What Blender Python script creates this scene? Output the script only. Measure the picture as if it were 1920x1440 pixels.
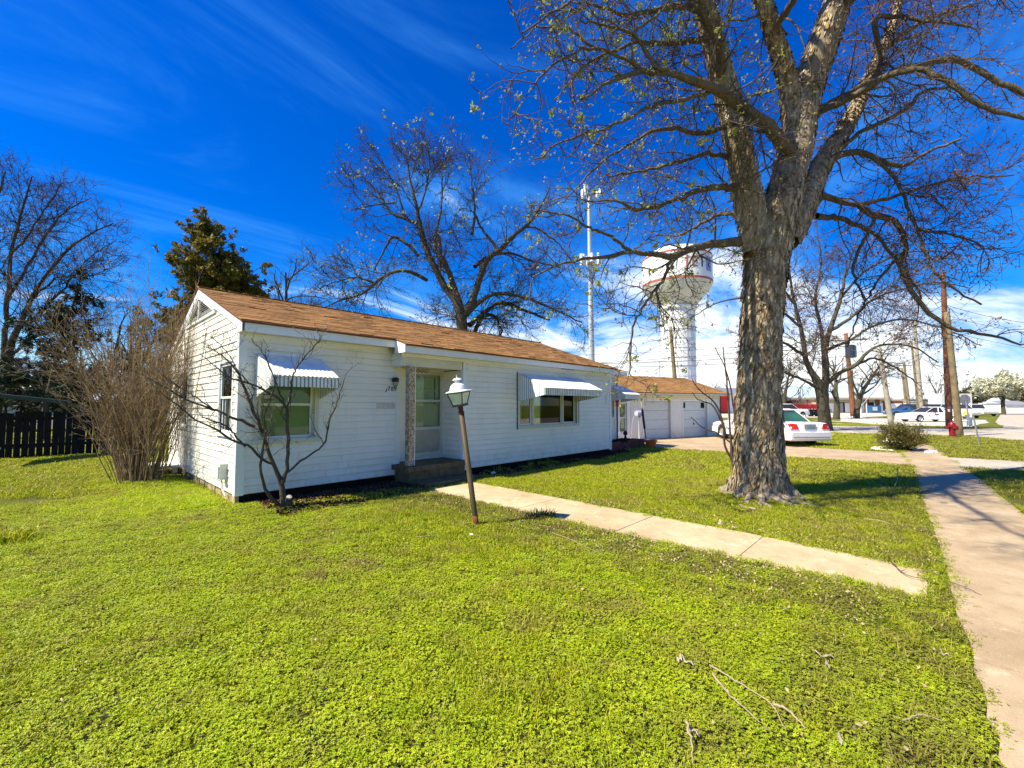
import bpy, math, random
import numpy as np
from math import radians, sin, cos, pi
random.seed(7)
scene = bpy.context.scene
for o in list(bpy.data.objects):
    bpy.data.objects.remove(o, do_unlink=True)
COL = scene.collection

# ------------------------------------------------------------------ camera
CAM_H = 1.6
YAW, PITCH, FPX = radians(43.4446), radians(2.8202), 812.0
cd = bpy.data.cameras.new("camera")
cd.sensor_width = 36.0
cd.lens = FPX / 1920.0 * 36.0
cd.clip_start = 0.05
cd.clip_end = 2500.0
cam = bpy.data.objects.new("camera", cd)
COL.objects.link(cam)
cam.location = (0, 0, CAM_H)
cam.rotation_euler = (radians(90) + PITCH, 0, YAW - radians(90))
scene.camera = cam

# ------------------------------------------------------------------ world and sun
SUN_AZ, SUN_EL = radians(156.5), radians(50.0)       # direction TO the sun (angle from +X), elevation
SUNV = (cos(SUN_EL) * cos(SUN_AZ), cos(SUN_EL) * sin(SUN_AZ), sin(SUN_EL))
world = bpy.data.worlds.new("World")
scene.world = world
world.use_nodes = True
wn, wl = world.node_tree.nodes, world.node_tree.links
wn.clear()
w_out = wn.new("ShaderNodeOutputWorld")
w_bg = wn.new("ShaderNodeBackground")
w_bg.inputs[1].default_value = 0.088
sky = wn.new("ShaderNodeTexSky")
sky.sky_type = 'NISHITA'
sky.sun_disc = False
sky.sun_elevation = SUN_EL
sky.sun_rotation = radians(90) - SUN_AZ
sky.air_density = 1.0
sky.dust_density = 0.3
sky.ozone_density = 3.0
hsv = wn.new("ShaderNodeHueSaturation")
hsv.inputs['Hue'].default_value = 0.524
hsv.inputs['Saturation'].default_value = 1.8
hsv.inputs['Value'].default_value = 1.12
wl.new(sky.outputs[0], hsv.inputs['Color'])
tc = wn.new("ShaderNodeTexCoord")
sep = wn.new("ShaderNodeSeparateXYZ")
wl.new(tc.outputs['Generated'], sep.inputs[0])
def wmath(op, a, b=None, c=None, clamp=False):
    n = wn.new("ShaderNodeMath"); n.operation = op; n.use_clamp = clamp
    for i, v in enumerate((a, b, c)):
        if v is None: continue
        if isinstance(v, (int, float)): n.inputs[i].default_value = v
        else: wl.new(v, n.inputs[i])
    return n.outputs[0]
# cirrus: project the direction onto a high plane, stretched along one way
zc = wmath('MAXIMUM', sep.outputs[2], 0.03)
zc = wmath('ADD', zc, 0.12)
px = wmath('DIVIDE', sep.outputs[0], zc)
py = wmath('DIVIDE', sep.outputs[1], zc)
comb = wn.new("ShaderNodeCombineXYZ")
wl.new(px, comb.inputs[0]); wl.new(py, comb.inputs[1])
mp = wn.new("ShaderNodeMapping")
mp.inputs['Rotation'].default_value = (0, 0, radians(-35))
mp.inputs['Scale'].default_value = (0.75, 1.35, 1.0)
wl.new(comb.outputs[0], mp.inputs[0])
n1 = wn.new("ShaderNodeTexNoise"); n1.inputs['Scale'].default_value = 0.75
n1.inputs['Detail'].default_value = 11; n1.inputs['Roughness'].default_value = 0.60
n1.inputs['Distortion'].default_value = 1.1
wl.new(mp.outputs[0], n1.inputs['Vector'])
# cloud cover grows towards the east-south-east side (right of the photograph) and near the horizon
side = wmath('ADD', wmath('MULTIPLY', sep.outputs[0], 0.90), wmath('MULTIPLY', sep.outputs[1], 0.43))
side = wmath('MAXIMUM', side, 0.0)
side4 = wmath('POWER', side, 4.0)
low = wmath('SUBTRACT', 1.0, wmath('MULTIPLY', sep.outputs[2], 2.0), clamp=True)
low2 = wmath('MULTIPLY', low, low)
cov = wmath('ADD', wmath('MULTIPLY', side, 0.035), wmath('MULTIPLY', low2, wmath('ADD', wmath('MULTIPLY', side4, 0.48), 0.03)))
cv = wmath('ADD', n1.outputs[0], cov)
mr = wn.new("ShaderNodeMapRange"); mr.interpolation_type = 'SMOOTHSTEP'
mr.inputs['From Min'].default_value = 0.60; mr.inputs['From Max'].default_value = 0.88
wl.new(cv, mr.inputs[0])
mr2 = wn.new("ShaderNodeMapRange"); mr2.interpolation_type = 'SMOOTHSTEP'
mr2.inputs['From Min'].default_value = 0.44; mr2.inputs['From Max'].default_value = 0.76; mr2.inputs['To Max'].default_value = 0.80
wl.new(cv, mr2.inputs[0])
mixt = wn.new("ShaderNodeMix"); mixt.data_type = 'RGBA'
wl.new(mr2.outputs[0], mixt.inputs[0]); wl.new(hsv.outputs[0], mixt.inputs[6]); mixt.inputs[7].default_value = (0.55, 2.6, 6.6, 1)
mixc = wn.new("ShaderNodeMix"); mixc.data_type = 'RGBA'
wl.new(mr.outputs[0], mixc.inputs[0])
wl.new(mixt.outputs[2], mixc.inputs[6])
mixc.inputs[7].default_value = (7.6, 7.9, 7.8, 1)
wl.new(mixc.outputs[2], w_bg.inputs[0])
wl.new(w_bg.outputs[0], w_out.inputs[0])

sd = bpy.data.lights.new("sun", 'SUN')
sd.energy = 5.0
sd.angle = radians(0.53)
sd.color = (1.0, 0.91, 0.72)
sun = bpy.data.objects.new("sun", sd)
COL.objects.link(sun)
from mathutils import Vector, Matrix, noise as mnoise
sun.rotation_euler = Vector(SUNV).to_track_quat('Z', 'Y').to_euler()
sun.location = (0, 0, 30)

scene.view_settings.view_transform = 'Standard'
scene.view_settings.look = 'None'
scene.view_settings.gamma = 1.0
scene.view_settings.exposure = 1.02
try: scene.view_settings.use_curve_mapping = False
except Exception: pass
scene.cycles.use_denoising = True
scene.cycles.max_bounces = 6
scene.cycles.transparent_max_bounces = 16

# ------------------------------------------------------------------ geometry of the photograph -> world
_fw = Vector((cos(YAW) * cos(PITCH), sin(YAW) * cos(PITCH), sin(PITCH)))
_rt = Vector((sin(YAW), -cos(YAW), 0))
_up = _rt.cross(_fw)
def P(x, y, D):
    """the point seen at (x, y) of the photograph, D metres deep"""
    return Vector((0, 0, CAM_H)) + (_fw + _rt * ((x - 960) / FPX) - _up * ((y - 720) / FPX)) * D
def G(x, y, z=0.0):
    d = P(x, y, 1.0) - Vector((0, 0, CAM_H))
    return Vector((0, 0, CAM_H)) + d * ((z - CAM_H) / d.z)

# ------------------------------------------------------------------ materials
def _ramp(n, stops):
    cr = n.color_ramp
    while len(cr.elements) > 1: cr.elements.remove(cr.elements[-1])
    cr.elements[0].position = stops[0][0]; cr.elements[0].color = (*stops[0][1], 1)
    for p, c in stops[1:]:
        e = cr.elements.new(p); e.color = (*c, 1)
class Mt:
    """small node-material writer working in world or object position"""
    def __init__(s, name, rough=0.7, spec=0.3, metallic=0.0, coords='pos'):
        s.m = bpy.data.materials.new(name); s.m.use_nodes = True
        s.n, s.l = s.m.node_tree.nodes, s.m.node_tree.links
        s.b = s.n['Principled BSDF']
        s.b.inputs['Roughness'].default_value = rough
        s.b.inputs['Specular IOR Level'].default_value = spec
        s.b.inputs['Metallic'].default_value = metallic
        if coords == 'pos': s.v = s.n.new("ShaderNodeNewGeometry").outputs['Position']
        else: s.v = s.n.new("ShaderNodeTexCoord").outputs['Object']
    def val(s, v, sock):
        if isinstance(v, (int, float)): sock.default_value = v
        elif isinstance(v, tuple): sock.default_value = (*v, 1) if len(v) == 3 else v
        else: s.l.new(v, sock)
    def noise(s, scale, detail=4, rough=0.55, stretch=None, dist=0.0, out=0):
        v = s.v
        if stretch:
            mp = s.n.new("ShaderNodeMapping"); mp.inputs['Scale'].default_value = stretch
            s.l.new(v, mp.inputs[0]); v = mp.outputs[0]
        t = s.n.new("ShaderNodeTexNoise"); t.inputs['Scale'].default_value = scale
        t.inputs['Detail'].default_value = detail; t.inputs['Roughness'].default_value = rough
        t.inputs['Distortion'].default_value = dist
        s.l.new(v, t.inputs['Vector']); return t.outputs[out]
    def voro(s, scale, stretch=None, feature='F1', out='Distance', warp=0.0):
        v = s.v
        if stretch:
            mp = s.n.new("ShaderNodeMapping"); mp.inputs['Scale'].default_value = stretch
            s.l.new(v, mp.inputs[0]); v = mp.outputs[0]
        if warp:
            nn = s.n.new("ShaderNodeTexNoise"); nn.inputs['Scale'].default_value = scale * .7; s.l.new(v, nn.inputs['Vector'])
            vm = s.n.new("ShaderNodeVectorMath"); vm.operation = 'MULTIPLY_ADD'
            s.l.new(nn.outputs[1], vm.inputs[0]); vm.inputs[1].default_value = (warp,) * 3; s.l.new(v, vm.inputs[2]); v = vm.outputs[0]
        t = s.n.new("ShaderNodeTexVoronoi"); t.feature = feature; t.inputs['Scale'].default_value = scale
        s.l.new(v, t.inputs['Vector']); return t.outputs[out]
    def ramp(s, f, stops):
        r = s.n.new("ShaderNodeValToRGB"); _ramp(r, stops); s.l.new(f, r.inputs[0]); return r.outputs[0]
    def mix(s, f, a, b, mode='MIX'):
        x = s.n.new("ShaderNodeMix"); x.data_type = 'RGBA'; x.blend_type = mode
        s.val(f, x.inputs[0]); s.val(a, x.inputs[6]); s.val(b, x.inputs[7]); return x.outputs[2]
    def math(s, op, a, b=0.0, clamp=False):
        x = s.n.new("ShaderNodeMath"); x.operation = op; x.use_clamp = clamp
        s.val(a, x.inputs[0]); s.val(b, x.inputs[1]); return x.outputs[0]
    def rng(s, f, a, b, c=0.0, d=1.0):
        x = s.n.new("ShaderNodeMapRange"); s.l.new(f, x.inputs[0])
        for i, q in enumerate((a, b, c, d)): x.inputs[i + 1].default_value = q
        return x.outputs[0]
    def color(s, c): s.val(c, s.b.inputs['Base Color']); return s
    def bump(s, h, strength=0.4, dist=0.01):
        b = s.n.new("ShaderNodeBump"); b.inputs['Strength'].default_value = strength
        b.inputs['Distance'].default_value = dist; s.l.new(h, b.inputs['Height'])
        s.l.new(b.outputs[0], s.b.inputs['Normal']); return s
    def objrand(s): return s.n.new("ShaderNodeObjectInfo").outputs['Random']
    def thin(s, amount=0.3, col=None):
        """let some light through a leaf"""
        t = s.n.new("ShaderNodeBsdfTranslucent"); s.val(col, t.inputs[0])
        mx = s.n.new("ShaderNodeMixShader"); mx.inputs[0].default_value = amount
        s.l.new(s.b.outputs[0], mx.inputs[1]); s.l.new(t.outputs[0], mx.inputs[2])
        s.l.new(mx.outputs[0], s.n['Material Output'].inputs[0]); return s

MATS = {}
def simple(name, col, rough=0.6, spec=0.3, metallic=0.0, var=0.12, scale=6.0, bump=0.0):
    if name in MATS: return MATS[name]
    t = Mt(name, rough, spec, metallic)
    n = t.noise(scale, 5)
    lo = tuple(c * (1 - var) for c in col); hi = tuple(min(1, c * (1 + var)) for c in col)
    t.color(t.ramp(n, [(0.3, lo), (0.7, hi)]))
    if bump: t.bump(t.noise(scale * 8, 4), bump, 0.004)
    MATS[name] = t.m
    return t.m

# siding: white painted boards with faint grime
t = Mt('white_siding', 0.42, 0.35)
g1 = t.noise(1.3, 5, 0.6); g2 = t.noise(9, 4, 0.6, stretch=(1, 1, .2))
c = t.mix(t.rng(g1, .42, .75), (0.83, 0.80, 0.68), (0.76, 0.73, 0.60))
c = t.mix(t.math('MULTIPLY', t.rng(g2, .55, .8), .35), c, (0.56, 0.56, 0.50))
sz = t.n.new("ShaderNodeSeparateXYZ"); t.l.new(t.v, sz.inputs[0])
spl = t.math('MULTIPLY', t.rng(sz.outputs[2], .62, .14), t.rng(t.noise(5, 5, .7), .40, .68))
c = t.mix(t.math('MULTIPLY', spl, .55), c, (0.42, 0.37, 0.25))
top_bounce = t.math('MULTIPLY', t.rng(sz.outputs[2], 2.1, 2.75), t.rng(t.noise(2.2, 5, .65, stretch=(1, 1, .5)), .46, .64))  # yellow bounce from the ground put into the colour towards the top, in patches
c = t.mix(t.math('MULTIPLY', top_bounce, .40), c, (0.62, 0.56, 0.36))
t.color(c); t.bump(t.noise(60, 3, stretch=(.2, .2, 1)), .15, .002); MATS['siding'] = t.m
t = Mt('stained_board', 0.5, 0.3)
t.color(t.ramp(t.noise(14, 5), [(.3, (.50, .45, .36)), (.7, (.68, .62, .52))])); MATS['stain'] = t.m
MATS['trim'] = simple('white_trim', (0.78, 0.79, 0.75), 0.45, .35, var=.05, scale=4)
MATS['beige_trim'] = simple('beige_trim', (0.60, 0.58, 0.46), 0.5, .3, var=.06)
MATS['alum'] = simple('aluminium_frame', (0.50, 0.53, 0.47), 0.38, .5, .25, var=.06)
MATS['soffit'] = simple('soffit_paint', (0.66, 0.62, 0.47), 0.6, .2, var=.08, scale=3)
# shingles
t = Mt('brown_shingles', 0.9, 0.15)
a = t.voro(1.0, stretch=(3.2, 7.4, 7.4), out='Color')
bw = t.n.new("ShaderNodeRGBToBW"); t.l.new(a, bw.inputs[0])
sxx = t.n.new("ShaderNodeSeparateXYZ"); t.l.new(t.v, sxx.inputs[0])
cmb = t.n.new("ShaderNodeCombineXYZ"); t.l.new(t.math('FLOOR', t.math('MULTIPLY', sxx.outputs[0], 3.2787)), cmb.inputs[0]); t.l.new(t.math('FLOOR', t.math('MULTIPLY', sxx.outputs[1], 7.559)), cmb.inputs[1])
wnz = t.n.new("ShaderNodeTexWhiteNoise"); t.l.new(cmb.outputs[0], wnz.inputs[0]); t.l.new(wnz.outputs[0], bw.inputs[0])
c = t.ramp(bw.outputs[0], [(.1, (.265, .135, .044)), (.5, (.295, .155, .053)), (.9, (.33, .178, .064))])
c = t.mix(t.rng(t.noise(1.1, 4), .45, .75, 0, .5), c, (.15, .07, .035))
c = t.mix(t.rng(t.noise(180, 2), .5, .8, 0, .5), c, (.36, .19, .10))
t.color(c); t.bump(t.noise(220, 3), .5, .004); MATS['shingle'] = t.m
# limestone / foundation
t = Mt('limestone', 0.85, .2)
c = t.ramp(t.noise(5, 6, .65), [(.3, (.20, .15, .08)), (.6, (.46, .36, .18)), (.8, (.55, .46, .28))])
t.color(c); t.bump(t.noise(24, 6), .7, .02); MATS['stone'] = t.m
t = Mt('dark_concrete', 0.9, .2)
c = t.ramp(t.noise(7, 6, .65), [(.3, (.085, .062, .03)), (.7, (.20, .155, .08))])
t.color(c); t.bump(t.noise(40, 5), .5, .01); MATS['stepc'] = t.m
# walks
def concrete(name, c0, c1, c2, crack=0.0):
    t = Mt(name, .88, .2)
    n = t.noise(1.1, 7, .65); n2 = t.noise(6, 6, .7)
    c = t.ramp(n, [(.30, c0), (.52, c1), (.72, c2)])
    c = t.mix(t.rng(n2, .5, .72, 0, .6), c, tuple(x * .60 for x in c1))
    c = t.mix(t.rng(t.noise(2.7, 7, .75, dist=.6), .58, .66, 0, .6), c, tuple(min(1, x * 1.25) for x in c2))
    c = t.mix(t.rng(t.noise(90, 3), .55, .8, 0, .5), c, tuple(min(1, x * 1.35) for x in c2))
    c = t.mix(t.rng(t.noise(150, 2), .2, .42, .6, 0), c, tuple(x * .5 for x in c0))
    if False:
        ck = t.voro(.55, feature='DISTANCE_TO_EDGE', warp=.5)
        c = t.mix(t.rng(ck, 0, .012, crack, 0), c, (.09, .07, .05))
    t.color(c); t.bump(t.noise(70, 6, .7), .45, .006); MATS[name] = t.m
    return t.m
concrete('walk_concrete', (.36, .27, .145), (.47, .37, .22), (.56, .46, .30), .35)
concrete('sidewalk_concrete', (.29, .21, .12), (.39, .295, .18), (.48, .38, .25), .3)
concrete('drive_concrete', (.28, .20, .12), (.39, .29, .18), (.49, .39, .26), .3)
concrete('street_concrete', (.33, .29, .22), (.42, .37, .29), (.50, .45, .36), .2)
concrete('lot_concrete', (.42, .38, .30), (.50, .46, .38), (.57, .53, .45), .1)
# soil + thatch under the grass
t = Mt('lawn_soil', .95, .1)
nb = t.noise(.55, 5, .6); nf = t.noise(26, 6, .7); nm = t.noise(3.1, 5, .6)
gr = t.ramp(nf, [(.30, (.07, .09, .008)), (.55, (.16, .19, .012)), (.75, (.27, .28, .03))])
br = t.ramp(nf, [(.30, (.060, .045, .018)), (.60, (.15, .125, .05)), (.8, (.26, .21, .10))])
c = t.mix(t.rng(t.math('ADD', t.math('MULTIPLY', nb, .6), t.math('MULTIPLY', nm, .4)), .44, .62), gr, br)
t.color(c); t.bump(t.noise(45, 6, .8), 1.0, .05); MATS['soil'] = t.m
# leaf materials for the ground cover (colour by world position so patches form)
def groundleaf(name, lo, mid, hi, dry, amount=.35):
    t = Mt(name, .48, .35)
    patch = t.noise(.75, 4, .6); fine = t.noise(3.0, 4, .6)
    r = t.objrand()
    c = t.ramp(r, [(0.0, lo), (.45, mid), (1.0, hi)])
    f = t.rng(t.math('ADD', t.math('MULTIPLY', patch, .6), t.math('MULTIPLY', fine, .4)), .47, .66)
    rc = t.math('FRACT', t.math('MULTIPLY', r, 37.7))
    f = t.math('MULTIPLY', f, t.rng(rc, 0, 1, .35, 1.0))
    c = t.mix(f, c, dry)
    # browner, older weeds along the near edge of the front walk and beside the sidewalk
    sx = t.n.new("ShaderNodeSeparateXYZ"); t.l.new(t.v, sx.inputs[0])
    band = t.math('SUBTRACT', 1.0, t.math('DIVIDE', t.math('ABSOLUTE', t.math('SUBTRACT', sx.outputs[0], 4.45)), .85), True)
    side = t.rng(sx.outputs[1], 1.5, .1, 0, .75)
    b2 = t.math('MULTIPLY', t.math('MAXIMUM', band, side), t.rng(fine, .36, .56, .2, 1))
    b2 = t.math('MULTIPLY', b2, t.rng(rc, 0, 1, .3, 1))
    c = t.mix(b2, c, (.17, .135, .045))
    t.color(c); t.thin(amount, c)
    MATS[name] = t.m
    return t.m
groundleaf('clover_leaf', (.27, .38, .006), (.40, .50, .010), (.52, .57, .015), (.31, .25, .05))
groundleaf('grass_blade', (.24, .30, .008), (.35, .39, .010), (.46, .46, .02), (.36, .28, .09))
MATS['dead'] = simple('dead_leaf', (.40, .31, .17), .8, .2, var=.35, scale=30)
MATS['mulch'] = simple('leaf_mulch', (.10, .045, .028), .9, .1, var=.6, scale=30)
MATS['stick'] = simple('bleached_wood', (.33, .26, .16), .85, .15, var=.25, scale=25)
MATS['barkchip'] = simple('bark_chip', (.42, .35, .25), .85, .15, var=.3, scale=30)
# barks
def bark(name, c0, c1, c2, c3, sc=1.0, stretch=(1, 1, .28), bstr=.9, bd=.03):
    t = Mt(name, .92, .12)
    w = t.noise(9 * sc, 6, .65, stretch=stretch, dist=.8)
    vv = t.voro(11 * sc, stretch=stretch, warp=.12)
    big = t.noise(1.6 * sc, 4, .6)
    c = t.ramp(w, [(.28, c0), (.45, c1), (.62, c2), (.80, c3)])
    c = t.mix(t.rng(vv, .0, .35, .0, .45), c, c3)
    c = t.mix(t.rng(big, .50, .72, 0, .4), c, c1)
    t.color(c)
    h = t.math('ADD', w, t.math('MULTIPLY', vv, .5))
    t.bump(h, bstr, bd); MATS[name] = t.m
    return t.m
bark('shaggy_bark', (.022, .015, .009), (.09, .062, .030), (.24, .18, .11), (.48, .41, .30))
bark('limb_bark', (.022, .016, .010), (.058, .042, .022), (.11, .085, .05), (.22, .18, .12), 1.6)
t = Mt('bark_flake', .9, .12)
t.color(t.ramp(t.noise(15, 6, .7, stretch=(1, 1, .3)), [(.32, (.06, .04, .018)), (.46, (.22, .155, .075)), (.58, (.46, .36, .22)), (.72, (.74, .66, .50))]))
t.bump(t.noise(60, 5, stretch=(1, 1, .2)), .5, .004); MATS['flake'] = t.m
bark('grey_bark', (.02, .016, .012), (.045, .037, .023), (.075, .064, .04), (.13, .115, .08), 1.2)
MATS['twig'] = simple('twig_bark', (.09, .062, .050), .85, .15, var=.35, scale=3)
MATS['dark_twig'] = simple('dark_twig_bark', (.060, .044, .040), .9, .1, var=.35, scale=2)
MATS['purple_twig'] = simple('purplish_twig', (.085, .058, .068), .9, .1, var=.3, scale=2)
MATS['tan_stem'] = simple('tan_stem', (.25, .175, .10), .85, .15, var=.45, scale=7)
MATS['pale_twig'] = simple('pale_twig', (.46, .40, .31), .8, .2, var=.3, scale=9)
def leafm(name, a, b, am=.35):
    t = Mt(name, .6, .25); c = t.mix(t.rng(t.noise(1.7, 4), .35, .65), a, b)
    t.color(c); t.thin(am, c); MATS[name] = t.m; return t.m
leafm('bud_leaf', (.24, .29, .05), (.40, .42, .10))
leafm('samara', (.20, .09, .075), (.30, .20, .10))
leafm('cedar_leaf', (.07, .085, .012), (.25, .19, .025), .3)
leafm('dark_cedar_leaf', (.012, .030, .018), (.030, .052, .020), .1)
leafm('blossom', (.46, .46, .28), (.72, .71, .58), .3)
leafm('bush_leaf', (.07, .065, .012), (.19, .165, .028), .3)
leafm('far_leaf', (.05, .075, .02), (.12, .10, .04), .3)
MATS['metal_white'] = simple('white_painted_metal', (.80, .81, .79), .35, .5, var=.05)
MATS['awn_top'] = simple('weathered_awning', (.80, .80, .75), .5, .4, var=.10, scale=5)
MATS['awn_green'] = simple('green_grey_awning', (.30, .37, .34), .5, .4, var=.1)
MATS['black'] = simple('black_paint', (.012, .012, .012), .4, .4, var=.2)
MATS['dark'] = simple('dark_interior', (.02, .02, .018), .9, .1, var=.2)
MATS['curtain'] = simple('pale_curtain', (.62, .66, .48), .9, .1, var=.12, scale=3)
MATS['shade'] = simple('green_roller_shade', (.36, .44, .22), .9, .1, var=.12, scale=3)
MATS['lace'] = simple('cream_lace', (.55, .53, .40), .9, .1, var=.15, scale=12)
def glassm(name, tint, refl=.12, rough=.02):
    m = bpy.data.materials.new(name); m.use_nodes = True
    n, l = m.node_tree.nodes, m.node_tree.links; n.clear()
    o = n.new("ShaderNodeOutputMaterial"); tr = n.new("ShaderNodeBsdfTransparent"); gl = n.new("ShaderNodeBsdfGlossy")
    gl.inputs['Roughness'].default_value = rough; tr.inputs[0].default_value = (*tint, 1)
    fr = n.new("ShaderNodeFresnel"); fr.inputs[0].default_value = 1.30
    ad = n.new("ShaderNodeMath"); ad.operation = 'ADD'; ad.inputs[1].default_value = refl; ad.use_clamp = True
    l.new(fr.outputs[0], ad.inputs[0])
    mx = n.new("ShaderNodeMixShader"); l.new(ad.outputs[0], mx.inputs[0]); l.new(tr.outputs[0], mx.inputs[1]); l.new(gl.outputs[0], mx.inputs[2])
    l.new(mx.outputs[0], o.inputs[0]); MATS[name] = m; return m
glassm('window_glass', (.84, .90, .82), .01)
glassm('lamp_glass', (.75, .85, .70), .15, .25)
glassm('car_glass', (.10, .14, .12), .10)
t = Mt('peeling_post', .85, .15)
f = t.noise(24, 6, .75, stretch=(1, 1, .6), dist=1.4)
t.color(t.ramp(f, [(.38, (.16, .08, .035)), (.48, (.30, .18, .085)), (.52, (.56, .48, .33)), (.8, (.66, .60, .45))]))
t.bump(f, .6, .006); MATS['post'] = t.m
t = Mt('lamp_pole_paint', .6, .3)
f = t.noise(5, 5, .6, stretch=(1, 1, .4))
t.color(t.ramp(f, [(.35, (.045, .032, .012)), (.6, (.085, .062, .024)), (.8, (.15, .11, .045))])); MATS['lamppole'] = t.m
MATS['rust'] = simple('rusty_iron', (.10, .035, .028), .8, .2, var=.4, scale=20)
MATS['terracotta'] = simple('terracotta', (.62, .14, .035), .7, .3, var=.12)
MATS['brick'] = simple('dark_red_brick', (.17, .055, .04), .85, .2, var=.3, scale=12, bump=.4)
MATS['soil_and_shade'] = simple('dark_soil', (.018, .013, .010), .95, .1, var=.4, scale=20, bump=.8)
MATS['wood_pole'] = simple('grey_pole_wood', (.20, .155, .085), .85, .15, var=.3, scale=4, bump=.3)
MATS['red_pole'] = simple('creosoted_red_pole', (.20, .085, .045), .85, .15, var=.25, scale=4, bump=.3)
MATS['pale_pole'] = simple('pale_pole_wood', (.34, .31, .24), .85, .15, var=.25, scale=3)
MATS['steel'] = simple('galvanised_steel', (.50, .53, .55), .45, .5, .3, var=.12, scale=3)
MATS['wire'] = simple('power_wire', (.10, .10, .11), .6, .3, var=.1)
MATS['towerwhite'] = simple('tower_white_paint', (.74, .75, .73), .5, .3, var=.08, scale=.6)
MATS['towerred'] = simple('tower_red_stripe', (.40, .10, .06), .5, .3, var=.12, scale=2)
MATS['towerbelly'] = simple('tower_shade_paint', (.58, .57, .50), .6, .2, var=.1, scale=.5)  # darker copy of the tower white, underside shade put into the colour
MATS['towerblue'] = simple('tower_blue', (.24, .28, .55), .5, .3, var=.1)
MATS['carwhite'] = simple('white_car_paint', (.80, .80, .79), .18, .6, var=.02)
MATS['cardark'] = simple('dark_car_paint', (.03, .03, .035), .2, .6, var=.1)
MATS['tyre'] = simple('tyre_rubber', (.025, .025, .025), .85, .2, var=.15)
MATS['rim'] = simple('wheel_rim', (.55, .55, .54), .3, .5, .6, var=.05)
MATS['chrome'] = simple('chrome', (.65, .65, .65), .15, .5, .9, var=.03)
MATS['taillight'] = simple('red_lens', (.62, .015, .015), .2, .6, var=.05)
MATS['amber'] = simple('headlamp_lens', (.75, .72, .60), .15, .6, var=.05)
MATS['red'] = simple('bright_red_paint', (.66, .02, .02), .4, .4, var=.08)
MATS['hyd'] = simple('hydrant_red', (.20, .008, .012), .4, .4, var=.15, scale=8)
MATS['fence'] = simple('black_fence_wood', (.014, .014, .015), .85, .15, var=.3)
MATS['green_frame'] = simple('dark_green_metal', (.020, .045, .032), .5, .3, var=.2)
MATS['metalroof'] = simple('blue_grey_metal_roof', (.40, .50, .53), .45, .4, var=.06, scale=.3)
MATS['tanwall'] = simple('tan_wall', (.40, .34, .24), .8, .2, var=.1, scale=1)
MATS['whitewall'] = simple('white_block_wall', (.74, .73, .68), .8, .2, var=.05, scale=1)
MATS['brown'] = simple('brown_timber', (.16, .06, .03), .8, .2, var=.25)
MATS['blue'] = simple('blue_paint', (.02, .10, .24), .5, .3, var=.15)
MATS['signback'] = simple('sign_back_grey', (.33, .31, .30), .5, .4, .3, var=.1)
MATS['yellow'] = simple('yellow_plastic', (.70, .62, .05), .5, .3, var=.05)
MATS['navy'] = simple('navy_cloth', (.03, .03, .13), .9, .1, var=.2)
MATS['redcloth'] = simple('red_cloth', (.55, .05, .06), .9, .1, var=.2)
MATS['lilac'] = simple('pale_lilac_metal', (.42, .42, .55), .5, .4, var=.1)
MATS['whitestone'] = simple('whitewashed_stone', (.74, .72, .66), .8, .2, var=.15, scale=10)

# ------------------------------------------------------------------ object helpers
WL = {}
def wloc(o): return WL.get(o.name, Vector((0, 0, 0)))
def tag(o, label=None, cat=None, group=None, kind=None):
    if label: o['label'] = label
    if cat: o['category'] = cat
    if group: o['group'] = group
    if kind: o['kind'] = kind
    return o
def link(name, mesh, parent=None, loc=(0, 0, 0), rot=(0, 0, 0), scale=None, local=False):
    """mesh data in world coordinates relative to loc (or in the parent's frame when local)"""
    o = bpy.data.objects.new(name, mesh); COL.objects.link(o)
    loc = Vector(loc)
    if parent is not None:
        o.parent = parent
        o.location = loc if local else loc - wloc(parent)
        WL[o.name] = (wloc(parent) + loc) if local else loc
    else:
        o.location = loc; WL[o.name] = loc
    o.rotation_euler = rot
    if scale: o.scale = scale
    return o
def thing(name, label, cat, loc=(0, 0, 0), rotz=0.0, group=None):
    o = bpy.data.objects.new(name, None); COL.objects.link(o)
    o.empty_display_size = .2
    o.location = loc; o.rotation_euler = (0, 0, rotz); WL[o.name] = Vector(loc)
    return tag(o, label, cat, group)
def copy_tree(o, parent=None):
    c = o.copy(); COL.objects.link(c)
    if parent is not None: c.parent = parent
    for ch in o.children: copy_tree(ch, c)
    return c

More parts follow.
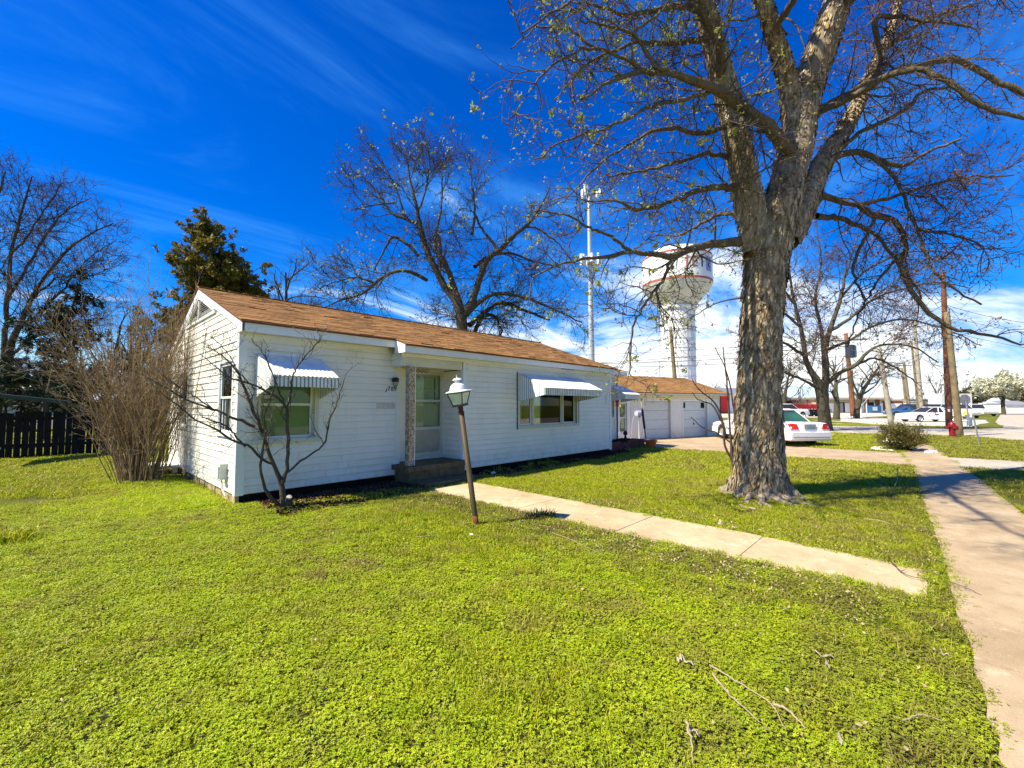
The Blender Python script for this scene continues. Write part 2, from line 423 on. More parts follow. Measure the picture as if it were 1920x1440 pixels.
class MB:
    def __init__(s): s.v = []; s.f = []; s.mi = []; s.cur = 0
    def quad(s, a, b, c, d):
        k = len(s.v); s.v += [tuple(a), tuple(b), tuple(c), tuple(d)]; s.f.append((k, k + 1, k + 2, k + 3)); s.mi.append(s.cur); return s
    def poly(s, pts):
        k = len(s.v); s.v += [tuple(p) for p in pts]; s.f.append(tuple(range(k, k + len(pts)))); s.mi.append(s.cur); return s
    def box(s, x0, x1, y0, y1, z0, z1):
        return s.hexa([(x0, y0, z0), (x1, y0, z0), (x1, y1, z0), (x0, y1, z0), (x0, y0, z1), (x1, y0, z1), (x1, y1, z1), (x0, y1, z1)])
    def hexa(s, p):
        k = len(s.v); s.v += [tuple(q) for q in p]
        for f in ((0, 3, 2, 1), (4, 5, 6, 7), (0, 1, 5, 4), (1, 2, 6, 5), (2, 3, 7, 6), (3, 0, 4, 7)):
            s.f.append(tuple(k + i for i in f)); s.mi.append(s.cur)
        return s
    def prism(s, poly, d):
        """poly: list of 3D points, extruded by vector d"""
        n = len(poly); k = len(s.v); d = Vector(d)
        s.v += [tuple(p) for p in poly] + [tuple(Vector(p) + d) for p in poly]
        s.f.append(tuple(range(k + n - 1, k - 1, -1))); s.f.append(tuple(range(k + n, k + 2 * n))); s.mi += [s.cur] * 2
        for i in range(n):
            j = (i + 1) % n; s.f.append((k + i, k + j, k + n + j, k + n + i)); s.mi.append(s.cur)
        return s
    def tube(s, pts, r, sides=8, caps=True):
        pts = [Vector(p) for p in pts]
        if isinstance(r, (int, float)): r = [r] * len(pts)
        k = len(s.v); ref = None
        for i, p in enumerate(pts):
            t = (pts[min(i + 1, len(pts) - 1)] - pts[max(i - 1, 0)]).normalized()
            if ref is None:
                ref = t.cross(Vector((0, 0, 1)) if abs(t.z) < .9 else Vector((1, 0, 0))).normalized()
            ref = (ref - t * ref.dot(t)).normalized(); b = t.cross(ref)
            for j in range(sides):
                a = 2 * pi * j / sides
                s.v.append(tuple(p + (ref * cos(a) + b * sin(a)) * r[i]))
        for i in range(len(pts) - 1):
            for j in range(sides):
                j2 = (j + 1) % sides
                s.f.append((k + i * sides + j, k + i * sides + j2, k + (i + 1) * sides + j2, k + (i + 1) * sides + j)); s.mi.append(s.cur)
        if caps:
            s.f.append(tuple(k + j for j in range(sides - 1, -1, -1))); s.mi.append(s.cur)
            e = k + (len(pts) - 1) * sides; s.f.append(tuple(e + j for j in range(sides))); s.mi.append(s.cur)
        return s
    def lathe(s, prof, c=(0, 0, 0), sides=20, closed=True):
        """prof: (r, z) from bottom to top round a vertical axis"""
        k = len(s.v)
        for r, z in prof:
            for j in range(sides):
                a = 2 * pi * j / sides; s.v.append((c[0] + r * cos(a), c[1] + r * sin(a), c[2] + z))
        for i in range(len(prof) - 1):
            for j in range(sides):
                j2 = (j + 1) % sides
                s.f.append((k + i * sides + j, k + i * sides + j2, k + (i + 1) * sides + j2, k + (i + 1) * sides + j)); s.mi.append(s.cur)
        if closed:
            s.f.append(tuple(k + j for j in range(sides - 1, -1, -1))); s.mi.append(s.cur)
            e = k + (len(prof) - 1) * sides; s.f.append(tuple(e + j for j in range(sides))); s.mi.append(s.cur)
        return s
    def mesh(s, name, mats, smooth=False):
        m = bpy.data.meshes.new(name); m.from_pydata(s.v, [], s.f)
        if not isinstance(mats, (list, tuple)): mats = [mats]
        for q in mats: m.materials.append(q)
        if len(mats) > 1: m.polygons.foreach_set('material_index', s.mi)
        if smooth: m.polygons.foreach_set('use_smooth', [True] * len(m.polygons))
        m.update(); return m
def part(name, mb, mat, parent=None, loc=(0, 0, 0), rot=(0, 0, 0), smooth=False, local=False, label=None):
    o = link(name, mb.mesh(name, mat, smooth), parent, loc, rot, local=local)
    if label: o['label'] = label
    return o
def offset(mb, loc):
    L = Vector(loc); mb.v = [tuple(Vector(p) - L) for p in mb.v]; return mb
def wpart(name, mb, mat, parent=None, smooth=False, label=None):
    """a part whose mesh was written in world coordinates; its origin is moved to its own middle"""
    a = np.array(mb.v); c = Vector(((a.min(0) + a.max(0)) / 2).tolist()); c.z = float(a[:, 2].min())
    return part(name, offset(mb, c), mat, parent, c, smooth=smooth, label=label)
def quick_mesh(name, V, F, mat, smooth=False):
    """numpy arrays; F is (n, k) with one k"""
    m = bpy.data.meshes.new(name); n, k = F.shape
    m.vertices.add(len(V)); m.vertices.foreach_set('co', np.ascontiguousarray(V, dtype=np.float32).ravel())
    m.loops.add(n * k); m.loops.foreach_set('vertex_index', F.astype(np.int32).ravel())
    m.polygons.add(n); m.polygons.foreach_set('loop_start', np.arange(0, n * k, k, dtype=np.int32))
    m.polygons.foreach_set('loop_total', np.full(n, k, dtype=np.int32))
    if smooth: m.polygons.foreach_set('use_smooth', np.ones(n, dtype=bool))
    m.materials.append(mat); m.update(calc_edges=True); return m
def text_mesh(name, body, size, extrude, mat, bend=None):
    cu = bpy.data.curves.new(name, 'FONT'); cu.body = body; cu.size = size; cu.extrude = extrude; cu.align_x = 'CENTER'
    cu.resolution_u = 3
    tmp = bpy.data.objects.new(name + '_t', cu); COL.objects.link(tmp)
    dg = bpy.context.evaluated_depsgraph_get(); dg.update()
    m = bpy.data.meshes.new_from_object(tmp.evaluated_get(dg))
    bpy.data.objects.remove(tmp, do_unlink=True); bpy.data.curves.remove(cu)
    m.materials.clear(); m.materials.append(mat)
    return m

# ================================================================== GROUND
def LD(lat, D, z=0.0):
    return Vector((cos(YAW) * D + sin(YAW) * lat, sin(YAW) * D - cos(YAW) * lat, z))
def slab(name, pts, ztop, mat, thick=0.06, kind='structure', parent=None):
    mb = MB(); n = len(pts)
    top = [(p[0], p[1], ztop) for p in pts]
    mb.prism([(p[0], p[1], ztop - thick) for p in pts], (0, 0, thick))
    o = part(name, mb, mat, parent)
    if parent is None: tag(o, kind=kind)
    return o
def densify(pts, step=.25, amp=.02, seed=1):
    rnd = random.Random(seed); out = []
    for i in range(len(pts)):
        a, b = Vector((*pts[i][:2], 0)), Vector((*pts[(i + 1) % len(pts)][:2], 0)); L = (b - a).length
        k = max(1, int(L / step)) if L < 40 else 1
        nrm = Vector((-(b - a).y, (b - a).x, 0)).normalized()
        for j in range(k):
            p = a.lerp(b, j / k) + nrm * (rnd.gauss(0, amp) if j else 0); out.append((p.x, p.y))
    return out
mb = MB()
mb.quad((-900, -900, 0), (1500, -900, 0), (1500, 1500, 0), (-900, 1500, 0))
tag(part('lawn', mb, MATS['soil']), kind='structure')
WALK = [(4.84, 6.80), (4.86, 5.0), (4.90, 3.0), (4.93, 1.6), (5.0, .30), (5.25, .10), (5.72, .16), (5.78, 1.6), (5.86, 3.4), (5.95, 5.2), (6.03, 6.86)]
SWALK = [(-1.0, -.42), (1.5, -.31), (3.5, -.21), (5.08, -.13), (8.65, .0), (14.87, .22), (19.5, .55), (22.6, .42), (24.3, -.1), (22.7, -.30), (13.26, -.86), (9.4, -1.02), (5.0, -1.2), (1.5, -1.4), (-1.0, -1.5)]
DRIVE = [(15.55, .24), (15.6, 3.2), (15.75, 5.4), (15.5, 7.2), (17.0, 9.6), (18.2, 9.9), (24.4, 7.85), (22.5, 5.9), (20.6, 4.4), (19.75, 3.2), (19.5, .56)]
APRON = [(16.05, -.70), (16.2, -1.9), (15.9, -6.0), (19.6, -6.0), (18.95, -2.0), (18.9, -.52)]
WA = [(4.96, .02), (4.98, .60), (4.95, 1.6), (4.93, 2.3), (4.88, 5.0), (4.84, 6.83)]
WB = [(5.84, .02), (5.92, .7), (5.98, 1.6), (5.98, 3.4), (6.0, 5.2), (6.03, 6.83)]
WALK = WA + WB[::-1]
SA = [(-1.0, -.40), (3.2, -.20), (5.1, -.14), (6.4, -.11), (8.65, -.01), (14.87, .22), (19.5, .55), (22.6, .42), (24.3, .05)]
SB = [(-1.0, -1.5), (1.5, -1.4), (5.0, -1.2), (9.4, -1.02), (13.26, -.86), (22.7, -.30), (24.3, -.15)]
SWALK = SA + SB[::-1]
def rough(p, s): return densify(p, .18, .012, s)
def interp(pl, t, k=0):
    return float(np.interp(t, [p[k] for p in pl], [p[1 - k] for p in pl]))
def paved(name, ea, eb, t0, t1, step, axis, zt, mat, seed):
    """a walk cast in bays: one slab per bay with narrow open joints"""
    rnd = random.Random(seed); k = 0; t = t0; first = None
    root = bpy.data.objects.new(name, None); COL.objects.link(root); WL[root.name] = Vector((0, 0, 0)); tag(root, kind='structure')
    while t < t1 - .05:
        tb = min(t1, t + step * rnd.uniform(.9, 1.1)); n = max(3, int((tb - t) / .16)); A, B = [], []
        for i in range(n + 1):
            q = t + .004 + (tb - t - .008) * i / n; ja, jb = rnd.gauss(0, .010), rnd.gauss(0, .010)
            if axis == 0: A.append((q, interp(ea, q, 0) + ja)); B.append((q, interp(eb, q, 0) + jb))
            else: A.append((interp(ea, q, 1) + ja, q)); B.append((interp(eb, q, 1) + jb, q))
        pts = A + B[::-1]; dz = rnd.uniform(-.003, .003)
        area = sum(pts[i][0] * pts[(i + 1) % len(pts)][1] - pts[(i + 1) % len(pts)][0] * pts[i][1] for i in range(len(pts)))
        if area < 0: pts = pts[::-1]
        mb = MB(); mb.prism([(x, y, zt + dz - .12) for x, y in pts], (0, 0, .12)); wpart('paving_slab', mb, mat, root)
        t = tb; k += 1
    return root
paved('front_walk', WA, WB, .02, 6.83, 1.55, 1, .018, MATS['walk_concrete'], 1)
paved('sidewalk', SA, SB, -1.0, 24.3, 1.6, 0, .022, MATS['sidewalk_concrete'], 2)

slab('driveway', rough(DRIVE, 3), .014, MATS['drive_concrete'], .12)
slab('driveway_apron', rough(APRON, 4), .012, MATS['street_concrete'], .12)
STREET = [(-60, -6.0), (30.5, -6.0), (33.5, -2.6), (31.0, 4.0), (29.3, 40), (29.0, 70), (33.5, 70), (33.8, 40), (38.5, 9.0), (43.5, 2.0), (42.5, -2.4), (47, -4.2), (62, -5.0), (110, -9.5), (420, -40), (420, -58), (60, -20), (-60, -14)]
STREET[1] = (27.0, -5.2); STREET[2] = (31.8, -1.55)
slab('street', densify(STREET, 1.5, .06, 5), .008, MATS['street_concrete'], .1)
# second concrete pad beyond the side street where the cars stand, and the store's lot
slab('gravel_pad', densify([(46.5, -2.2), (58, -4.2), (70, -5.0), (72, 8.0), (54, 6.0), (45.0, 1.6)], 1.5, .08, 6), .012, MATS['lot_concrete'], .1)
slab('parking_lot', [(66, 12), (74, 6.4), (112, -2.0), (140, -6), (170, 20), (150, 60), (60, 60), (55, 26)], .01, MATS['lot_concrete'], .1)
# pale worn strips in the far lawn
for i, (x0, y0, x1, y1, w) in enumerate([(50, 9.5, 47, 5.2, .5), (57, 8.4, 53, 5.6, .4)]):
    a = Vector((x0, y0, 0)); b = Vector((x1, y1, 0)); n = Vector((-(b - a).y, (b - a).x, 0)).normalized() * w
    slab('worn_path', rough([(a + n)[:2], (b + n)[:2], (b - n)[:2], (a - n)[:2]], 10 + i), .006, MATS['lot_concrete'], .05)
# planting bed of dark mulch along the front of the house
slab('mulch_bed', densify([(2.3, 8.1), (2.4, 7.75), (3.3, 7.35), (4.7, 7.15), (4.95, 6.95), (4.95, 8.1)], .12, .03, 8), .010, MATS['mulch'], .05)
slab('mulch_bed', densify([(6.4, 7.7), (6.3, 7.0), (7.4, 6.75), (9.0, 6.75), (11.0, 6.85), (13.2, 7.1), (14.2, 7.6), (14.4, 8.4)], .12, .04, 9), .010, MATS['soil_and_shade'], .05)

# ================================================================== HOUSE
HX0, HX1, HXJ = 2.06, 12.90, 4.95        # gable plane, right end, jog between the two front walls
Y1, Y2, YD = 8.07, 7.65, 8.40            # front wall 1, front wall 2, door wall
RIDGE_Y, RIDGE_Z, SLOPE = 11.0, 4.08, .35
YB = 13.93
EX = .125
def zroof(y): return RIDGE_Z - abs(y - RIDGE_Y) * SLOPE
house = thing('house', 'low white clapboard bungalow with brown shingle roof and louvred gable vent', 'house', (HX0, Y1, 0))

def board_mesh():
    mb = MB()
    prof = [(0, .012), (-.026, .012), (-.026, .018), (-.010, EX + .001), (0, EX + .001)]
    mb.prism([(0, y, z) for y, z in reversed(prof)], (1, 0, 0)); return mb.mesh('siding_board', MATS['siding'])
BM = board_mesh()
BMS = BM.copy(); BMS.materials.clear(); BMS.materials.append(MATS['stain'])
def boards(parent, org, rotz, u0, u1, z0, z1, openings, seed=0, seams=True, local=False, stains=()):
    rnd = random.Random(seed); n = int(round((z1 - z0) / EX)); c, s_ = cos(rotz), sin(rotz)
    for k in range(n):
        z = z0 + k * EX; zc = z + EX / 2
        segs = [(u0, u1)]
        for a, b, lo, hi in openings:
            if lo < zc < hi:
                new = []
                for p, q in segs:
                    if b <= p or a >= q: new.append((p, q)); continue
                    if a > p + .01: new.append((p, a))
                    if b < q - .01: new.append((b, q))
                segs = new
        for p, q in segs:
            cuts = [p, q]
            if seams and q - p > 2.6: cuts = [p, p + (q - p) * rnd.uniform(.3, .7), q]
            for i in range(len(cuts) - 1):
                a, b = cuts[i], cuts[i + 1]; L = b - a - .004
                mesh = BMS if any(a <= sx <= b and z <= sz < z + EX and L < 1.2 for sx, sz in stains) else BM
                loc = Vector(org) + Vector((c * a, s_ * a, z))
                link('siding_board', mesh, parent, loc, (rnd.gauss(0, .014), rnd.gauss(0, .0007), rotz), (L, 1, 1), local=local)
def backing(parent, org, rotz, u0, u1, z0, z1, openings, thick=.10, name='wall', mat='siding', local=False):
    us = sorted({u0, u1} | {v for o in openings for v in o[:2] if u0 < v < u1})
    zs = sorted({z0, z1} | {v for o in openings for v in o[2:] if z0 < v < z1})
    mb = MB()
    for i in range(len(us) - 1):
        for j in range(len(zs) - 1):
            uc, zc = (us[i] + us[i + 1]) / 2, (zs[j] + zs[j + 1]) / 2
            if any(a < uc < b and lo < zc < hi for a, b, lo, hi in openings): continue
            mb.box(us[i], us[i + 1], 0.001, thick, zs[j], zs[j + 1])
    return part(name, mb, MATS[mat], parent, org, (0, 0, rotz), local=local)

def window(parent, org, rotz, w, h, style='single', cur='shade', mat='beige_trim', cas=.075, local=False, name='window', depth=.05, dy=0.0):
    """frame mesh is the part; sash, pane and curtain hang under it. Origin lower left of the opening."""
    f = MB()
    f.box(-cas, 0, -.032, .02, -cas * .4, h + cas); f.box(w, w + cas, -.032, .02, -cas * .4, h + cas)
    f.box(-.001, w + .001, -.034, .02, h, h + cas)
    f.box(-cas - .02, w + cas + .02, -.055, .03, -cas, -.001)                         # sill
    f.box(-.001, .022, .02, .10, 0, h); f.box(w - .022, w + .001, .02, .10, 0, h); f.box(.022, w - .022, .02, .10, h - .02, h); f.box(.022, w - .022, .02, .10, 0, .02)
    o = part(name, f, MATS[mat], parent, org, (0, 0, rotz), local=local)
    def sash(x0, x1, z0, z1, y, t=.035, am='trim', mid=False):
        y = y + dy; s = MB(); s.box(x0, x0 + t, y, y + .022, z0, z1); s.box(x1 - t, x1, y, y + .022, z0, z1)
        s.box(x0 + t, x1 - t, y + .001, y + .021, z0, z0 + t); s.box(x0 + t, x1 - t, y + .001, y + .021, z1 - t, z1)
        part('sash', s, MATS[am], o, local=True)
        g = MB(); g.box(x0 + t, x1 - t, y + .009, y + .013, z0 + t, z1 - t)
        part('pane', g, MATS['window_glass'], o, local=True)
    def cloth(x0, x1, z0, z1, y, m, waves):
        y = y + dy * 1.5; c = MB(); n = max(2, int((x1 - x0) / .02))
        for i in range(n):
            a, b = x0 + (x1 - x0) * i / n, x0 + (x1 - x0) * (i + 1) / n
            ya = y + (.018 * sin(a * 60) + .01 * sin(a * 23)) * waves; yb = y + (.018 * sin(b * 60) + .01 * sin(b * 23)) * waves
            c.quad((a, ya, z0), (b, yb, z0), (b, yb, z1), (a, ya, z1))
        part('curtain', c, MATS[m], o, local=True, smooth=True)
    if style == 'double':
        sash(.02, w - .02, h * .5 - .01, h - .015, .03); sash(.02, w - .02, .015, h * .5 + .02, .056)
        cloth(.022, w - .022, .02, h - .02, .088, cur, 0.0 if cur == 'shade' else .25)
    elif style == 'picture':
        a, b = w * .21, w * .73
        for x in (a, b):
            m_ = MB(); m_.box(x - .03, x + .03, -.02, .09, .02, h - .02); part('mullion', m_, MATS[mat], o, local=True)
        sash(.02, a - .032, .02, h - .02, .03); sash(a + .032, b - .032, .02, h - .02, .03, .022)
        sash(b + .032, w - .02, .02, h * .80, .056); sash(b + .032, w - .02, h * .80 - .03, h - .02, .03)
        cloth(a - .02, b + .02, .02, h - .02, .125, 'curtain', 1.0)
        cloth(.02, a - .1, .02, h - .02, .30, 'shade', .5); cloth(b + .1, w - .02, .02, h - .02, .30, 'dark', .5)
    return o

def awning(parent, org, rotz, w, drop, out=.75, rise=(.10, .34), val=.17, rib=.062, name='awning', pleat='awn_green', local=False, near=None):
    """metal awning: folded top sheet, ribbed front valance and side panels. Origin at the wall, upper left corner"""
    prof = [(0, 0), (out * .32, -rise[0]), (out, -rise[1])]
    top = MB(); n = int(w / .035)
    for i in range(n):
        a, b = w * i / n, w * (i + 1) / n
        for j in range(2):
            (o0, z0), (o1, z1) = prof[j], prof[j + 1]
            k0, k1 = .0, .0
            ea = .006 * (1 if i % 2 else -1) * (1 if j else .3); eb = -ea
            top.quad((a, -o0, z0 + (ea * .3 if j else 0)), (a, -o1 - .03 * (j), z1 + ea), (b, -o1 - .03 * j, z1 + eb), (b, -o0, z0 + (eb * .3 if j else 0)))
    # thickness underneath
    top.quad((0, -0.0, -.012), (w, -0.0, -.012), (w, -prof[1][0], prof[1][1] - .012), (0, -prof[1][0], prof[1][1] - .012))
    top.quad((0, -prof[1][0], prof[1][1] - .012), (w, -prof[1][0], prof[1][1] - .012), (w, -out, -rise[1] - .014), (0, -out, -rise[1] - .014))
    top.box(-.01, w + .01, -.012, 0, -.02, .03)
    o = part(name, top, MATS['awn_top'], parent, org, (0, 0, rotz), local=local)
    # front valance of pleated strips: alternate proud strips
    m = max(6, int(w / rib)); v = MB()
    for i in range(m):
        a, b = w * i / m, w * (i + 1) / m; c = a + (b - a) * .62
        v.cur = 1; v.box(a, c, -out - .012, -out - .004, -rise[1] - val - .006, -rise[1] - .004)
        v.cur = 0; v.box(c, b, -out + .002, -out + .006, -rise[1] - val + .012, -rise[1] - .006)
    part('valance', v, [MATS['black'] if False else MATS['awn_green'], MATS['awn_top']], o, local=True)
    # side panels of vertical slats following the slope
    for side in (0, 1):
        sp = MB(); k = max(5, int(out / rib)); x = 0 if side == 0 else w; d = -1 if side == 0 else 1
        for i in range(k):
            a, b = out * i / k, out * (i + 1) / k; c = a + (b - a) * .66
            def zt(q):
                return prof[1][1] * q / prof[1][0] if q < prof[1][0] else prof[1][1] + (prof[2][1] - prof[1][1]) * (q - prof[1][0]) / (prof[2][0] - prof[1][0])
            def zb(q): return -drop + (drop - rise[1] - val) * (q / out)
            for (p, q, off, mi) in ((a, c, .010, 1), (c, b, .002, 0)):
                sp.cur = mi
                xo, xi = x + d * off, x + d * (off - .005)
                pts = [(xo, -p, zb(p)), (xo, -q, zb(q) + .004), (xo, -q, zt(q) - .014), (xo, -p, zt(p) - .014)]
                if (side == 1): pts = pts[::-1]
                sp.prism(pts, (-d * .005, 0, 0))
        part('side_panel', sp, [MATS['awn_green'], MATS['awn_top']], o, local=True)
    return o

# --- foundation
mb = MB(); mb.box(HX0 + .02, HX0 + .2, Y1 + .2, YB - .02, 0, .149)
mb.box(HX1 - .2, HX1 - .02, Y2 + .2, YB - .2, 0, .149); mb.box(HX0 + .2, HX1 - .02, YB - .2, YB - .02, 0, .149)
wpart('foundation', mb, MATS['stone'], house)
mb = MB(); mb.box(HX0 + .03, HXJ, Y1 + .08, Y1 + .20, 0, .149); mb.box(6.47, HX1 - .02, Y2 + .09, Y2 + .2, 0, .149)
wpart('front_foundation', mb, MATS['soil_and_shade'], house)  # near-black: the shadow under the front wall is put into the foundation colour
for k in range(14):                                             # loose foundation stones under the gable end
    y0 = Y1 + .03 + k * .42
    st = MB(); h = random.uniform(.12, .147); d = random.uniform(.0, .03)
    st.box(HX0 - .012 + d, HX0 + .05, y0, y0 + .42 - random.uniform(.01, .03), -.02, h)
    wpart('foundation_stone', st, MATS['stone'], house)
# --- walls
W1 = (2.345 - HX0, 3.265 - HX0, 1.02, 2.20)                     # front window of the first wall (u measured from HX0)
o1 = [W1]
backing(house, (HX0, Y1, 0), 0, 0, HXJ - HX0, .15, 2.82, o1)
boards(house, (HX0, Y1, 0), 0, .10, HXJ - HX0, .15, 2.80, [(W1[0] - .05, W1[1] + .05, W1[2] - .05, W1[3] + .04)], 1,
       stains=())
W2 = (8.35 - 6.45, 10.92 - 6.45, 1.06, 2.38)
backing(house, (6.45, Y2, 0), 0, 0, HX1 - 6.45, .15, 2.66, [W2])
boards(house, (6.45, Y2, 0), 0, .10, HX1 - 6.45 - .08, .15, 2.65, [(W2[0] - .05, W2[1] + .05, W2[2] - .05, W2[3] + .03)], 2)
# recess: side wall (faces west), door wall, left cheek
backing(house, (6.45, YD, 0), -pi / 2, .0, YD - Y2, .28, 2.40, [])
boards(house, (6.45, YD, 0), -pi / 2, .0, YD - Y2 - .0, .28, 2.40, [], 3, False)
DX0, DX1, DZ0, DZ1 = 5.50, 6.40, .46, 2.38
backing(house, (5.05, YD, 0), 0, 0, 1.40, .15, 2.5, [(DX0 - 5.05, DX1 - 5.05, DZ0, DZ1)])
boards(house, (5.05, YD, 0), 0, 0.0, 1.40, .20, .45, [], 4, False)
mb = MB(); mb.box(HXJ, HXJ + .11, Y1 - .0, YD, .15, 2.5); wpart('cheek_wall', mb, MATS['siding'], house)
# gable wall
GW = [(YB - 9.17, YB - 8.37, 1.12, 2.34), (YB - 12.7, YB - 11.9, 1.12, 2.34)]
backing(house, (HX0, YB, 0), -pi / 2, 0, YB - Y1, .15, 2.82, GW)
boards(house, (HX0, YB, 0), -pi / 2, 0, YB - Y1 - .02, .15, 2.80, [(a - .05, b + .05, lo - .05, hi + .04) for a, b, lo, hi in GW], 5)
for k in range(22, 34):                                         # shortened boards of the gable triangle
    z = .15 + (k - 1) * EX; z = 2.775 + (k - 22) * EX
    if z > 3.95: break
    def hw(zz): return min(2.93, max(.05, 3.23 - (zz - 2.90) / SLOPE))
    a0, a1 = hw(z), hw(z + EX)
    mbb = MB()
    for sgn in ((-1, 1) if z > 3.44 else (0,)):
        if sgn == 0: ub0, ub1, ut0, ut1 = -a0, a0, -a1, a1
        elif sgn < 0: ub0, ub1, ut0, ut1 = -a0, -max(.0, 1.28 - (z - 3.44) / SLOPE), -a1, -max(0, 1.28 - (z + EX - 3.44) / SLOPE)
        else: ub0, ub1, ut0, ut1 = max(0, 1.28 - (z - 3.44) / SLOPE), a0, max(0, 1.28 - (z + EX - 3.44) / SLOPE), a1
        q = MB()
        if ub1 - ub0 < .02: continue
        ut1 = max(ut1, ut0 + .01)
        q.hexa([(ub0, -.019, 0), (ub1, -.019, 0), (ub1, 0, 0), (ub0, 0, 0), (ut0, -.006, EX + .006), (ut1, -.006, EX + .006), (ut1, 0, EX + .006), (ut0, 0, EX + .006)])
        part('siding_board', q, MATS['siding'], house, (HX0, RIDGE_Y, z), (0, 0, -pi / 2))
g = MB(); g.prism([(HX0 + .001, Y1, 2.82), (HX0 + .001, YB, 2.82), (HX0 + .001, RIDGE_Y, 2.82 + 2.93 * SLOPE + .12)], (.1, 0, 0)); wpart('gable_wall', g, MATS['siding'], house)
g = MB(); g.prism([(HX1 - .1, Y1, 2.6), (HX1 - .1, YB, 2.6), (HX1 - .1, RIDGE_Y, 2.7 + 3.1 * SLOPE + .12)], (.1, 0, 0)); g.box(HX1 - .1, HX1, Y2 + .1, YB, .15, 2.6); wpart('end_wall', g, MATS['siding'], house)
g = MB(); g.box(HX0 + .1, HX1 - .1, YB - .1, YB, .15, 2.8); wpart('back_wall', g, MATS['siding'], house)
# interior floor and ceiling so the rooms stay dark
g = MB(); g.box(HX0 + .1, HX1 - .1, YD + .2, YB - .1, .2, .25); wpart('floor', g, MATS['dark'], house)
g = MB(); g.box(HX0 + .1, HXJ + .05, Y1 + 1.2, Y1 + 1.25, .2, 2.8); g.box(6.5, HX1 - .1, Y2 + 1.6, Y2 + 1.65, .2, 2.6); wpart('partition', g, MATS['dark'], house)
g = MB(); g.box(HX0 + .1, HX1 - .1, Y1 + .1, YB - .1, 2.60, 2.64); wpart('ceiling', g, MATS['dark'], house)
# gable vent
v = MB()
zv, zt_, hwv = 3.40, 3.86, 1.30
v.prism([(HX0 - .045, RIDGE_Y - hwv, zv), (HX0 - .045, RIDGE_Y - hwv + .06, zv), (HX0 - .045, RIDGE_Y, zt_ - .022), (HX0 - .045, RIDGE_Y, zt_)], (.045, 0, 0))
v.prism([(HX0 - .045, RIDGE_Y + hwv, zv), (HX0 - .045, RIDGE_Y, zt_), (HX0 - .045, RIDGE_Y, zt_ - .022), (HX0 - .045, RIDGE_Y + hwv - .06, zv)], (.045, 0, 0))
v.box(HX0 - .045, HX0, RIDGE_Y - hwv - .06, RIDGE_Y + hwv + .06, zv - .05, zv - .001)
v.box(HX0 - .05, HX0 - .001, RIDGE_Y - .018, RIDGE_Y + .018, zv, zt_ - .05)
vent = wpart('gable_vent', v, MATS['trim'], house)
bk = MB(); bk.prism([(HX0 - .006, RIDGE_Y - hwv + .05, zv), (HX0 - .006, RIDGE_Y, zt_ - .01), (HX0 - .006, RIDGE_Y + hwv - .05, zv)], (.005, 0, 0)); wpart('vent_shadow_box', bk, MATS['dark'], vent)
nl = 10
for i in range(nl):
    z = zv + .014 + i * .043; w = hwv - .10 - (z - zv) / SLOPE
    if w < .03: break
    for sg in (-1, 1):
        l = MB(); ya, yb = sorted((RIDGE_Y + sg * .02, RIDGE_Y + sg * (w + .05)))
        l.hexa([(HX0 - .040, ya, z), (HX0 - .040, yb, z), (HX0 - .034, yb, z), (HX0 - .034, ya, z), (HX0 - .022, ya, z + .016), (HX0 - .022, yb, z + .016), (HX0 - .016, yb, z + .016), (HX0 - .016, ya, z + .016)])
        wpart('louvre', l, MATS['trim'], vent)
# corner boards, jog trims
def trimbox(name, x0, x1, y0, y1, z0, z1, mat='trim', parent=None):
    b = MB(); b.box(x0, x1, y0, y1, z0, z1); return wpart(name, b, MATS[mat], parent or house)
trimbox('corner_board', HX0 - .026, HX0 + .10, Y1 - .026, Y1 + .002, .14, 2.80)
trimbox('corner_board', HX0 - .028, HX0 + .002, Y1 + .002, Y1 + .08, .14, 2.80)
trimbox('corner_board', 6.42, 6.55, Y2 - .028, Y2 + .002, .12, 2.42)
trimbox('corner_board', 6.418, 6.448, Y2 + .002, Y2 + .07, .14, 2.42)
trimbox('corner_board', HX1 - .09, HX1 + .02, Y2 - .028, Y2 + .002, .12, 2.65)
trimbox('corner_board', HXJ - .06, HXJ + .02, Y1 - .03, Y1 - .001, .15, .44)
# eaves
def eave(x0, x1, ye, ywall):
    zt = zroof(ye) - .02
    trimbox('fascia', x0, x1, ye, ye + .022, zt - .15, zt)
    trimbox('soffit', x0, x1, ye + .022, ywall - .001, zt - .135, zt - .12, 'soffit')
    trimbox('frieze_board', x0 + .03, x1 - .02, ywall - .032, ywall - .021, zt - .215, zt - .136, 'trim')
    trimbox('gutter_strip', x0, x1, ye - .012, ye - .001, zt - .012, zt + .006, 'rust')
eave(HX0 - .04, HXJ - .18, 7.77, Y1)
eave(HXJ - .18, HX1 + .04, 7.42, Y2)
zt = zroof(7.42) - .02
# end piece of the lower eave, white and sunlit, and the header box over the door
b = MB(); b.prism([(HXJ - .202, 7.42, zt - .15), (HXJ - .202, 7.80, zt - .15), (HXJ - .202, 7.80, zroof(7.8) - .03), (HXJ - .202, 7.42, zt)], (.02, 0, 0)); wpart('eave_return', b, MATS['trim'], house)
b = MB(); b.prism([(HX0 - .062, 7.77, zroof(7.77) - .17), (HX0 - .062, 8.04, zroof(7.77) - .17), (HX0 - .062, 8.04, zroof(8.04) - .03), (HX0 - .062, 7.77, zroof(7.77) - .03)], (.02, 0, 0)); wpart('eave_return', b, MATS['trim'], house)
trimbox('door_header', HXJ - .10, 6.42, Y2 + .01, Y2 + .12, 2.41, zt - .136, 'soffit')
for k in range(2):
    link('siding_board', BM, house, (HXJ - .10, Y1 - .02, 2.41 + k * EX), (0, 0, -pi / 2), (Y1 - Y2 - .05, 1, 1))
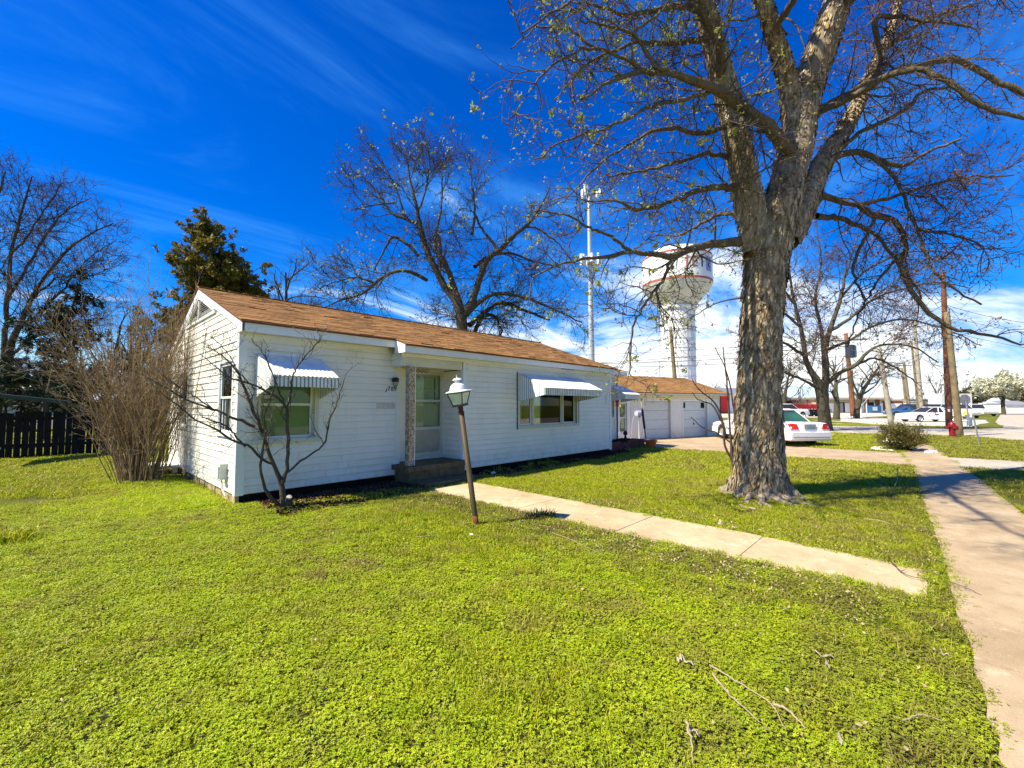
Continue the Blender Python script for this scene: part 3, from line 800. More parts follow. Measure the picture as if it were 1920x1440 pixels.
trimbox('header_side', HXJ - .099, HXJ - .02, Y2 + .12, Y1 - .021, 2.40, zt - .136, 'trim')
trimbox('porch_ceiling', HXJ - .02, 6.44, Y2 + .12, YD, 2.425, 2.45, 'soffit')
trimbox('door_head_panel', 5.05, 6.44, YD - .03, YD - .002, DZ1 + .05, 2.42, 'soffit')
# rake boards
for sg in (-1, 1):
    y_e = RIDGE_Y + sg * (RIDGE_Y - 7.77); b = MB(); ze = zroof(y_e) - .02
    pts = [(HX0 - .058, y_e, ze - .15), (HX0 - .058, y_e, ze), (HX0 - .058, RIDGE_Y, RIDGE_Z - .02), (HX0 - .058, RIDGE_Y, RIDGE_Z - .17)]
    if sg > 0: pts = pts[::-1]
    b.prism(pts, (.032, 0, 0)); wpart('rake_board', b, MATS['trim'], house)
    b = MB(); y_a = RIDGE_Y + sg * 1.42; y_b = RIDGE_Y
    pts = [(HX0 - .05, y_a, zroof(y_a) - .165), (HX0 - .05, y_b, RIDGE_Z - .165), (HX0 - .05, y_b, RIDGE_Z - .23), (HX0 - .05, RIDGE_Y + sg * 1.27, RIDGE_Z - .215 - .35 * 1.27)]
    b.prism(pts, (.028, 0, 0)); wpart('gable_panel', b, MATS['trim'], house)
# roof deck and shingles
def roof_slab(parent, name, quadpts, th=.03, mat='brown', local=False):
    mb = MB(); lo = [(p[0], p[1], p[2] - th) for p in quadpts]; mb.prism(lo, (0, 0, th))
    return part(name, mb, MATS[mat], parent, local=True) if local else wpart(name, mb, MATS[mat], parent)
XA, XB = HX0 - .075, HX1 + .10
roof = roof_slab(house, 'roof', [(XA, 7.77 - .03, zroof(7.74) + .004), (HXJ - .2, 7.74, zroof(7.74) + .004), (HXJ - .2, 7.39, zroof(7.39) + .004), (XB, 7.39, zroof(7.39) + .004), (XB, RIDGE_Y, RIDGE_Z + .004), (XA, RIDGE_Y, RIDGE_Z + .004)])
roof_slab(house, 'roof', [(XA, RIDGE_Y, RIDGE_Z + .004), (XB, RIDGE_Y, RIDGE_Z + .004), (XB, 14.26, zroof(14.26) + .004), (XA, 14.26, zroof(14.26) + .004)])
def shingles(name, x0, x1, ylo, yhi, zfun, parent, seed, xlo=None, local=False, expo=.14, sgn=1):
    """tabs laid in lapping courses from the eave (ylo) up to the ridge (yhi)"""
    rnd = random.Random(seed); mb = MB(); L = abs(yhi - ylo); n = int(L / (expo * .945)) + 1
    d = 1 if yhi > ylo else -1
    for k in range(n):
        ya = ylo + d * k * expo * .945; yb = ya + d * (expo * 1.25)
        if (yb - yhi) * d > 0: yb = yhi
        if (yhi - ya) * d < .02: break
        xs = x0
        if xlo and (ya - xlo[1]) * d < -.001: xs = xlo[0]
        x = xs - (.15 if k % 2 else 0) * 1.0; x = xs + .0
        first = True
        while x < x1 - .001:
            w = .305 if not first else .305 * (.5 if k % 2 else 1); first = False
            xb = min(x + w, x1); t = rnd.uniform(.007, .018) + (.012 if rnd.random() < .02 else 0); s = rnd.uniform(-.009, .009)
            za, zb = zfun(ya) + .006, zfun(yb) + .006
            p = [(x + .002, ya + s, za), (xb - .002, ya + s, za), (xb - .002, yb, zb), (x + .002, yb, zb),
                 (x + .002, ya + s, za + t), (xb - .002, ya + s, za + t), (xb - .002, yb, zb + .002), (x + .002, yb, zb + .002)]
            if d < 0: p = [p[1], p[0], p[3], p[2], p[5], p[4], p[7], p[6]]
            mb.hexa(p); x = xb
    o = part(name, mb, MATS['shingle'], parent, local=True) if local else wpart(name, mb, MATS['shingle'], parent)
    o['kind'] = 'stuff'; return o
shingles('shingles', XA - .01, XB + .01, 7.38, RIDGE_Y - .01, zroof, house, 1, xlo=(HXJ - .21, 7.73))
shingles('shingles', XA - .01, XB + .01, 14.28, RIDGE_Y + .01, zroof, house, 2)
rc = MB(); x = XA
while x < XB:
    rc.prism([(x, RIDGE_Y - .12, RIDGE_Z - .018 + .012), (x, RIDGE_Y - .12, RIDGE_Z - .006 + .012), (x, RIDGE_Y, RIDGE_Z + .034), (x, RIDGE_Y + .12, RIDGE_Z + .006), (x, RIDGE_Y + .12, RIDGE_Z - .006)], (.27, 0, -.004)); x += .28
rcp = wpart('ridge_caps', rc, MATS['shingle'], house); rcp['kind'] = 'stuff'
# lifted shingle tab and a small roof vent
q = MB(); q.hexa([(5.3, 10.2, zroof(10.2) + .01), (5.55, 10.22, zroof(10.22) + .02), (5.5, 10.4, zroof(10.4) + .01), (5.28, 10.38, zroof(10.38) + .01), (5.32, 10.2, zroof(10.2) + .05), (5.55, 10.22, zroof(10.22) + .035), (5.5, 10.4, zroof(10.4) + .02), (5.28, 10.38, zroof(10.38) + .02)])
wpart('loose_shingle', q, MATS['brown'], house)
# windows, awnings
window(house, (HX0 + W1[0], Y1, W1[2]), 0, W1[1] - W1[0], W1[3] - W1[2], 'double', 'shade')
window(house, (6.45 + W2[0], Y2, W2[2]), 0, W2[1] - W2[0], W2[3] - W2[2], 'picture')
for a, b, lo, hi in GW:
    window(house, (HX0, YB - a, lo), -pi / 2, b - a, hi - lo, 'double', 'lace', mat='trim', cas=.05, dy=-.036)
awning(house, (2.29, Y1 - .022, 2.47), 0, 1.06, .76, .78, (.12, .40), .17, .062)
awning(house, (8.30, Y2 - .022, 2.44), 0, 2.62, .74, .88, (.10, .40), .18, .072)
# thin shading frame round the big window
for (x0, x1, z0, z1) in ((8.235, 8.255, .98, 2.47), (11.0, 11.02, .98, 2.30)):
    trimbox('window_bead', x0, x1, Y2 - .036, Y2 - .02, z0, z1, 'green_frame')
# door
f = MB()
f.box(DX0 - .09, DX0, YD - .035, YD + .10, DZ0 - .01, DZ1 + .07); f.box(DX1, DX1 + .04, YD - .035, YD + .10, DZ0 - .01, DZ1 + .07); f.box(DX0, DX1, YD - .034, YD + .10, DZ1, DZ1 + .07)
f.box(DX0 - .09, DX1 + .04, YD - .05, YD + .1, DZ0 - .05, DZ0 - .011)
wpart('door_frame', f, MATS['beige_trim'], house)
f = MB(); y = YD - .022; T = .055
f.box(DX0 + .005, DX0 + T, y, y + .03, DZ0, DZ1 - .005); f.box(DX1 - T, DX1 - .005, y, y + .03, DZ0, DZ1 - .005)
for z0, z1 in ((DZ0, DZ0 + .06), (DZ0 + .58, DZ0 + .64), (DZ0 + 1.22, DZ0 + 1.27), (DZ1 - .07, DZ1 - .005)):
    f.box(DX0 + T, DX1 - T, y + .001, y + .029, z0, z1)
sdoor = wpart('storm_door', f, MATS['alum'], house)
for z0, z1 in ((DZ0 + .64, DZ0 + 1.22), (DZ0 + 1.27, DZ1 - .07)):
    g = MB(); g.box(DX0 + T, DX1 - T, y + .013, y + .017, z0, z1); wpart('pane', g, MATS['window_glass'], sdoor)
g = MB(); g.box(DX0 + T, DX1 - T, y + .010, y + .018, DZ0 + .06, DZ0 + .58); g.box(DX0 + T + .04, DX1 - T - .04, y + .006, y + .010, DZ0 + .10, DZ0 + .54); wpart('kick_panel', g, simple('grey_beige_panel', (.36, .35, .27), .5, .4, .2, var=.08), sdoor)
g = MB(); g.box(DX0 + .018, DX0 + .036, y - .035, y - .001, DZ0 + .86, DZ0 + 1.0); wpart('handle', g, MATS['black'], sdoor)
g = MB()
for k in range(3): g.box(DX1 - .03, DX1 + .012, y - .012, y - .001, DZ0 + .25 + k * .62, DZ0 + .37 + k * .62)
wpart('hinges', g, MATS['alum'], sdoor)
f = MB(); yi = YD + .06
f.box(DX0 + .01, DX1 - .01, yi, yi + .04, DZ0, DZ0 + 1.17); f.box(DX0 + .01, DX0 + .13, yi, yi + .04, DZ0 + 1.17, DZ1); f.box(DX1 - .13, DX1 - .01, yi, yi + .04, DZ0 + 1.17, DZ1)
f.box(DX0 + .13, DX1 - .13, yi, yi + .04, DZ1 - .12, DZ1)
for k in range(1, 2): f.box(DX0 + .13, DX1 - .13, yi, yi + .03, DZ0 + 1.17 + k * .30, DZ0 + 1.20 + k * .30)
for k in range(4): f.box(DX0 + .02, DX1 - .02, yi - .006, yi - .001, DZ0 + .12 + k * .27, DZ0 + .135 + k * .27)
idoor = wpart('inner_door', f, simple('inner_door_paint', (.62, .60, .44), .6, .3, var=.06), house)
g = MB(); n = 24
for i in range(n):
    a = DX0 + .13 + (DX1 - DX0 - .26) * i / n; b_ = DX0 + .13 + (DX1 - DX0 - .26) * (i + 1) / n
    g.quad((a, yi + .06 + .012 * (i % 2), DZ0 + 1.17), (b_, yi + .06 + .012 * ((i + 1) % 2), DZ0 + 1.17), (b_, yi + .06 + .012 * ((i + 1) % 2), DZ1 - .12), (a, yi + .06 + .012 * (i % 2), DZ1 - .12))
wpart('curtain', g, MATS['curtain'], idoor)
# porch slab, riser block, lower step, post
trimbox('porch_slab', 4.86, 6.41, 7.44, YD - .06, .27, .37, 'stepc')
for k, (a, b) in enumerate(((4.93, 5.30), (5.31, 5.66), (5.67, 6.02), (6.03, 6.38))):
    s = MB(); s.box(a, b, 7.50 + random.uniform(-.01, .01), 7.72, .0, .268); wpart('porch_block', s, MATS['stepc'], house)
s = MB(); s.box(4.94, 5.2, 7.73, 8.05, 0, .268); wpart('porch_block', s, MATS['stepc'], house)
trimbox('lower_step', 5.02, 6.36, 6.98, 7.48, .0, .085, 'stepc')
pm = MB(); n = 40
for i in range(n):
    z0, z1 = .372 + (2.40 - .372) * i / n, .372 + (2.40 - .372) * (i + 1) / n
    e = random.uniform(-.003, .003)
    pm.box(4.965 + e, 5.10 + e * .5, 7.58 + e, 7.715, z0, z1)
wpart('porch_post', pm, MATS['post'], house)
pm = MB(); pm.box(5.1, 5.118, 7.585, 7.60 + .005, .372, 2.40); wpart('post_trim', pm, MATS['trim'], house)
# ornamental bracket left of the post: curled iron strips
br = MB()
for s in range(7):
    pts = []
    for i in range(12):
        a = i / 11 * 4.6; r = .05 * (1 - i / 15)
        pts.append((5.16 + s * .05 + r * cos(a), 7.66, 2.36 - .03 * (s % 2) - r * sin(a)))
    br.tube(pts, .006, 5)
wpart('scroll_bracket', br, MATS['rust'], house)
# porch light, numbers, stained patch, meter
pl = MB(); pl.lathe([(.055, .0), (.075, -.03), (.07, -.09)][::-1], (4.885, Y1 - .09, 2.18), 16); pl.box(4.87, 4.90, Y1 - .07, Y1 - .018, 2.12, 2.17)
light = wpart('porch_light', pl, MATS['black'], house, smooth=False)
pl = MB(); pl.lathe([(.012, -.20), (.045, -.17), (.058, -.12), (.06, -.085)], (4.885, Y1 - .09, 2.18), 16); wpart('globe', pl, MATS['lamp_glass'], light, smooth=True)
numx = 4.70
for i, (ch, dx, dz, rz) in enumerate((('1', 0, -.03, .28), ('7', .075, .005, -.1), ('0', .15, 0, 0), ('9', .225, 0.003, -.05))):
    m = text_mesh('house_number', ch, .125, .004, MATS['black'])
    link('house_number', m, house, (numx + dx, Y1 - .028, 1.90 + dz), (radians(90), rz, 0))
link('stained_board', BMS, house, (4.50, Y1 - .004, 1.525), (0, 0, 0), (.42, 1, 1))
mt_ = MB(); mt_.box(HX0 - .13, HX0 - .02, 8.50, 8.68, .36, .62); mt_.box(HX0 - .15, HX0 - .131, 8.53, 8.65, .40, .58); mt_.tube([(HX0 - .08, 8.6, .36), (HX0 - .08, 8.55, .2), (HX0 - .06, 8.42, .10)], .012, 6)
wpart('meter_box', mt_, simple('grey_meter', (.52, .54, .50), .5, .4, var=.08), house)
# missing piece of frieze (dark gap) under the eave
trimbox('soffit_gap', 10.1, 10.75, 7.46, 7.60, zroof(7.42) - .165, zroof(7.42) - .156, 'dark')
# side wing
backing(house, (HX1, 8.42, 0), 0, .0, 1.66, .15, 2.68, [(1.20, 1.52, 1.16, 2.2)])
boards(house, (HX1, 8.42, 0), 0, .0, 1.60, .15, 2.65, [(1.17, 1.55, 1.12, 2.24)], 6, False)
window(house, (HX1 + 1.20, 8.42, 1.16), 0, .32, 1.04, 'double', 'dark', mat='trim', cas=.04)
trimbox('corner_board', HX1 + 1.58, HX1 + 1.68, 8.39, 8.42, .15, 2.65)
g = MB(); g.box(HX1 + 1.56, HX1 + 1.66, 8.52, 11.5, .15, 2.68); wpart('wing_wall', g, MATS['siding'], house)
trimbox('drain_pipe', HX1 + 1.70, HX1 + 1.74, 8.36, 8.40, .2, 2.6, 'green_frame')
trimbox('fascia', HX1 + .03, HX1 + 1.84, 8.0, 8.02, 2.69, 2.84)
trimbox('soffit', HX1 + .03, HX1 + 1.84, 8.021, 8.41, 2.70, 2.715, 'soffit')
roof_slab(house, 'roof', [(HX1 + .02, 7.97, 2.865), (HX1 + 1.88, 7.97, 2.865), (HX1 + 1.88, 9.6, 3.30), (HX1 + .02, 9.6, 3.30)], .02, 'shingle')
awning(house, (13.78, 8.40, 2.36), 0, 1.12, .66, .80, (.10, .36), .17, .075)

# ================================================================== GARAGE (own rotated frame)
GO = (19.70, 9.38, 0); GR = radians(-18.49)
garage = thing('garage', 'white sided double garage with brown roof and two panel doors', 'garage', GO, GR)
def gp(name, mb, mat, parent=None, label=None): return part(name, mb, MATS[mat] if isinstance(mat, str) else mat, parent or garage, local=True, label=label)
op = [(-.62, 1.18, 0, 1.80), (2.06, 3.87, 0, 1.80), (-2.10, -1.66, .36, 1.72)]
backing(garage, (0, 0, 0), 0, -2.6, 4.92, 0, 2.12, op, local=True)
boards(garage, (0, 0, 0), 0, -1.42, 4.86, .0, 2.10, [(-.70, 1.28, 0, 1.88), (1.98, 3.95, 0, 1.88)], 7, False, local=True)
b = MB(); b.box(4.82, 4.92, .101, 5.2, 0, 2.1); b.box(-2.6, 4.92, 5.2, 5.3, 0, 2.1); gp('wall', b, 'siding')
b = MB(); b.prism([(4.84, 0.0, 2.12), (4.84, 5.2, 2.12), (4.84, 2.5, 3.05)], (.08, 0, 0)); gp('gable_wall', b, 'siding')
b = MB(); b.box(4.86, 4.95, -.025, .0, 0, 2.1); gp('corner_board', b, 'brown')
for x0, x1 in ((-.62, 1.18), (2.06, 3.87)):
    d = MB(); d.box(x0 - .08, x0, -.03, .08, 0, 1.88); d.box(x1, x1 + .08, -.03, .08, 0, 1.88); d.box(x0, x1, -.03, .08, 1.80, 1.88)
    dr = gp('garage_door', d, 'trim')
    for k in range(4):
        z0, z1 = .01 + k * .447, .01 + (k + 1) * .447 - .012
        p_ = MB(); p_.box(x0 + .005, x1 - .005, .10, .13, z0, z1)
        nn = 2 if k < 4 else 0
        p_.box(x0 + .03, x1 - .03, .096, .0995, z0 + .03, z1 - .03)
        gp('door_panel', p_, simple('garage_door_paint', (.62, .66, .62), .5, .3, var=.05), dr)
    if x0 > 1:
        for wx in (2.07, 3.50):
            g = MB(); g.box(wx, wx + .26, .082, .091, 1.46, 1.74); gp('door_window', g, 'dark', dr)
        g = MB(); g.box(2.9, 2.95, .06, .09, .62, .72); gp('handle', g, 'black', dr)
window(garage, (-2.10, 0, .36), 0, .44, 1.36, 'double', 'lace', mat='trim', cas=.10, local=True)
b = MB(); b.box(-2.3, -1.45, -.022, -.001, .0, .30); b.box(-2.32, -2.2, -.021, -.001, .30, 2.1); b.box(-1.55, -1.44, -.021, -.001, .3, 2.1); b.box(-2.2, -1.55, -.021, -.001, 1.85, 2.1); gp('trim_board', b, 'trim')
def gz(y): return 3.20 - abs(y - 2.5) * .34
b = MB(); b.box(-2.3, 5.05, -.42, -.40, 2.12, 2.20); gp('fascia', b, 'trim')
b = MB(); b.box(-2.3, 5.03, -.399, -.03, 2.10, 2.115); gp('soffit', b, 'soffit')
b = MB(); b.box(-1.4, 4.85, -.036, -.022, 1.93, 2.09); gp('frieze_board', b, 'soffit')
for ya, yb in ((-.45, 2.5), (2.5, 5.45)):
    mbq = MB(); lo = [(-2.1, ya, gz(ya) - .03), (5.12, ya, gz(ya) - .03), (5.12, yb, gz(yb) - .03), (-2.1, yb, gz(yb) - .03)]; mbq.prism(lo, (0, 0, .03)); gp('roof', mbq, 'brown')
shingles('shingles', -2.12, 5.14, -.47, 2.49, gz, garage, 3, local=True)
shingles('shingles', -2.12, 5.14, 5.47, 2.51, gz, garage, 4, local=True)
b = MB(); b.prism([(5.06, -.43, gz(-.43) - .17), (5.06, -.43, gz(-.43) - .03), (5.06, 2.5, 3.17), (5.06, 2.5, 3.02)], (.03, 0, 0)); gp('rake_board', b, 'brown')

# ================================================================== TREES
def batch_tubes(Pt, R, sides=3, seed=0):
    """Pt (K,n,3), R (K,n) -> vertices, quads"""
    rs = np.random.RandomState(seed); K, n, _ = Pt.shape
    T = np.gradient(Pt, axis=1); T /= np.linalg.norm(T, axis=2, keepdims=True) + 1e-9
    ref = rs.normal(size=(K, 1, 3)); U = np.cross(T, np.broadcast_to(ref, T.shape)); U /= np.linalg.norm(U, axis=2, keepdims=True) + 1e-9
    V = np.cross(T, U)
    a = np.arange(sides) * 2 * pi / sides
    ring = U[:, :, None, :] * np.cos(a)[None, None, :, None] + V[:, :, None, :] * np.sin(a)[None, None, :, None]
    verts = (Pt[:, :, None, :] + ring * R[:, :, None, None]).reshape(-1, 3)
    base = (np.arange(K) * n * sides)[:, None, None]; i = (np.arange(n - 1) * sides)[None, :, None]; j = np.arange(sides)[None, None, :]; j2 = (j + 1) % sides
    F = np.stack([base + i + j, base + i + j2, base + i + sides + j2, base + i + sides + j], axis=-1).reshape(-1, 4)
    return verts, F
def join(parts):
    Vs, Fs, k = [], [], 0
    for V, F in parts: Vs.append(V); Fs.append(F + k); k += len(V)
    return np.concatenate(Vs), np.concatenate(Fs)
def grow(rs, S, Dr, L, R0, n, wander=.18, trop=0.0, curl=0.0, taper=.75):
    """K curved branches. trop: pull towards up (+) or down (-), curl: late upward pull"""
    K = len(S); Pt = np.zeros((K, n, 3)); Pt[:, 0] = S; d = Dr / (np.linalg.norm(Dr, axis=1, keepdims=True) + 1e-9)
    st = (L / (n - 1))[:, None]; bend = rs.normal(scale=wander * .6, size=(K, 3))
    for i in range(1, n):
        d = d + rs.normal(scale=wander, size=(K, 3)) + bend
        d[:, 2] += trop + curl * (i / n)
        d /= np.linalg.norm(d, axis=1, keepdims=True) + 1e-9
        Pt[:, i] = Pt[:, i - 1] + d * st
    t = np.linspace(0, 1, n)[None, :]; R = R0[:, None] * (1 - taper * t)
    return Pt, R
def sprout(rs, Pt, R, per_m, t0=.15, ang=(35, 65), ratio=(.35, .6), lmin=.1, lmax=9, rr=.55, flat=0.0, lens=None, rmin=.0015, trange=1.0):
    """children of the given branches: starts, directions, lengths, radii"""
    K, n, _ = Pt.shape
    seg = np.linalg.norm(np.diff(Pt, axis=1), axis=2).sum(1)
    cnt = rs.poisson(seg * per_m); idx = np.repeat(np.arange(K), cnt); M = len(idx)
    t = t0 + (trange - t0) * rs.rand(M); f = t * (n - 1); i = np.minimum(f.astype(int), n - 2); w = (f - i)[:, None]
    S = Pt[idx, i] * (1 - w) + Pt[idx, i + 1] * w
    T = Pt[idx, i + 1] - Pt[idx, i]; T /= np.linalg.norm(T, axis=1, keepdims=True) + 1e-9
    q = rs.normal(size=(M, 3)); q[:, 2] *= (1 - flat); q -= T * (q * T).sum(1, keepdims=True); q /= np.linalg.norm(q, axis=1, keepdims=True) + 1e-9
    a = np.radians(rs.uniform(ang[0], ang[1], M))[:, None]
    D = T * np.cos(a) + q * np.sin(a)
    L = (seg[idx] if lens is None else lens) * rs.uniform(ratio[0], ratio[1], M) * (1.15 - .6 * t)
    L = np.clip(L, lmin, lmax)
    rp = R[idx, i] * (1 - w[:, 0]) + R[idx, i + 1] * w[:, 0]
    return S, D, L, np.maximum(rp * rr * rs.uniform(.7, 1.0, M), rmin)
def resample(pts, n, jitter=0.0, rs=None):
    p = np.array([list(q) for q in pts], float)
    if len(p) > 2:                                             # Catmull-Rom through the points
        e = np.vstack([2 * p[0] - p[1], p, 2 * p[-1] - p[-2]]); out = []
        for i in range(len(p) - 1):
            for u in np.linspace(0, 1, 8, endpoint=False):
                a, b, c, d = e[i], e[i + 1], e[i + 2], e[i + 3]
                out.append(.5 * ((2 * b) + (-a + c) * u + (2 * a - 5 * b + 4 * c - d) * u * u + (-a + 3 * b - 3 * c + d) * u ** 3))
        out.append(p[-1]); p = np.array(out)
    s = np.concatenate([[0], np.cumsum(np.linalg.norm(np.diff(p, axis=0), axis=1))]); q = np.linspace(0, s[-1], n)
    r = np.stack([np.interp(q, s, p[:, k]) for k in range(p.shape[1])], axis=1)
    if jitter: r[1:, :3] += rs.normal(scale=jitter, size=(n - 1, 3))
    return r
def limbs_from_photo(specs, n, jitter, rs, ws=1.0):
    """spec: list of (x, y, D, width_px) along a limb"""
    Pts, Rad = [], []
    for sp in specs:
        rows = [(*P(x, y, D), w * ws * D / FPX / 2) for x, y, D, w in sp]
        r = resample(rows, n, jitter, rs); Pts.append(r[:, :3]); Rad.append(np.maximum(r[:, 3], .004))
    return np.array(Pts), np.array(Rad)
def leaf_quads(rs, C, size, up=.0, elong=1.6):
    """small leaf faces at points C"""
    M = len(C); a = rs.normal(size=(M, 3)); a /= np.linalg.norm(a, axis=1, keepdims=True); b = rs.normal(size=(M, 3)); b[:, 2] += up
    b -= a * (a * b).sum(1, keepdims=True); b /= np.linalg.norm(b, axis=1, keepdims=True) + 1e-9
    s = size * rs.uniform(.6, 1.3, (M, 1)); V = np.stack([C - a * s * elong * .5, C + b * s * .5, C + a * s * elong * .5, C - b * s * .5], axis=1).reshape(-1, 3)
    return V, np.arange(M * 4).reshape(M, 4)
def clump_points(rs, C, k, spread):
    return np.repeat(C, k, axis=0) + rs.normal(scale=spread, size=(len(C) * k, 3))
def npart(name, VF, mat, parent, smooth=False, kind=None, base=None):
    V, F = VF; c = np.array(wloc(parent)) if parent is not None else np.zeros(3)
    o = link(name, quick_mesh(name, V - c, F, MATS[mat], smooth), parent, tuple(c) if parent is not None else (0, 0, 0))
    if kind: o['kind'] = kind
    return o
def noise_arr(V, sc, seed=0.0):
    return np.array([mnoise.noise(Vector((v[0] * sc[0] + seed, v[1] * sc[1] + seed * .7, v[2] * sc[2]))) for v in V])

# ---------------- the big maple in front of the garage
rs = np.random.RandomState(11)
TB = G(1424, 934)
maple = thing('maple_tree', 'massive old maple with pale shaggy bark beside the sidewalk, twigs just budding', 'tree', (TB.x, TB.y, 0))
D0 = 7.7
def trunk_mesh(rows, sides, amp, flare=None, twist=0.0, seed=0.0):
    """rows: (x,y,z,r) path -> displaced bark surface"""
    rows = np.array(rows); n = len(rows); V = []
    for i in range(n):
        c = rows[i, :3]; r = rows[i, 3]
        t = rows[min(i + 1, n - 1), :3] - rows[max(i - 1, 0), :3]; t /= np.linalg.norm(t)
        u = np.cross(t, [0.31, 1, 0.05]); u /= np.linalg.norm(u); v = np.cross(t, u)
        for j in range(sides):
            a = 2 * pi * j / sides
            lob = 1 + .07 * sin(3 * a + twist * c[2] + seed) + .05 * sin(5 * a - twist * 1.6 * c[2])
            if flare:
                h = max(0, flare - c[2]) / flare
                root = max(0.0, cos(6 * a + 1.1 * sin(a * 2) + .5)) ** 1.2
                lob += h ** 2.6 * (.20 + .72 * root)
            V.append(c + (u * cos(a) + v * sin(a)) * r * lob)
    V = np.array(V); C = np.repeat(rows[:, :3], sides, axis=0); N = V - C; N /= np.linalg.norm(N, axis=1, keepdims=True)
    tw = V.copy(); ang = V[:, 2] * .9; ca, sa = np.cos(ang), np.sin(ang); q = V - C
    tw[:, 0] = q[:, 0] * ca - q[:, 1] * sa + C[:, 0]; tw[:, 1] = q[:, 0] * sa + q[:, 1] * ca + C[:, 1]
    d = noise_arr(tw, (10, 10, 1.5), seed) * .65 + noise_arr(tw, (26, 26, 4), seed + 4) * .45 + noise_arr(tw, (60, 60, 14), seed + 9) * .2
    d = np.sign(d) * np.abs(d) ** .8
    V = V + N * (d * amp)[:, None]
    i = (np.arange(n - 1) * sides)[:, None]; j = np.arange(sides)[None, :]; j2 = (j + 1) % sides
    F = np.stack([i + j, i + j2, i + sides + j2, i + sides + j], axis=-1).reshape(-1, 4)
    return V, F, N
TRUNK = [(1424, 945, D0, 104), (1424, 918, D0, 98), (1423, 880, D0, 94), (1422, 820, D0, 91), (1423, 740, D0, 87), (1427, 660, D0, 84), (1432, 580, D0, 82), (1437, 510, D0, 85), (1444, 450, D0, 92), (1455, 405, D0, 84), (1474, 350, D0 + .05, 72)]
rows = resample([(*P(x, y, D), w * .80 * D / FPX / 2) for x, y, D, w in TRUNK], 260)
rows[0, 2] = -.08
V, F, Nn = trunk_mesh(rows, 130, .05, flare=.75, twist=.9, seed=2.0)
npart('trunk', (V, F), 'shaggy_bark', maple)
trV, trN = V, Nn
STEMS = [
 [(1420, 470, D0 - .05, 58), (1408, 400, D0 - .1, 62), (1398, 340, D0 - .15, 58), (1384, 270, D0 - .25, 54), (1370, 200, D0 - .3, 50), (1352, 130, D0 - .4, 46), (1334, 60, D0 - .5, 43), (1316, 0, D0 - .6, 40), (1290, -110, D0 - .7, 34), (1250, -260, D0 - .9, 24), (1200, -420, D0 - 1.1, 10)],
 [(1462, 400, D0, 60), (1480, 330, D0 + .1, 66), (1494, 270, D0 + .15, 66), (1505, 215, D0 + .2, 62), (1520, 150, D0 + .2, 60), (1545, 80, D0 + .1, 60), (1565, 20, D0, 55), (1590, -70, D0 - .1, 46), (1620, -220, D0 - .2, 32), (1640, -400, D0 - .3, 12)],
 [(1490, 240, D0 + .15, 42), (1484, 180, D0 + .15, 40), (1466, 110, D0, 34), (1446, 50, D0 - .2, 32), (1424, -20, D0 - .4, 28), (1390, -140, D0 - .7, 18), (1370, -280, D0 - .9, 8)],
 [(1478, 450, D0 + .05, 50), (1500, 395, D0 + .1, 58), (1522, 345, D0 + .25, 46), (1545, 300, D0 + .45, 38), (1575, 255, D0 + .8, 34), (1598, 215, D0 + 1.0, 30), (1618, 170, D0 + 1.2, 25), (1640, 120, D0 + 1.3, 18), (1668, 60, D0 + 1.4, 14), (1700, -40, D0 + 1.4, 9)],
]
SP, SR = limbs_from_photo(STEMS, 60, .004, rs, .84)
pp = []
for k in range(4):
    rws = np.hstack([SP[k], SR[k][:, None]]); v, f, n_ = trunk_mesh(rws, 36, .022, twist=.5, seed=7.0 + k); pp.append((v, f))
npart('stems', join(pp), 'shaggy_bark', maple)
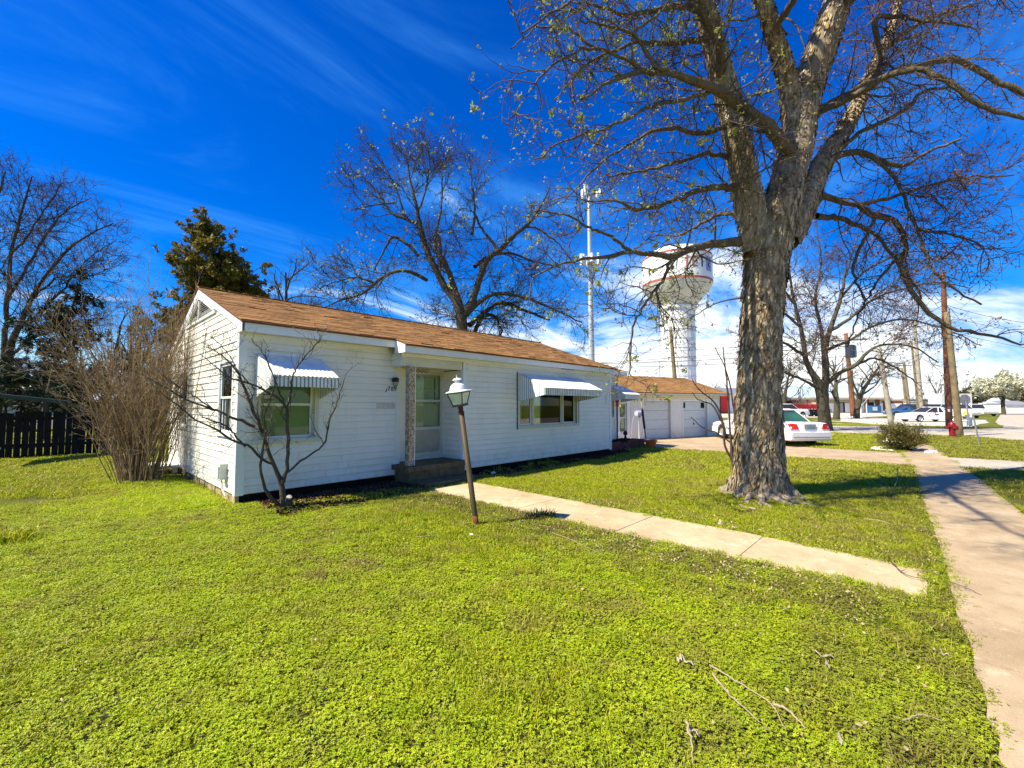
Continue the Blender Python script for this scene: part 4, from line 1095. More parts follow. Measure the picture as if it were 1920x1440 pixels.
LIMBS = [
 [(1345, 165, D0 - 1.4, 12), (1290, 185, D0 - 1.6, 10), (1220, 200, D0 - 1.8, 8), (1150, 235, D0 - 1.9, 6), (1080, 255, D0 - 2.0, 5), (1000, 300, D0 - 2.1, 3)],
 [(1205, 132, D0 - 1.9, 9), (1130, 95, D0 - 2.0, 7), (1060, 105, D0 - 2.1, 6), (1000, 160, D0 - 2.2, 4), (950, 235, D0 - 2.3, 3)],
 [(1120, 95, D0 - 2.0, 7), (1070, 60, D0 - 2.1, 5), (1010, 50, D0 - 2.2, 4), (960, 90, D0 - 2.3, 3)],
 [(1375, 230, D0 - .2, 14), (1320, 250, D0 - .5, 11), (1250, 240, D0 - .8, 9), (1180, 270, D0 - 1.0, 6), (1110, 320, D0 - 1.1, 4), (1060, 380, D0 - 1.2, 3)],
 [(1395, 310, D0 - .1, 13), (1340, 290, D0 - .3, 10), (1280, 300, D0 - .5, 8), (1210, 320, D0 - .7, 6), (1140, 330, D0 - .9, 4)],
 [(1336, 70, D0 - .5, 15), (1270, 80, D0 - .9, 11), (1190, 80, D0 - 1.3, 8), (1100, 120, D0 - 1.6, 5), (1040, 190, D0 - 1.8, 3)],
 [(1700, 470, D0 + .4, 7), (1650, 520, D0 + .6, 6), (1610, 590, D0 + .8, 4), (1590, 650, D0 + .9, 3)],
 [(1720, 430, D0, 6), (1790, 440, D0 - .1, 5), (1860, 470, D0 - .3, 3)],
 [(1492, 292, D0 + .12, 30), (1440, 240, D0 - .6, 28), (1400, 208, D0 - 1.0, 25), (1345, 168, D0 - 1.5, 22), (1300, 150, D0 - 1.7, 19), (1262, 137, D0 - 1.8, 15), (1205, 132, D0 - 1.9, 13), (1150, 150, D0 - 2.0, 8), (1090, 190, D0 - 2.1, 5)],
 [(1262, 140, D0 - 1.8, 13), (1225, 118, D0 - 1.9, 10), (1195, 70, D0 - 2, 8), (1150, 50, D0 - 2.1, 6), (1080, 40, D0 - 2.2, 4)],
 [(1200, 133, D0 - 1.9, 10), (1185, 105, D0 - 2, 7), (1190, 60, D0 - 2.0, 6), (1230, 30, D0 - 1.9, 5), (1262, -10, D0 - 1.8, 4)],
 [(1398, 452, D0, 24), (1350, 456, D0 - .2, 19), (1312, 463, D0 - .4, 17), (1262, 478, D0 - .7, 16), (1215, 477, D0 - .9, 12), (1180, 470, D0 - 1.0, 10), (1130, 485, D0 - 1.1, 8), (1060, 492, D0 - 1.2, 5), (1000, 520, D0 - 1.3, 4)],
 [(1182, 470, D0 - 1.0, 9), (1150, 445, D0 - 1.1, 7), (1110, 430, D0 - 1.2, 6), (1070, 405, D0 - 1.3, 5), (1010, 395, D0 - 1.4, 4)],
 [(1392, 352, D0 - .1, 19), (1350, 352, D0 - .4, 15), (1300, 362, D0 - .6, 12), (1240, 385, D0 - .9, 10), (1190, 392, D0 - 1.1, 9), (1150, 375, D0 - 1.2, 5), (1090, 380, D0 - 1.3, 3)],
 [(1262, 480, D0 - .7, 8), (1245, 520, D0 - .8, 7), (1216, 560, D0 - .9, 6), (1192, 600, D0 - 1, 5), (1182, 650, D0 - 1.0, 4), (1180, 700, D0 - 1.0, 3)],
 [(1500, 225, D0 + .1, 22), (1560, 195, D0 + .1, 20), (1620, 158, D0 + .1, 17), (1680, 135, D0 + .2, 15), (1740, 118, D0 + .2, 14), (1800, 112, D0 + .1, 13), (1850, 140, D0, 12), (1900, 165, D0 - .1, 12), (1960, 190, D0 - .2, 9)],
 [(1545, 205, D0, 16), (1600, 180, D0 - .4, 15), (1660, 145, D0 - .8, 14), (1720, 130, D0 - 1.1, 14), (1780, 155, D0 - 1.3, 12), (1840, 195, D0 - 1.4, 11), (1920, 222, D0 - 1.5, 8)],
 [(1610, 175, D0 + .5, 12), (1650, 120, D0 + .5, 12), (1640, 40, D0 + .3, 11), (1680, 30, D0 + .2, 9), (1740, 40, D0, 7), (1820, 50, D0 - .2, 5)],
 [(1530, 322, D0 + .3, 17), (1560, 300, D0 + .4, 16), (1600, 284, D0 + .3, 14), (1640, 296, D0 + .2, 12), (1690, 312, D0 + .1, 9), (1730, 290, D0, 7), (1800, 260, D0 - .2, 5)],
 [(1560, 290, D0 + .5, 10), (1620, 245, D0 + .6, 9), (1690, 210, D0 + .6, 9), (1730, 175, D0 + .6, 7), (1780, 165, D0 + .5, 5)],
 [(1515, 360, D0 + .2, 18), (1560, 372, D0 + .2, 14), (1600, 384, D0 + .2, 11), (1640, 378, D0 + .1, 9), (1700, 360, D0, 7), (1790, 335, D0 - .2, 5), (1900, 330, D0 - .4, 3)],
 [(1610, 385, D0 + .2, 11), (1640, 405, D0 + .3, 14), (1680, 418, D0 + .4, 12), (1700, 470, D0 + .4, 10), (1690, 500, D0 + .4, 9), (1708, 548, D0 + .4, 10), (1745, 590, D0 + .3, 10), (1790, 618, D0 + .2, 8), (1860, 630, D0 + .1, 6), (1920, 648, D0, 4)],
 [(1620, 285, D0 + .2, 9), (1665, 320, D0 + .1, 8), (1700, 380, D0, 7), (1720, 440, D0, 6), (1760, 520, D0 - .1, 5), (1840, 570, D0 - .2, 4)],
 [(1530, 405, D0 + .3, 15), (1580, 412, D0 + .8, 11), (1640, 440, D0 + 1.2, 8), (1690, 500, D0 + 1.4, 6), (1730, 560, D0 + 1.5, 4)],
 [(1352, 150, D0 - .4, 18), (1345, 90, D0 - .9, 14), (1320, 30, D0 - 1.3, 12), (1300, -60, D0 - 1.7, 8)],
 [(1320, 20, D0 - .6, 18), (1260, 10, D0 - .9, 13), (1180, 30, D0 - 1.2, 9), (1110, 10, D0 - 1.5, 6), (1040, 30, D0 - 1.7, 4)],
 [(1296, -90, D0 - .7, 20), (1210, -60, D0 - 1.4, 13), (1120, -30, D0 - 2.0, 8), (1040, 20, D0 - 2.4, 5), (980, 60, D0 - 2.6, 4)],
 [(1560, 30, D0, 26), (1620, -20, D0 - .4, 20), (1700, -50, D0 - .9, 15), (1790, -60, D0 - 1.3, 11), (1900, -30, D0 - 1.7, 8)],
 [(1600, -90, D0 - .1, 26), (1680, -180, D0 - .8, 18), (1780, -260, D0 - 1.5, 12), (1900, -330, D0 - 2.2, 7)],
 [(1450, 60, D0 - .2, 18), (1500, -20, D0 - .9, 14), (1560, -120, D0 - 1.6, 10), (1640, -260, D0 - 2.3, 6)],
 [(1280, -150, D0 - .8, 18), (1150, -260, D0 - 1.5, 12), (1000, -330, D0 - 2.1, 7)],
 [(1660, 90, D0 + 1.4, 12), (1730, 40, D0 + 1.8, 9), (1820, 10, D0 + 2.0, 6)],
 [(1398, 420, D0 + .1, 12), (1370, 400, D0 + .5, 10), (1330, 410, D0 + .9, 8), (1280, 440, D0 + 1.2, 5), (1230, 440, D0 + 1.4, 3)],
 [(1640, 410, D0 + .3, 8), (1600, 500, D0 + .8, 6), (1620, 560, D0 + 1.0, 4)],
]
LP, LR = limbs_from_photo(LIMBS, 26, .012, rs, .82)
OVER = [[(7.9, 2.1, 9.9, .09), (6.4, 2.6, 9.7, .075), (4.9, 2.9, 9.4, .06), (3.2, 2.7, 9.2, .045), (1.4, 2.2, 8.9, .025), (-.4, 1.6, 8.5, .012)],
 [(8.0, 2.0, 9.4, .08), (6.6, 1.4, 9.3, .065), (4.9, .9, 9.0, .05), (2.9, .6, 8.7, .035), (.9, .4, 8.2, .015)],
 [(8.5, 1.8, 9.6, .08), (7.8, .2, 9.9, .06), (7.0, -1.2, 9.9, .045), (6.0, -2.6, 9.8, .025), (5.2, -3.6, 9.6, .012)],
 [(8.2, 2.1, 10.4, .07), (6.6, 2.2, 11.2, .055), (5.0, 2.0, 11.6, .04), (3.2, 1.6, 11.6, .025), (1.6, 1.2, 11.2, .012)],
 [(8.2, 1.9, 9.2, .065), (7.2, 1.0, 8.9, .05), (5.9, .3, 8.4, .04), (4.4, -.3, 7.9, .025), (3.0, -.9, 7.4, .012)]]
oq = np.array([resample(o_, 26, .02, rs) for o_ in OVER]); LP = np.concatenate([LP, oq[:, :, :3]]); LR = np.concatenate([LR, oq[:, :, 3]])
v1 = batch_tubes(LP, LR, 9, 1)
npart('limbs', v1, 'limb_bark', maple, smooth=True)
# secondary growth
AP = np.concatenate([LP, np.array([resample(s, 26) for s in SP[:, 20:]])]); AR = np.concatenate([LR * .9, np.array([np.interp(np.linspace(0, 1, 26), np.linspace(0, 1, 40), r[20:]) for r in SR])])
S, D, L, R = sprout(rs, AP, AR, 3.9, .10, (35, 75), (.45, 1), .6, 2.1, rr=.40, lens=1.5, rmin=.010)
R = np.minimum(R, .019)
P2, R2 = grow(rs, S, D, L, R, 12, .15, -.03, .07)
S, D, L, R = sprout(rs, P2, R2, 5.6, .08, (28, 62), (.35, .8), .28, 1.15, rr=.55, rmin=.0062)
P3, R3 = grow(rs, S, D, L, R, 8, .17, -.045, .12)
S, D, L, R = sprout(rs, P3, R3, 6.6, .08, (28, 62), (.4, .9), .14, .55, rr=.65, rmin=.0040)
P4, R4 = grow(rs, S, D, L, R, 5, .17, -.03, .12, .6)
# terminal twigs prolonging the limbs' tips
npart('branches', join([batch_tubes(P2, R2, 5, 2)]), 'limb_bark', maple, kind='stuff')
npart('twigs', join([batch_tubes(P3, R3, 4, 3), batch_tubes(P4, R4, 3, 4)]), 'twig', maple, kind='stuff')
tips = np.concatenate([P4[:, -1], P3[:, -1], P4[:, 3]])
side_ = tips @ np.array([sin(YAW), -cos(YAW), 0])              # sunny south side has dark samaras, north side green leaf buds
pick = rs.rand(len(tips))
gL = tips[(side_ < 3.9) & (pick < .45)]; gR = tips[(side_ >= 3.9) & (pick < .5)]
npart('leaf_buds', leaf_quads(rs, clump_points(rs, gL, 3, .011), .021), 'bud_leaf', maple, kind='stuff')
big = gL[rs.rand(len(gL)) < .05]; npart('leaf_tufts', leaf_quads(rs, clump_points(rs, big, 16, .028), .036), 'bud_leaf', maple, kind='stuff')
npart('seed_clusters', leaf_quads(rs, clump_points(rs, gR, 3, .012), .022), 'samara', maple, kind='stuff')
# shaggy bark plates standing off the trunk and the stems
def flakes(V, N, M, rs, lo=.07, hi=.21, wk=1.0):
    idx = rs.randint(0, len(V), M); C = V[idx] + N[idx] * .006; n = N[idx]
    up = np.array([0, 0, 1.0]) + rs.normal(scale=.16, size=(M, 3)); up += np.stack([n[:, 1], -n[:, 0], np.zeros(M)], 1) * -.28
    up -= n * (up * n).sum(1, keepdims=True); up /= np.linalg.norm(up, axis=1, keepdims=True)
    sd = np.cross(up, n); h = rs.uniform(lo, hi, (M, 1)); w = rs.uniform(.008, .024, (M, 1)) * (1 + (rs.rand(M, 1) < .12)) * wk; lift = rs.uniform(.002, .030, (M, 1)) ** 1.0
    k1, k2, k3 = (rs.uniform(.5, 1.2, (M, 1)) for _ in range(3)); lift2 = lift * rs.uniform(-.3, 1.0, (M, 1))
    a = C + up * h * .5 - sd * w * k1 * .5 - n * .008; b = C + up * h * .5 + sd * w * k2 * .5 - n * .008
    c = C + sd * w + n * lift * .35; d = C - sd * w * .9 + n * lift * .30
    e = C - up * h * .5 + sd * w * k3 * .7 + n * lift; f = C - up * h * .5 - sd * w * .6 + n * lift2
    Vv = np.stack([a, b, c, d, e, f], 1).reshape(-1, 3); k = (np.arange(M) * 6)[:, None]
    Fq = np.concatenate([k + np.array([[0, 3, 2, 1]]), k + np.array([[3, 5, 4, 2]])]); 
    return Vv, Fq
vf = flakes(trV[130 * 10:], trN[130 * 10:], 4200, rs)
vfb = flakes(trV[130 * 16:], trN[130 * 16:], 520, rs, .18, .42, 2.4)
sv = np.concatenate([p[0] for p in pp]); 
sn = np.concatenate([(lambda v, c: (v - c) / (np.linalg.norm(v - c, axis=1, keepdims=True) + 1e-9))(pp[k][0], np.repeat(SP[k], 36, axis=0)) for k in range(4)])
keep = sv[:, 2] < 12.5
vf2 = flakes(sv[keep], sn[keep], 9500, rs, .06, .17)
fo = npart('bark_flakes', join([vf, vfb, vf2]), 'flake', maple, kind='stuff')
# surface roots running out into the grass
rt = MB()
for a, L_, r0 in ((200, .95, .06), (232, .8, .055), (262, 1.0, .06), (290, .75, .05), (318, .95, .06), (345, 1.2, .05), (170, .85, .06), (10, .7, .05), (60, .6, .05), (110, .6, .05)):
    A = radians(a); pts = []; rr = []
    for i in range(9):
        t_ = i / 8; d = .30 + L_ * t_; aa = A + .35 * sin(t_ * 3 + a) * t_
        pts.append((TB.x + cos(aa) * d, TB.y + sin(aa) * d, .10 * (1 - t_) ** 2 - .012 - .02 * t_ + .01 * sin(i * 2.1))); rr.append(r0 * (1 - t_ * .7) * random.uniform(.8, 1.15))
    rt.tube(pts, rr, 8)
wpart('roots', rt, MATS['shaggy_bark'], maple, smooth=False)

# ---------------- bare tree behind the house
def photo_tree(name, label, cat, base, limbs, seed, n=22, jitter=.02, mats=('grey_bark', 'dark_twig'), lev=((1.6, (.35, .75), 1.0, 2.8, .035), (2.6, (.3, .7), .4, 1.3, .014), (4.2, (.4, .8), .2, .6, .007)), trop=(0.02, .05), sides=(10, 5, 4, 3), buds=None, wander=.15, group=None, t0=.2, ang=(30, 62), ws=.78):
    rs = np.random.RandomState(seed); t = thing(name, label, cat, base, 0, group)
    LPt, LRd = limbs_from_photo(limbs, n, jitter, rs, ws)
    npart('trunk', batch_tubes(LPt, LRd, sides[0], seed), mats[0], t, smooth=True)
    cur = (LPt, LRd); out = []
    for i, (pm, ra, lmin, lmax, rm) in enumerate(lev):
        S, D, L, R = sprout(rs, cur[0], cur[1], pm, t0 if i == 0 else .1, ang, ra, lmin, lmax, rr=.5, rmin=rm * .55, lens=(lmax * 1.1 if i == 0 else None))
        R = np.minimum(R, rm)
        cur = grow(rs, S, D, L, R, 9 - 2 * i, wander, trop[0], trop[1]); out.append(cur)
    npart('branches', join([batch_tubes(*out[0], sides[1], 3), batch_tubes(*out[1], sides[2], 4)]), mats[0], t, kind='stuff')
    if len(out) > 2: npart('twigs', batch_tubes(*out[2], sides[3], 5), mats[1], t, kind='stuff')
    if buds:
        m, frac, k, sp, sz = buds; tp = np.concatenate([c[0][:, -1] for c in out[1:]]); tp = tp[rs.rand(len(tp)) < frac]
        npart('buds', leaf_quads(rs, clump_points(rs, tp, k, sp), sz), m, t, kind='stuff')
    return t
DB = 24.0
b0 = P(868, 770, DB)
bare_limbs = [
 [(870, 790, DB, 26), (868, 700, DB, 25), (868, 640, DB, 26), (866, 600, DB, 27), (860, 570, DB, 22), (835, 540, DB, 16), (815, 500, DB, 15), (800, 470, DB, 14), (790, 430, DB, 12), (783, 400, DB, 9), (770, 340, DB, 5), (760, 285, DB, 3)],
 [(862, 575, DB, 20), (848, 530, DB, 14), (832, 490, DB - .5, 12), (815, 460, DB - .5, 8), (826, 400, DB - .5, 5), (830, 330, DB, 3)],
 [(872, 590, DB, 22), (890, 555, DB, 17), (900, 520, DB, 15), (912, 490, DB, 14), (935, 470, DB, 12), (965, 440, DB, 10), (985, 425, DB, 8), (1010, 395, DB, 5), (1030, 350, DB, 3)],
 [(890, 500, DB, 10), (920, 480, DB + 1, 8), (960, 475, DB + 1, 6), (1000, 490, DB + 1, 4), (1050, 500, DB + 1, 3)],
 [(885, 440, DB, 7), (890, 400, DB, 6), (885, 350, DB, 4), (880, 290, DB, 2)],
 [(935, 470, DB, 8), (905, 430, DB, 6), (890, 400, DB, 6)],
 [(868, 595, DB, 14), (890, 575, DB, 12), (915, 555, DB, 10), (950, 550, DB, 9), (990, 560, DB, 7), (1040, 580, DB, 5), (1090, 605, DB, 3)],
 [(880, 610, DB, 13), (910, 585, DB + 1, 10), (940, 568, DB + 1, 9), (980, 580, DB + 1, 7), (1030, 600, DB, 5)],
 [(885, 640, DB + 1, 12), (900, 600, DB + 1, 10), (925, 592, DB + 1, 8), (940, 620, DB + 1, 5), (930, 660, DB + 1, 4)],
 [(800, 525, DB, 9), (770, 510, DB - 1, 9), (735, 510, DB - 1, 8), (705, 530, DB - 1, 7), (680, 550, DB - 1, 5), (650, 560, DB - 1, 4), (610, 575, DB - 1, 3)],
 [(700, 530, DB - 1, 5), (670, 520, DB - 1, 4), (640, 525, DB - 1, 3), (600, 540, DB - 1, 2)],
 [(785, 480, DB, 8), (760, 455, DB, 8), (735, 445, DB, 7), (715, 480, DB, 4), (700, 510, DB, 3)],
 [(785, 420, DB, 7), (760, 410, DB, 7), (735, 400, DB, 6), (700, 350, DB, 4), (650, 310, DB, 2)],
 [(760, 412, DB, 5), (745, 360, DB, 4), (720, 310, DB, 3), (690, 270, DB, 2)],
 [(820, 440, DB, 7), (826, 465, DB, 9), (825, 500, DB, 9)],
 [(740, 380, DB, 4), (700, 385, DB, 3), (660, 395, DB, 2)],
 [(985, 425, DB, 6), (1010, 430, DB, 4), (1050, 460, DB, 3), (1080, 500, DB, 2)],
 [(783, 400, DB, 6), (800, 350, DB, 4), (805, 290, DB, 3), (790, 250, DB, 2)],
]
photo_tree('bare_tree', 'wide bare tree with sawn limb stubs behind the house ridge', 'tree', (b0.x, b0.y, 0), bare_limbs, 21,
           lev=((2.6, (.35, .95), .8, 3.2, .030), (3.6, (.3, .8), .4, 1.8, .024), (5.2, (.4, .9), .35, 1.05, .019)), trop=(-.02, .12), buds=('bud_leaf', .04, 5, .08, .09))

# ---------------- second maple, right of the trunk and farther off
DT = 27.5; b0 = P(1548, 806, DT)
t2_limbs = [
 [(1549, 812, DT, 32), (1546, 790, DT, 27), (1544, 760, DT, 25), (1541, 735, DT, 26), (1528, 710, DT, 16), (1515, 685, DT, 12), (1508, 655, DT, 11), (1503, 620, DT, 9), (1490, 570, DT, 6), (1478, 500, DT, 4), (1470, 440, DT, 2)],
 [(1544, 735, DT, 20), (1548, 700, DT, 15), (1546, 660, DT, 13), (1556, 620, DT, 11), (1575, 560, DT, 8), (1590, 500, DT, 5), (1610, 440, DT, 3)],
 [(1546, 690, DT, 10), (1540, 620, DT + 1, 8), (1528, 560, DT + 1, 6), (1540, 490, DT + 1, 4), (1530, 420, DT + 1, 2)],
 [(1550, 718, DT, 11), (1575, 700, DT - .5, 9), (1605, 685, DT - 1, 9), (1625, 662, DT - 1.2, 7), (1660, 645, DT - 1.5, 5), (1710, 650, DT - 2, 4), (1760, 680, DT - 2.2, 3)],
 [(1605, 685, DT - 1, 6), (1640, 672, DT - 1, 5), (1680, 690, DT - 1, 4), (1720, 720, DT - 1, 2)],
 [(1510, 668, DT, 8), (1490, 655, DT - .5, 7), (1465, 640, DT - 1, 5), (1430, 630, DT - 1, 3), (1380, 640, DT - 1, 2)],
 [(1530, 726, DT, 8), (1505, 712, DT, 6), (1475, 700, DT, 5), (1440, 690, DT, 3)],
 [(1556, 620, DT, 8), (1590, 600, DT, 7), (1640, 560, DT, 5), (1700, 540, DT, 4), (1760, 530, DT, 3), (1820, 540, DT, 2)],
 [(1552, 655, DT, 8), (1590, 640, DT, 6), (1640, 610, DT, 5), (1700, 600, DT, 4), (1780, 620, DT, 3), (1840, 650, DT, 2)],
 [(1575, 560, DT, 6), (1620, 510, DT, 5), (1680, 480, DT, 4), (1740, 470, DT, 3), (1820, 480, DT, 2)],
 [(1503, 615, DT, 6), (1460, 580, DT, 5), (1400, 560, DT, 4), (1340, 570, DT, 3), (1290, 600, DT, 2)],
 [(1490, 570, DT, 5), (1450, 520, DT, 4), (1400, 480, DT, 3), (1340, 460, DT, 2)],
]
photo_tree('bare_maple', 'leafless spreading maple with mossy forked trunk behind the parked white sedan', 'tree', (b0.x, b0.y, 0), t2_limbs, 31,
           lev=((1.9, (.35, .95), .9, 3.4, .032), (2.9, (.3, .8), .5, 2.0, .026), (4.8, (.4, .9), .35, 1.15, .020)), trop=(-.03, .10), mats=('grey_bark', 'purple_twig'), buds=('samara', .07, 4, .09, .10))

# ---------------- generic bare trees
def bare_tree(name, label, base, H, spread, seed, mats=('grey_bark', 'dark_twig'), trunk_r=None, n0=9, dens=1.0, stems=1, upright=.0, group=None, fine=True, fork=.25):
    rs = np.random.RandomState(seed); base = Vector((base[0], base[1], 0)); t = thing(name, label, 'tree', base, 0, group)
    r0 = trunk_r or H * .025; T = []
    B = np.array([list(base)]) + rs.normal(scale=.12 if stems > 1 else 0, size=(stems, 3)) * np.array([1, 1, 0]); B[:, 2] = -.05
    Dd = np.tile([0, 0, 1.0], (stems, 1)) + rs.normal(scale=.10 if stems > 1 else .03, size=(stems, 3))
    P0, R0 = grow(rs, B, Dd, np.full(stems, H * .8), np.full(stems, r0), 16, .05, .05, 0, .85)
    npart('trunk', batch_tubes(P0, R0, 10, seed), mats[0], t, smooth=True)
    S, D, L, R = sprout(rs, P0, R0, n0 / (H * .8) , fork, (25 + 10 * (1 - upright), 60 - 20 * upright), (.8, 1.1), H * .25, spread, rr=.6, lens=spread, rmin=r0 * .2)
    P1, R1 = grow(rs, S, D, L, R, 12, .10, .03 + .05 * upright, .05)
    S, D, L, R = sprout(rs, P1, R1, 2.1 * dens, .15, (28, 60), (.3, .65), spread * .12, spread * .55, rr=.5, rmin=.014)
    P2, R2 = grow(rs, S, D, L, R, 8, .14, .0, .06)
    npart('branches', join([batch_tubes(P1, R1, 6, 1), batch_tubes(P2, R2, 4, 2)]), mats[0], t, kind='stuff')
    if fine:
        S, D, L, R = sprout(rs, P2, R2, 4.2 * dens, .1, (28, 60), (.35, .7), .3, spread * .3, rr=.6, rmin=.0105)
        P3, R3 = grow(rs, S, D, L, R, 5, .15, .0, .08)
        npart('twigs', batch_tubes(P3, R3, 3, 3), mats[1], t, kind='stuff')
    return t
b = P(8, 900, 21.0)
DL = 20.0
tl = [[(-20, 900, DL, 26), (-10, 800, DL, 26), (-2, 740, DL, 24), (10, 680, DL, 20), (30, 620, DL, 16), (60, 560, DL, 12), (100, 500, DL, 9), (150, 450, DL, 6), (210, 420, DL, 3)],
      [(0, 740, DL, 18), (8, 650, DL, 14), (14, 560, DL, 12), (20, 480, DL, 9), (40, 400, DL, 6), (60, 330, DL, 3)],
      [(14, 560, DL, 10), (40, 520, DL, 8), (80, 450, DL, 6), (120, 400, DL, 4), (170, 370, DL, 2)],
      [(10, 680, DL, 10), (50, 640, DL, 8), (100, 620, DL, 6), (150, 600, DL, 4), (190, 600, DL, 2)],
      [(-10, 600, DL, 12), (-20, 500, DL, 10), (-10, 400, DL, 7), (10, 320, DL, 4)],
      [(30, 620, DL, 9), (70, 590, DL, 7), (120, 540, DL, 5), (170, 480, DL, 3), (220, 450, DL, 2)],
      [(20, 480, DL, 7), (60, 430, DL, 5), (100, 370, DL, 4), (120, 340, DL, 2)],
      [(60, 560, DL, 7), (110, 520, DL, 5), (160, 520, DL, 3), (215, 500, DL, 2)]]
bb = P(-15, 800, DL)
photo_tree('bare_tree', 'tall bare tree with arching purplish twigs at the left edge', 'tree', (bb.x, bb.y, 0), tl, 41,
           ws=.62, lev=((3.6, (.35, .95), .7, 2.8, .022), (4.2, (.3, .85), .35, 1.6, .017), (5.6, (.4, .9), .25, .95, .0125)), trop=(.015, .05), mats=('grey_bark', 'purple_twig'))
b = P(520, 800, 34); bare_tree('bare_tree', 'fine-branched bare tree between the cedar and the roof ridge', b, 15.0, 5.6, 51, dens=1.0, n0=22, fork=.4)
b = P(235, 800, 24); bare_tree('bare_tree', 'pale leafless thicket tree standing behind the stemmy shrub', b, 8.0, 3.0, 52, stems=3, upright=.6, n0=12, dens=1.3, fork=.15)
b = P(190, 800, 21); bare_tree('bare_tree', 'slender bare tree left of the stemmy shrub', b, 7.0, 2.4, 53, stems=2, upright=.5, n0=9, dens=1.2, fork=.2)
b = P(300, 800, 30); bare_tree('bare_tree', 'grey bare tree half hidden by the stemmy shrub and gable', b, 8.2, 3.0, 54, stems=2, upright=.5, n0=10, dens=1.1, fork=.2)
# row of small street trees by the store
far = [(1568, 785, 50, 9.0, 4.0, 'small bare tree left of the orange-brown utility pole'), (1606, 783, 52, 9.5, 4.2, 'small bare tree just right of the orange-brown utility pole'), (1470, 782, 62, 9, 4.0, 'small bare tree seen between the old maple trunk and the store roof')]
for i, (x, y, D_, H_, sp, lab) in enumerate(far):
    b = P(x, y, D_); bare_tree('bare_tree', lab, b, H_, sp, 60 + i, trunk_r=.36, dens=.8, n0=18, mats=('grey_bark', 'dark_twig'), fork=.30)
for i, (x, D_, H_, lab) in enumerate(((1352, 120, 12, 'distant dark bare tree behind the red shed'), (1322, 130, 9, 'distant low bare tree left of the red shed'), (1765, 130, 14, 'distant bare tree left of the blossoming pear'), (1805, 120, 12, 'distant bare tree directly behind the sign back'))):
    b = P(x, 770, D_); bare_tree('bare_tree', lab, b, H_, H_ * .42, 70 + i, dens=.45, n0=16, mats=('twig', 'twig'), fork=.2)

# ---------------- conifers
def cedar(name, label, base, H, W, seed, mat='cedar_leaf', dens=1.0, start=.12, droop=-.05, barkm='grey_bark', gaps=.0, lsz=.07):
    rs = np.random.RandomState(seed); base = Vector((base[0], base[1], 0)); t = thing(name, label, 'tree', base)
    P0, R0 = grow(rs, np.array([list(base)]), np.array([[0.02, .02, 1.0]]), np.array([H]), np.array([H * .018]), 20, .02, .03, 0, .95)
    npart('trunk', batch_tubes(P0, R0, 9, seed), barkm, t, smooth=True)
    M = int(46 * dens); tt = np.sort(start + (1 - start) * rs.rand(M) ** .85); f = tt * 19; i = np.minimum(f.astype(int), 18); w = (f - i)[:, None]
    S = P0[0, i] * (1 - w) + P0[0, i + 1] * w; a = rs.uniform(0, 2 * pi, M)
    D = np.stack([np.cos(a), np.sin(a), rs.uniform(.15, .6, M) + tt * .6], 1); L = W * (1.02 - tt) ** .75 * rs.uniform(.55, 1.1, M)
    P1, R1 = grow(rs, S, D, L + .3, np.full(M, .035), 9, .08, droop, .04)
    S, D, L2, R = sprout(rs, P1, R1, 4.0, .15, (35, 70), (.25, .45), .2, .9, rr=.5, rmin=.008)
    P2, R2 = grow(rs, S, D, L2, R, 6, .12, -.02, .03)
    npart('branches', join([batch_tubes(P1, R1, 4, 1), batch_tubes(P2, R2, 3, 2)]), barkm, t, kind='stuff')
    S, D, L3, R = sprout(rs, P2, R2, 11, .05, (20, 55), (.3, .5), .10, .35, rr=.6, rmin=.004)
    Ct = S + D / (np.linalg.norm(D, axis=1, keepdims=True) + 1e-9) * L3[:, None] * .5
    C = clump_points(rs, Ct, 7, .06)
    if gaps: C = C[rs.rand(len(C)) > gaps]
    npart('foliage', leaf_quads(rs, C, lsz, up=.3, elong=3.4), mat, t, kind='stuff'); return t
b = P(418, 800, 25.5); cedar('cedar_tree', 'broad olive-green cedar rising behind the gable peak', b, 12.0, 5.6, 81, dens=3.4, start=.12, lsz=.075)
b = P(335, 800, 27); cedar('cedar_tree', 'lower olive cedar left of the gable peak', b, 9.2, 3.0, 82, dens=2.2, start=.1, lsz=.075)
b = P(78, 800, 19.5); cedar('cedar_tree', 'dark open cedar with drooping tiers behind the black fence', b, 7.9, 2.9, 83, 'dark_cedar_leaf', dens=1.0, start=.12, droop=-.09, gaps=.15)
b = P(130, 800, 27); cedar('cedar_tree', 'dark green cedar in the gap right of the drooping cedar', b, 5.0, 2.5, 84, 'dark_cedar_leaf', dens=1.0, start=.05)
b = P(10, 800, 26); cedar('cedar_tree', 'dark low evergreen at the left edge behind the fence', b, 4.6, 3.0, 85, 'dark_cedar_leaf', dens=1.3, start=.02)

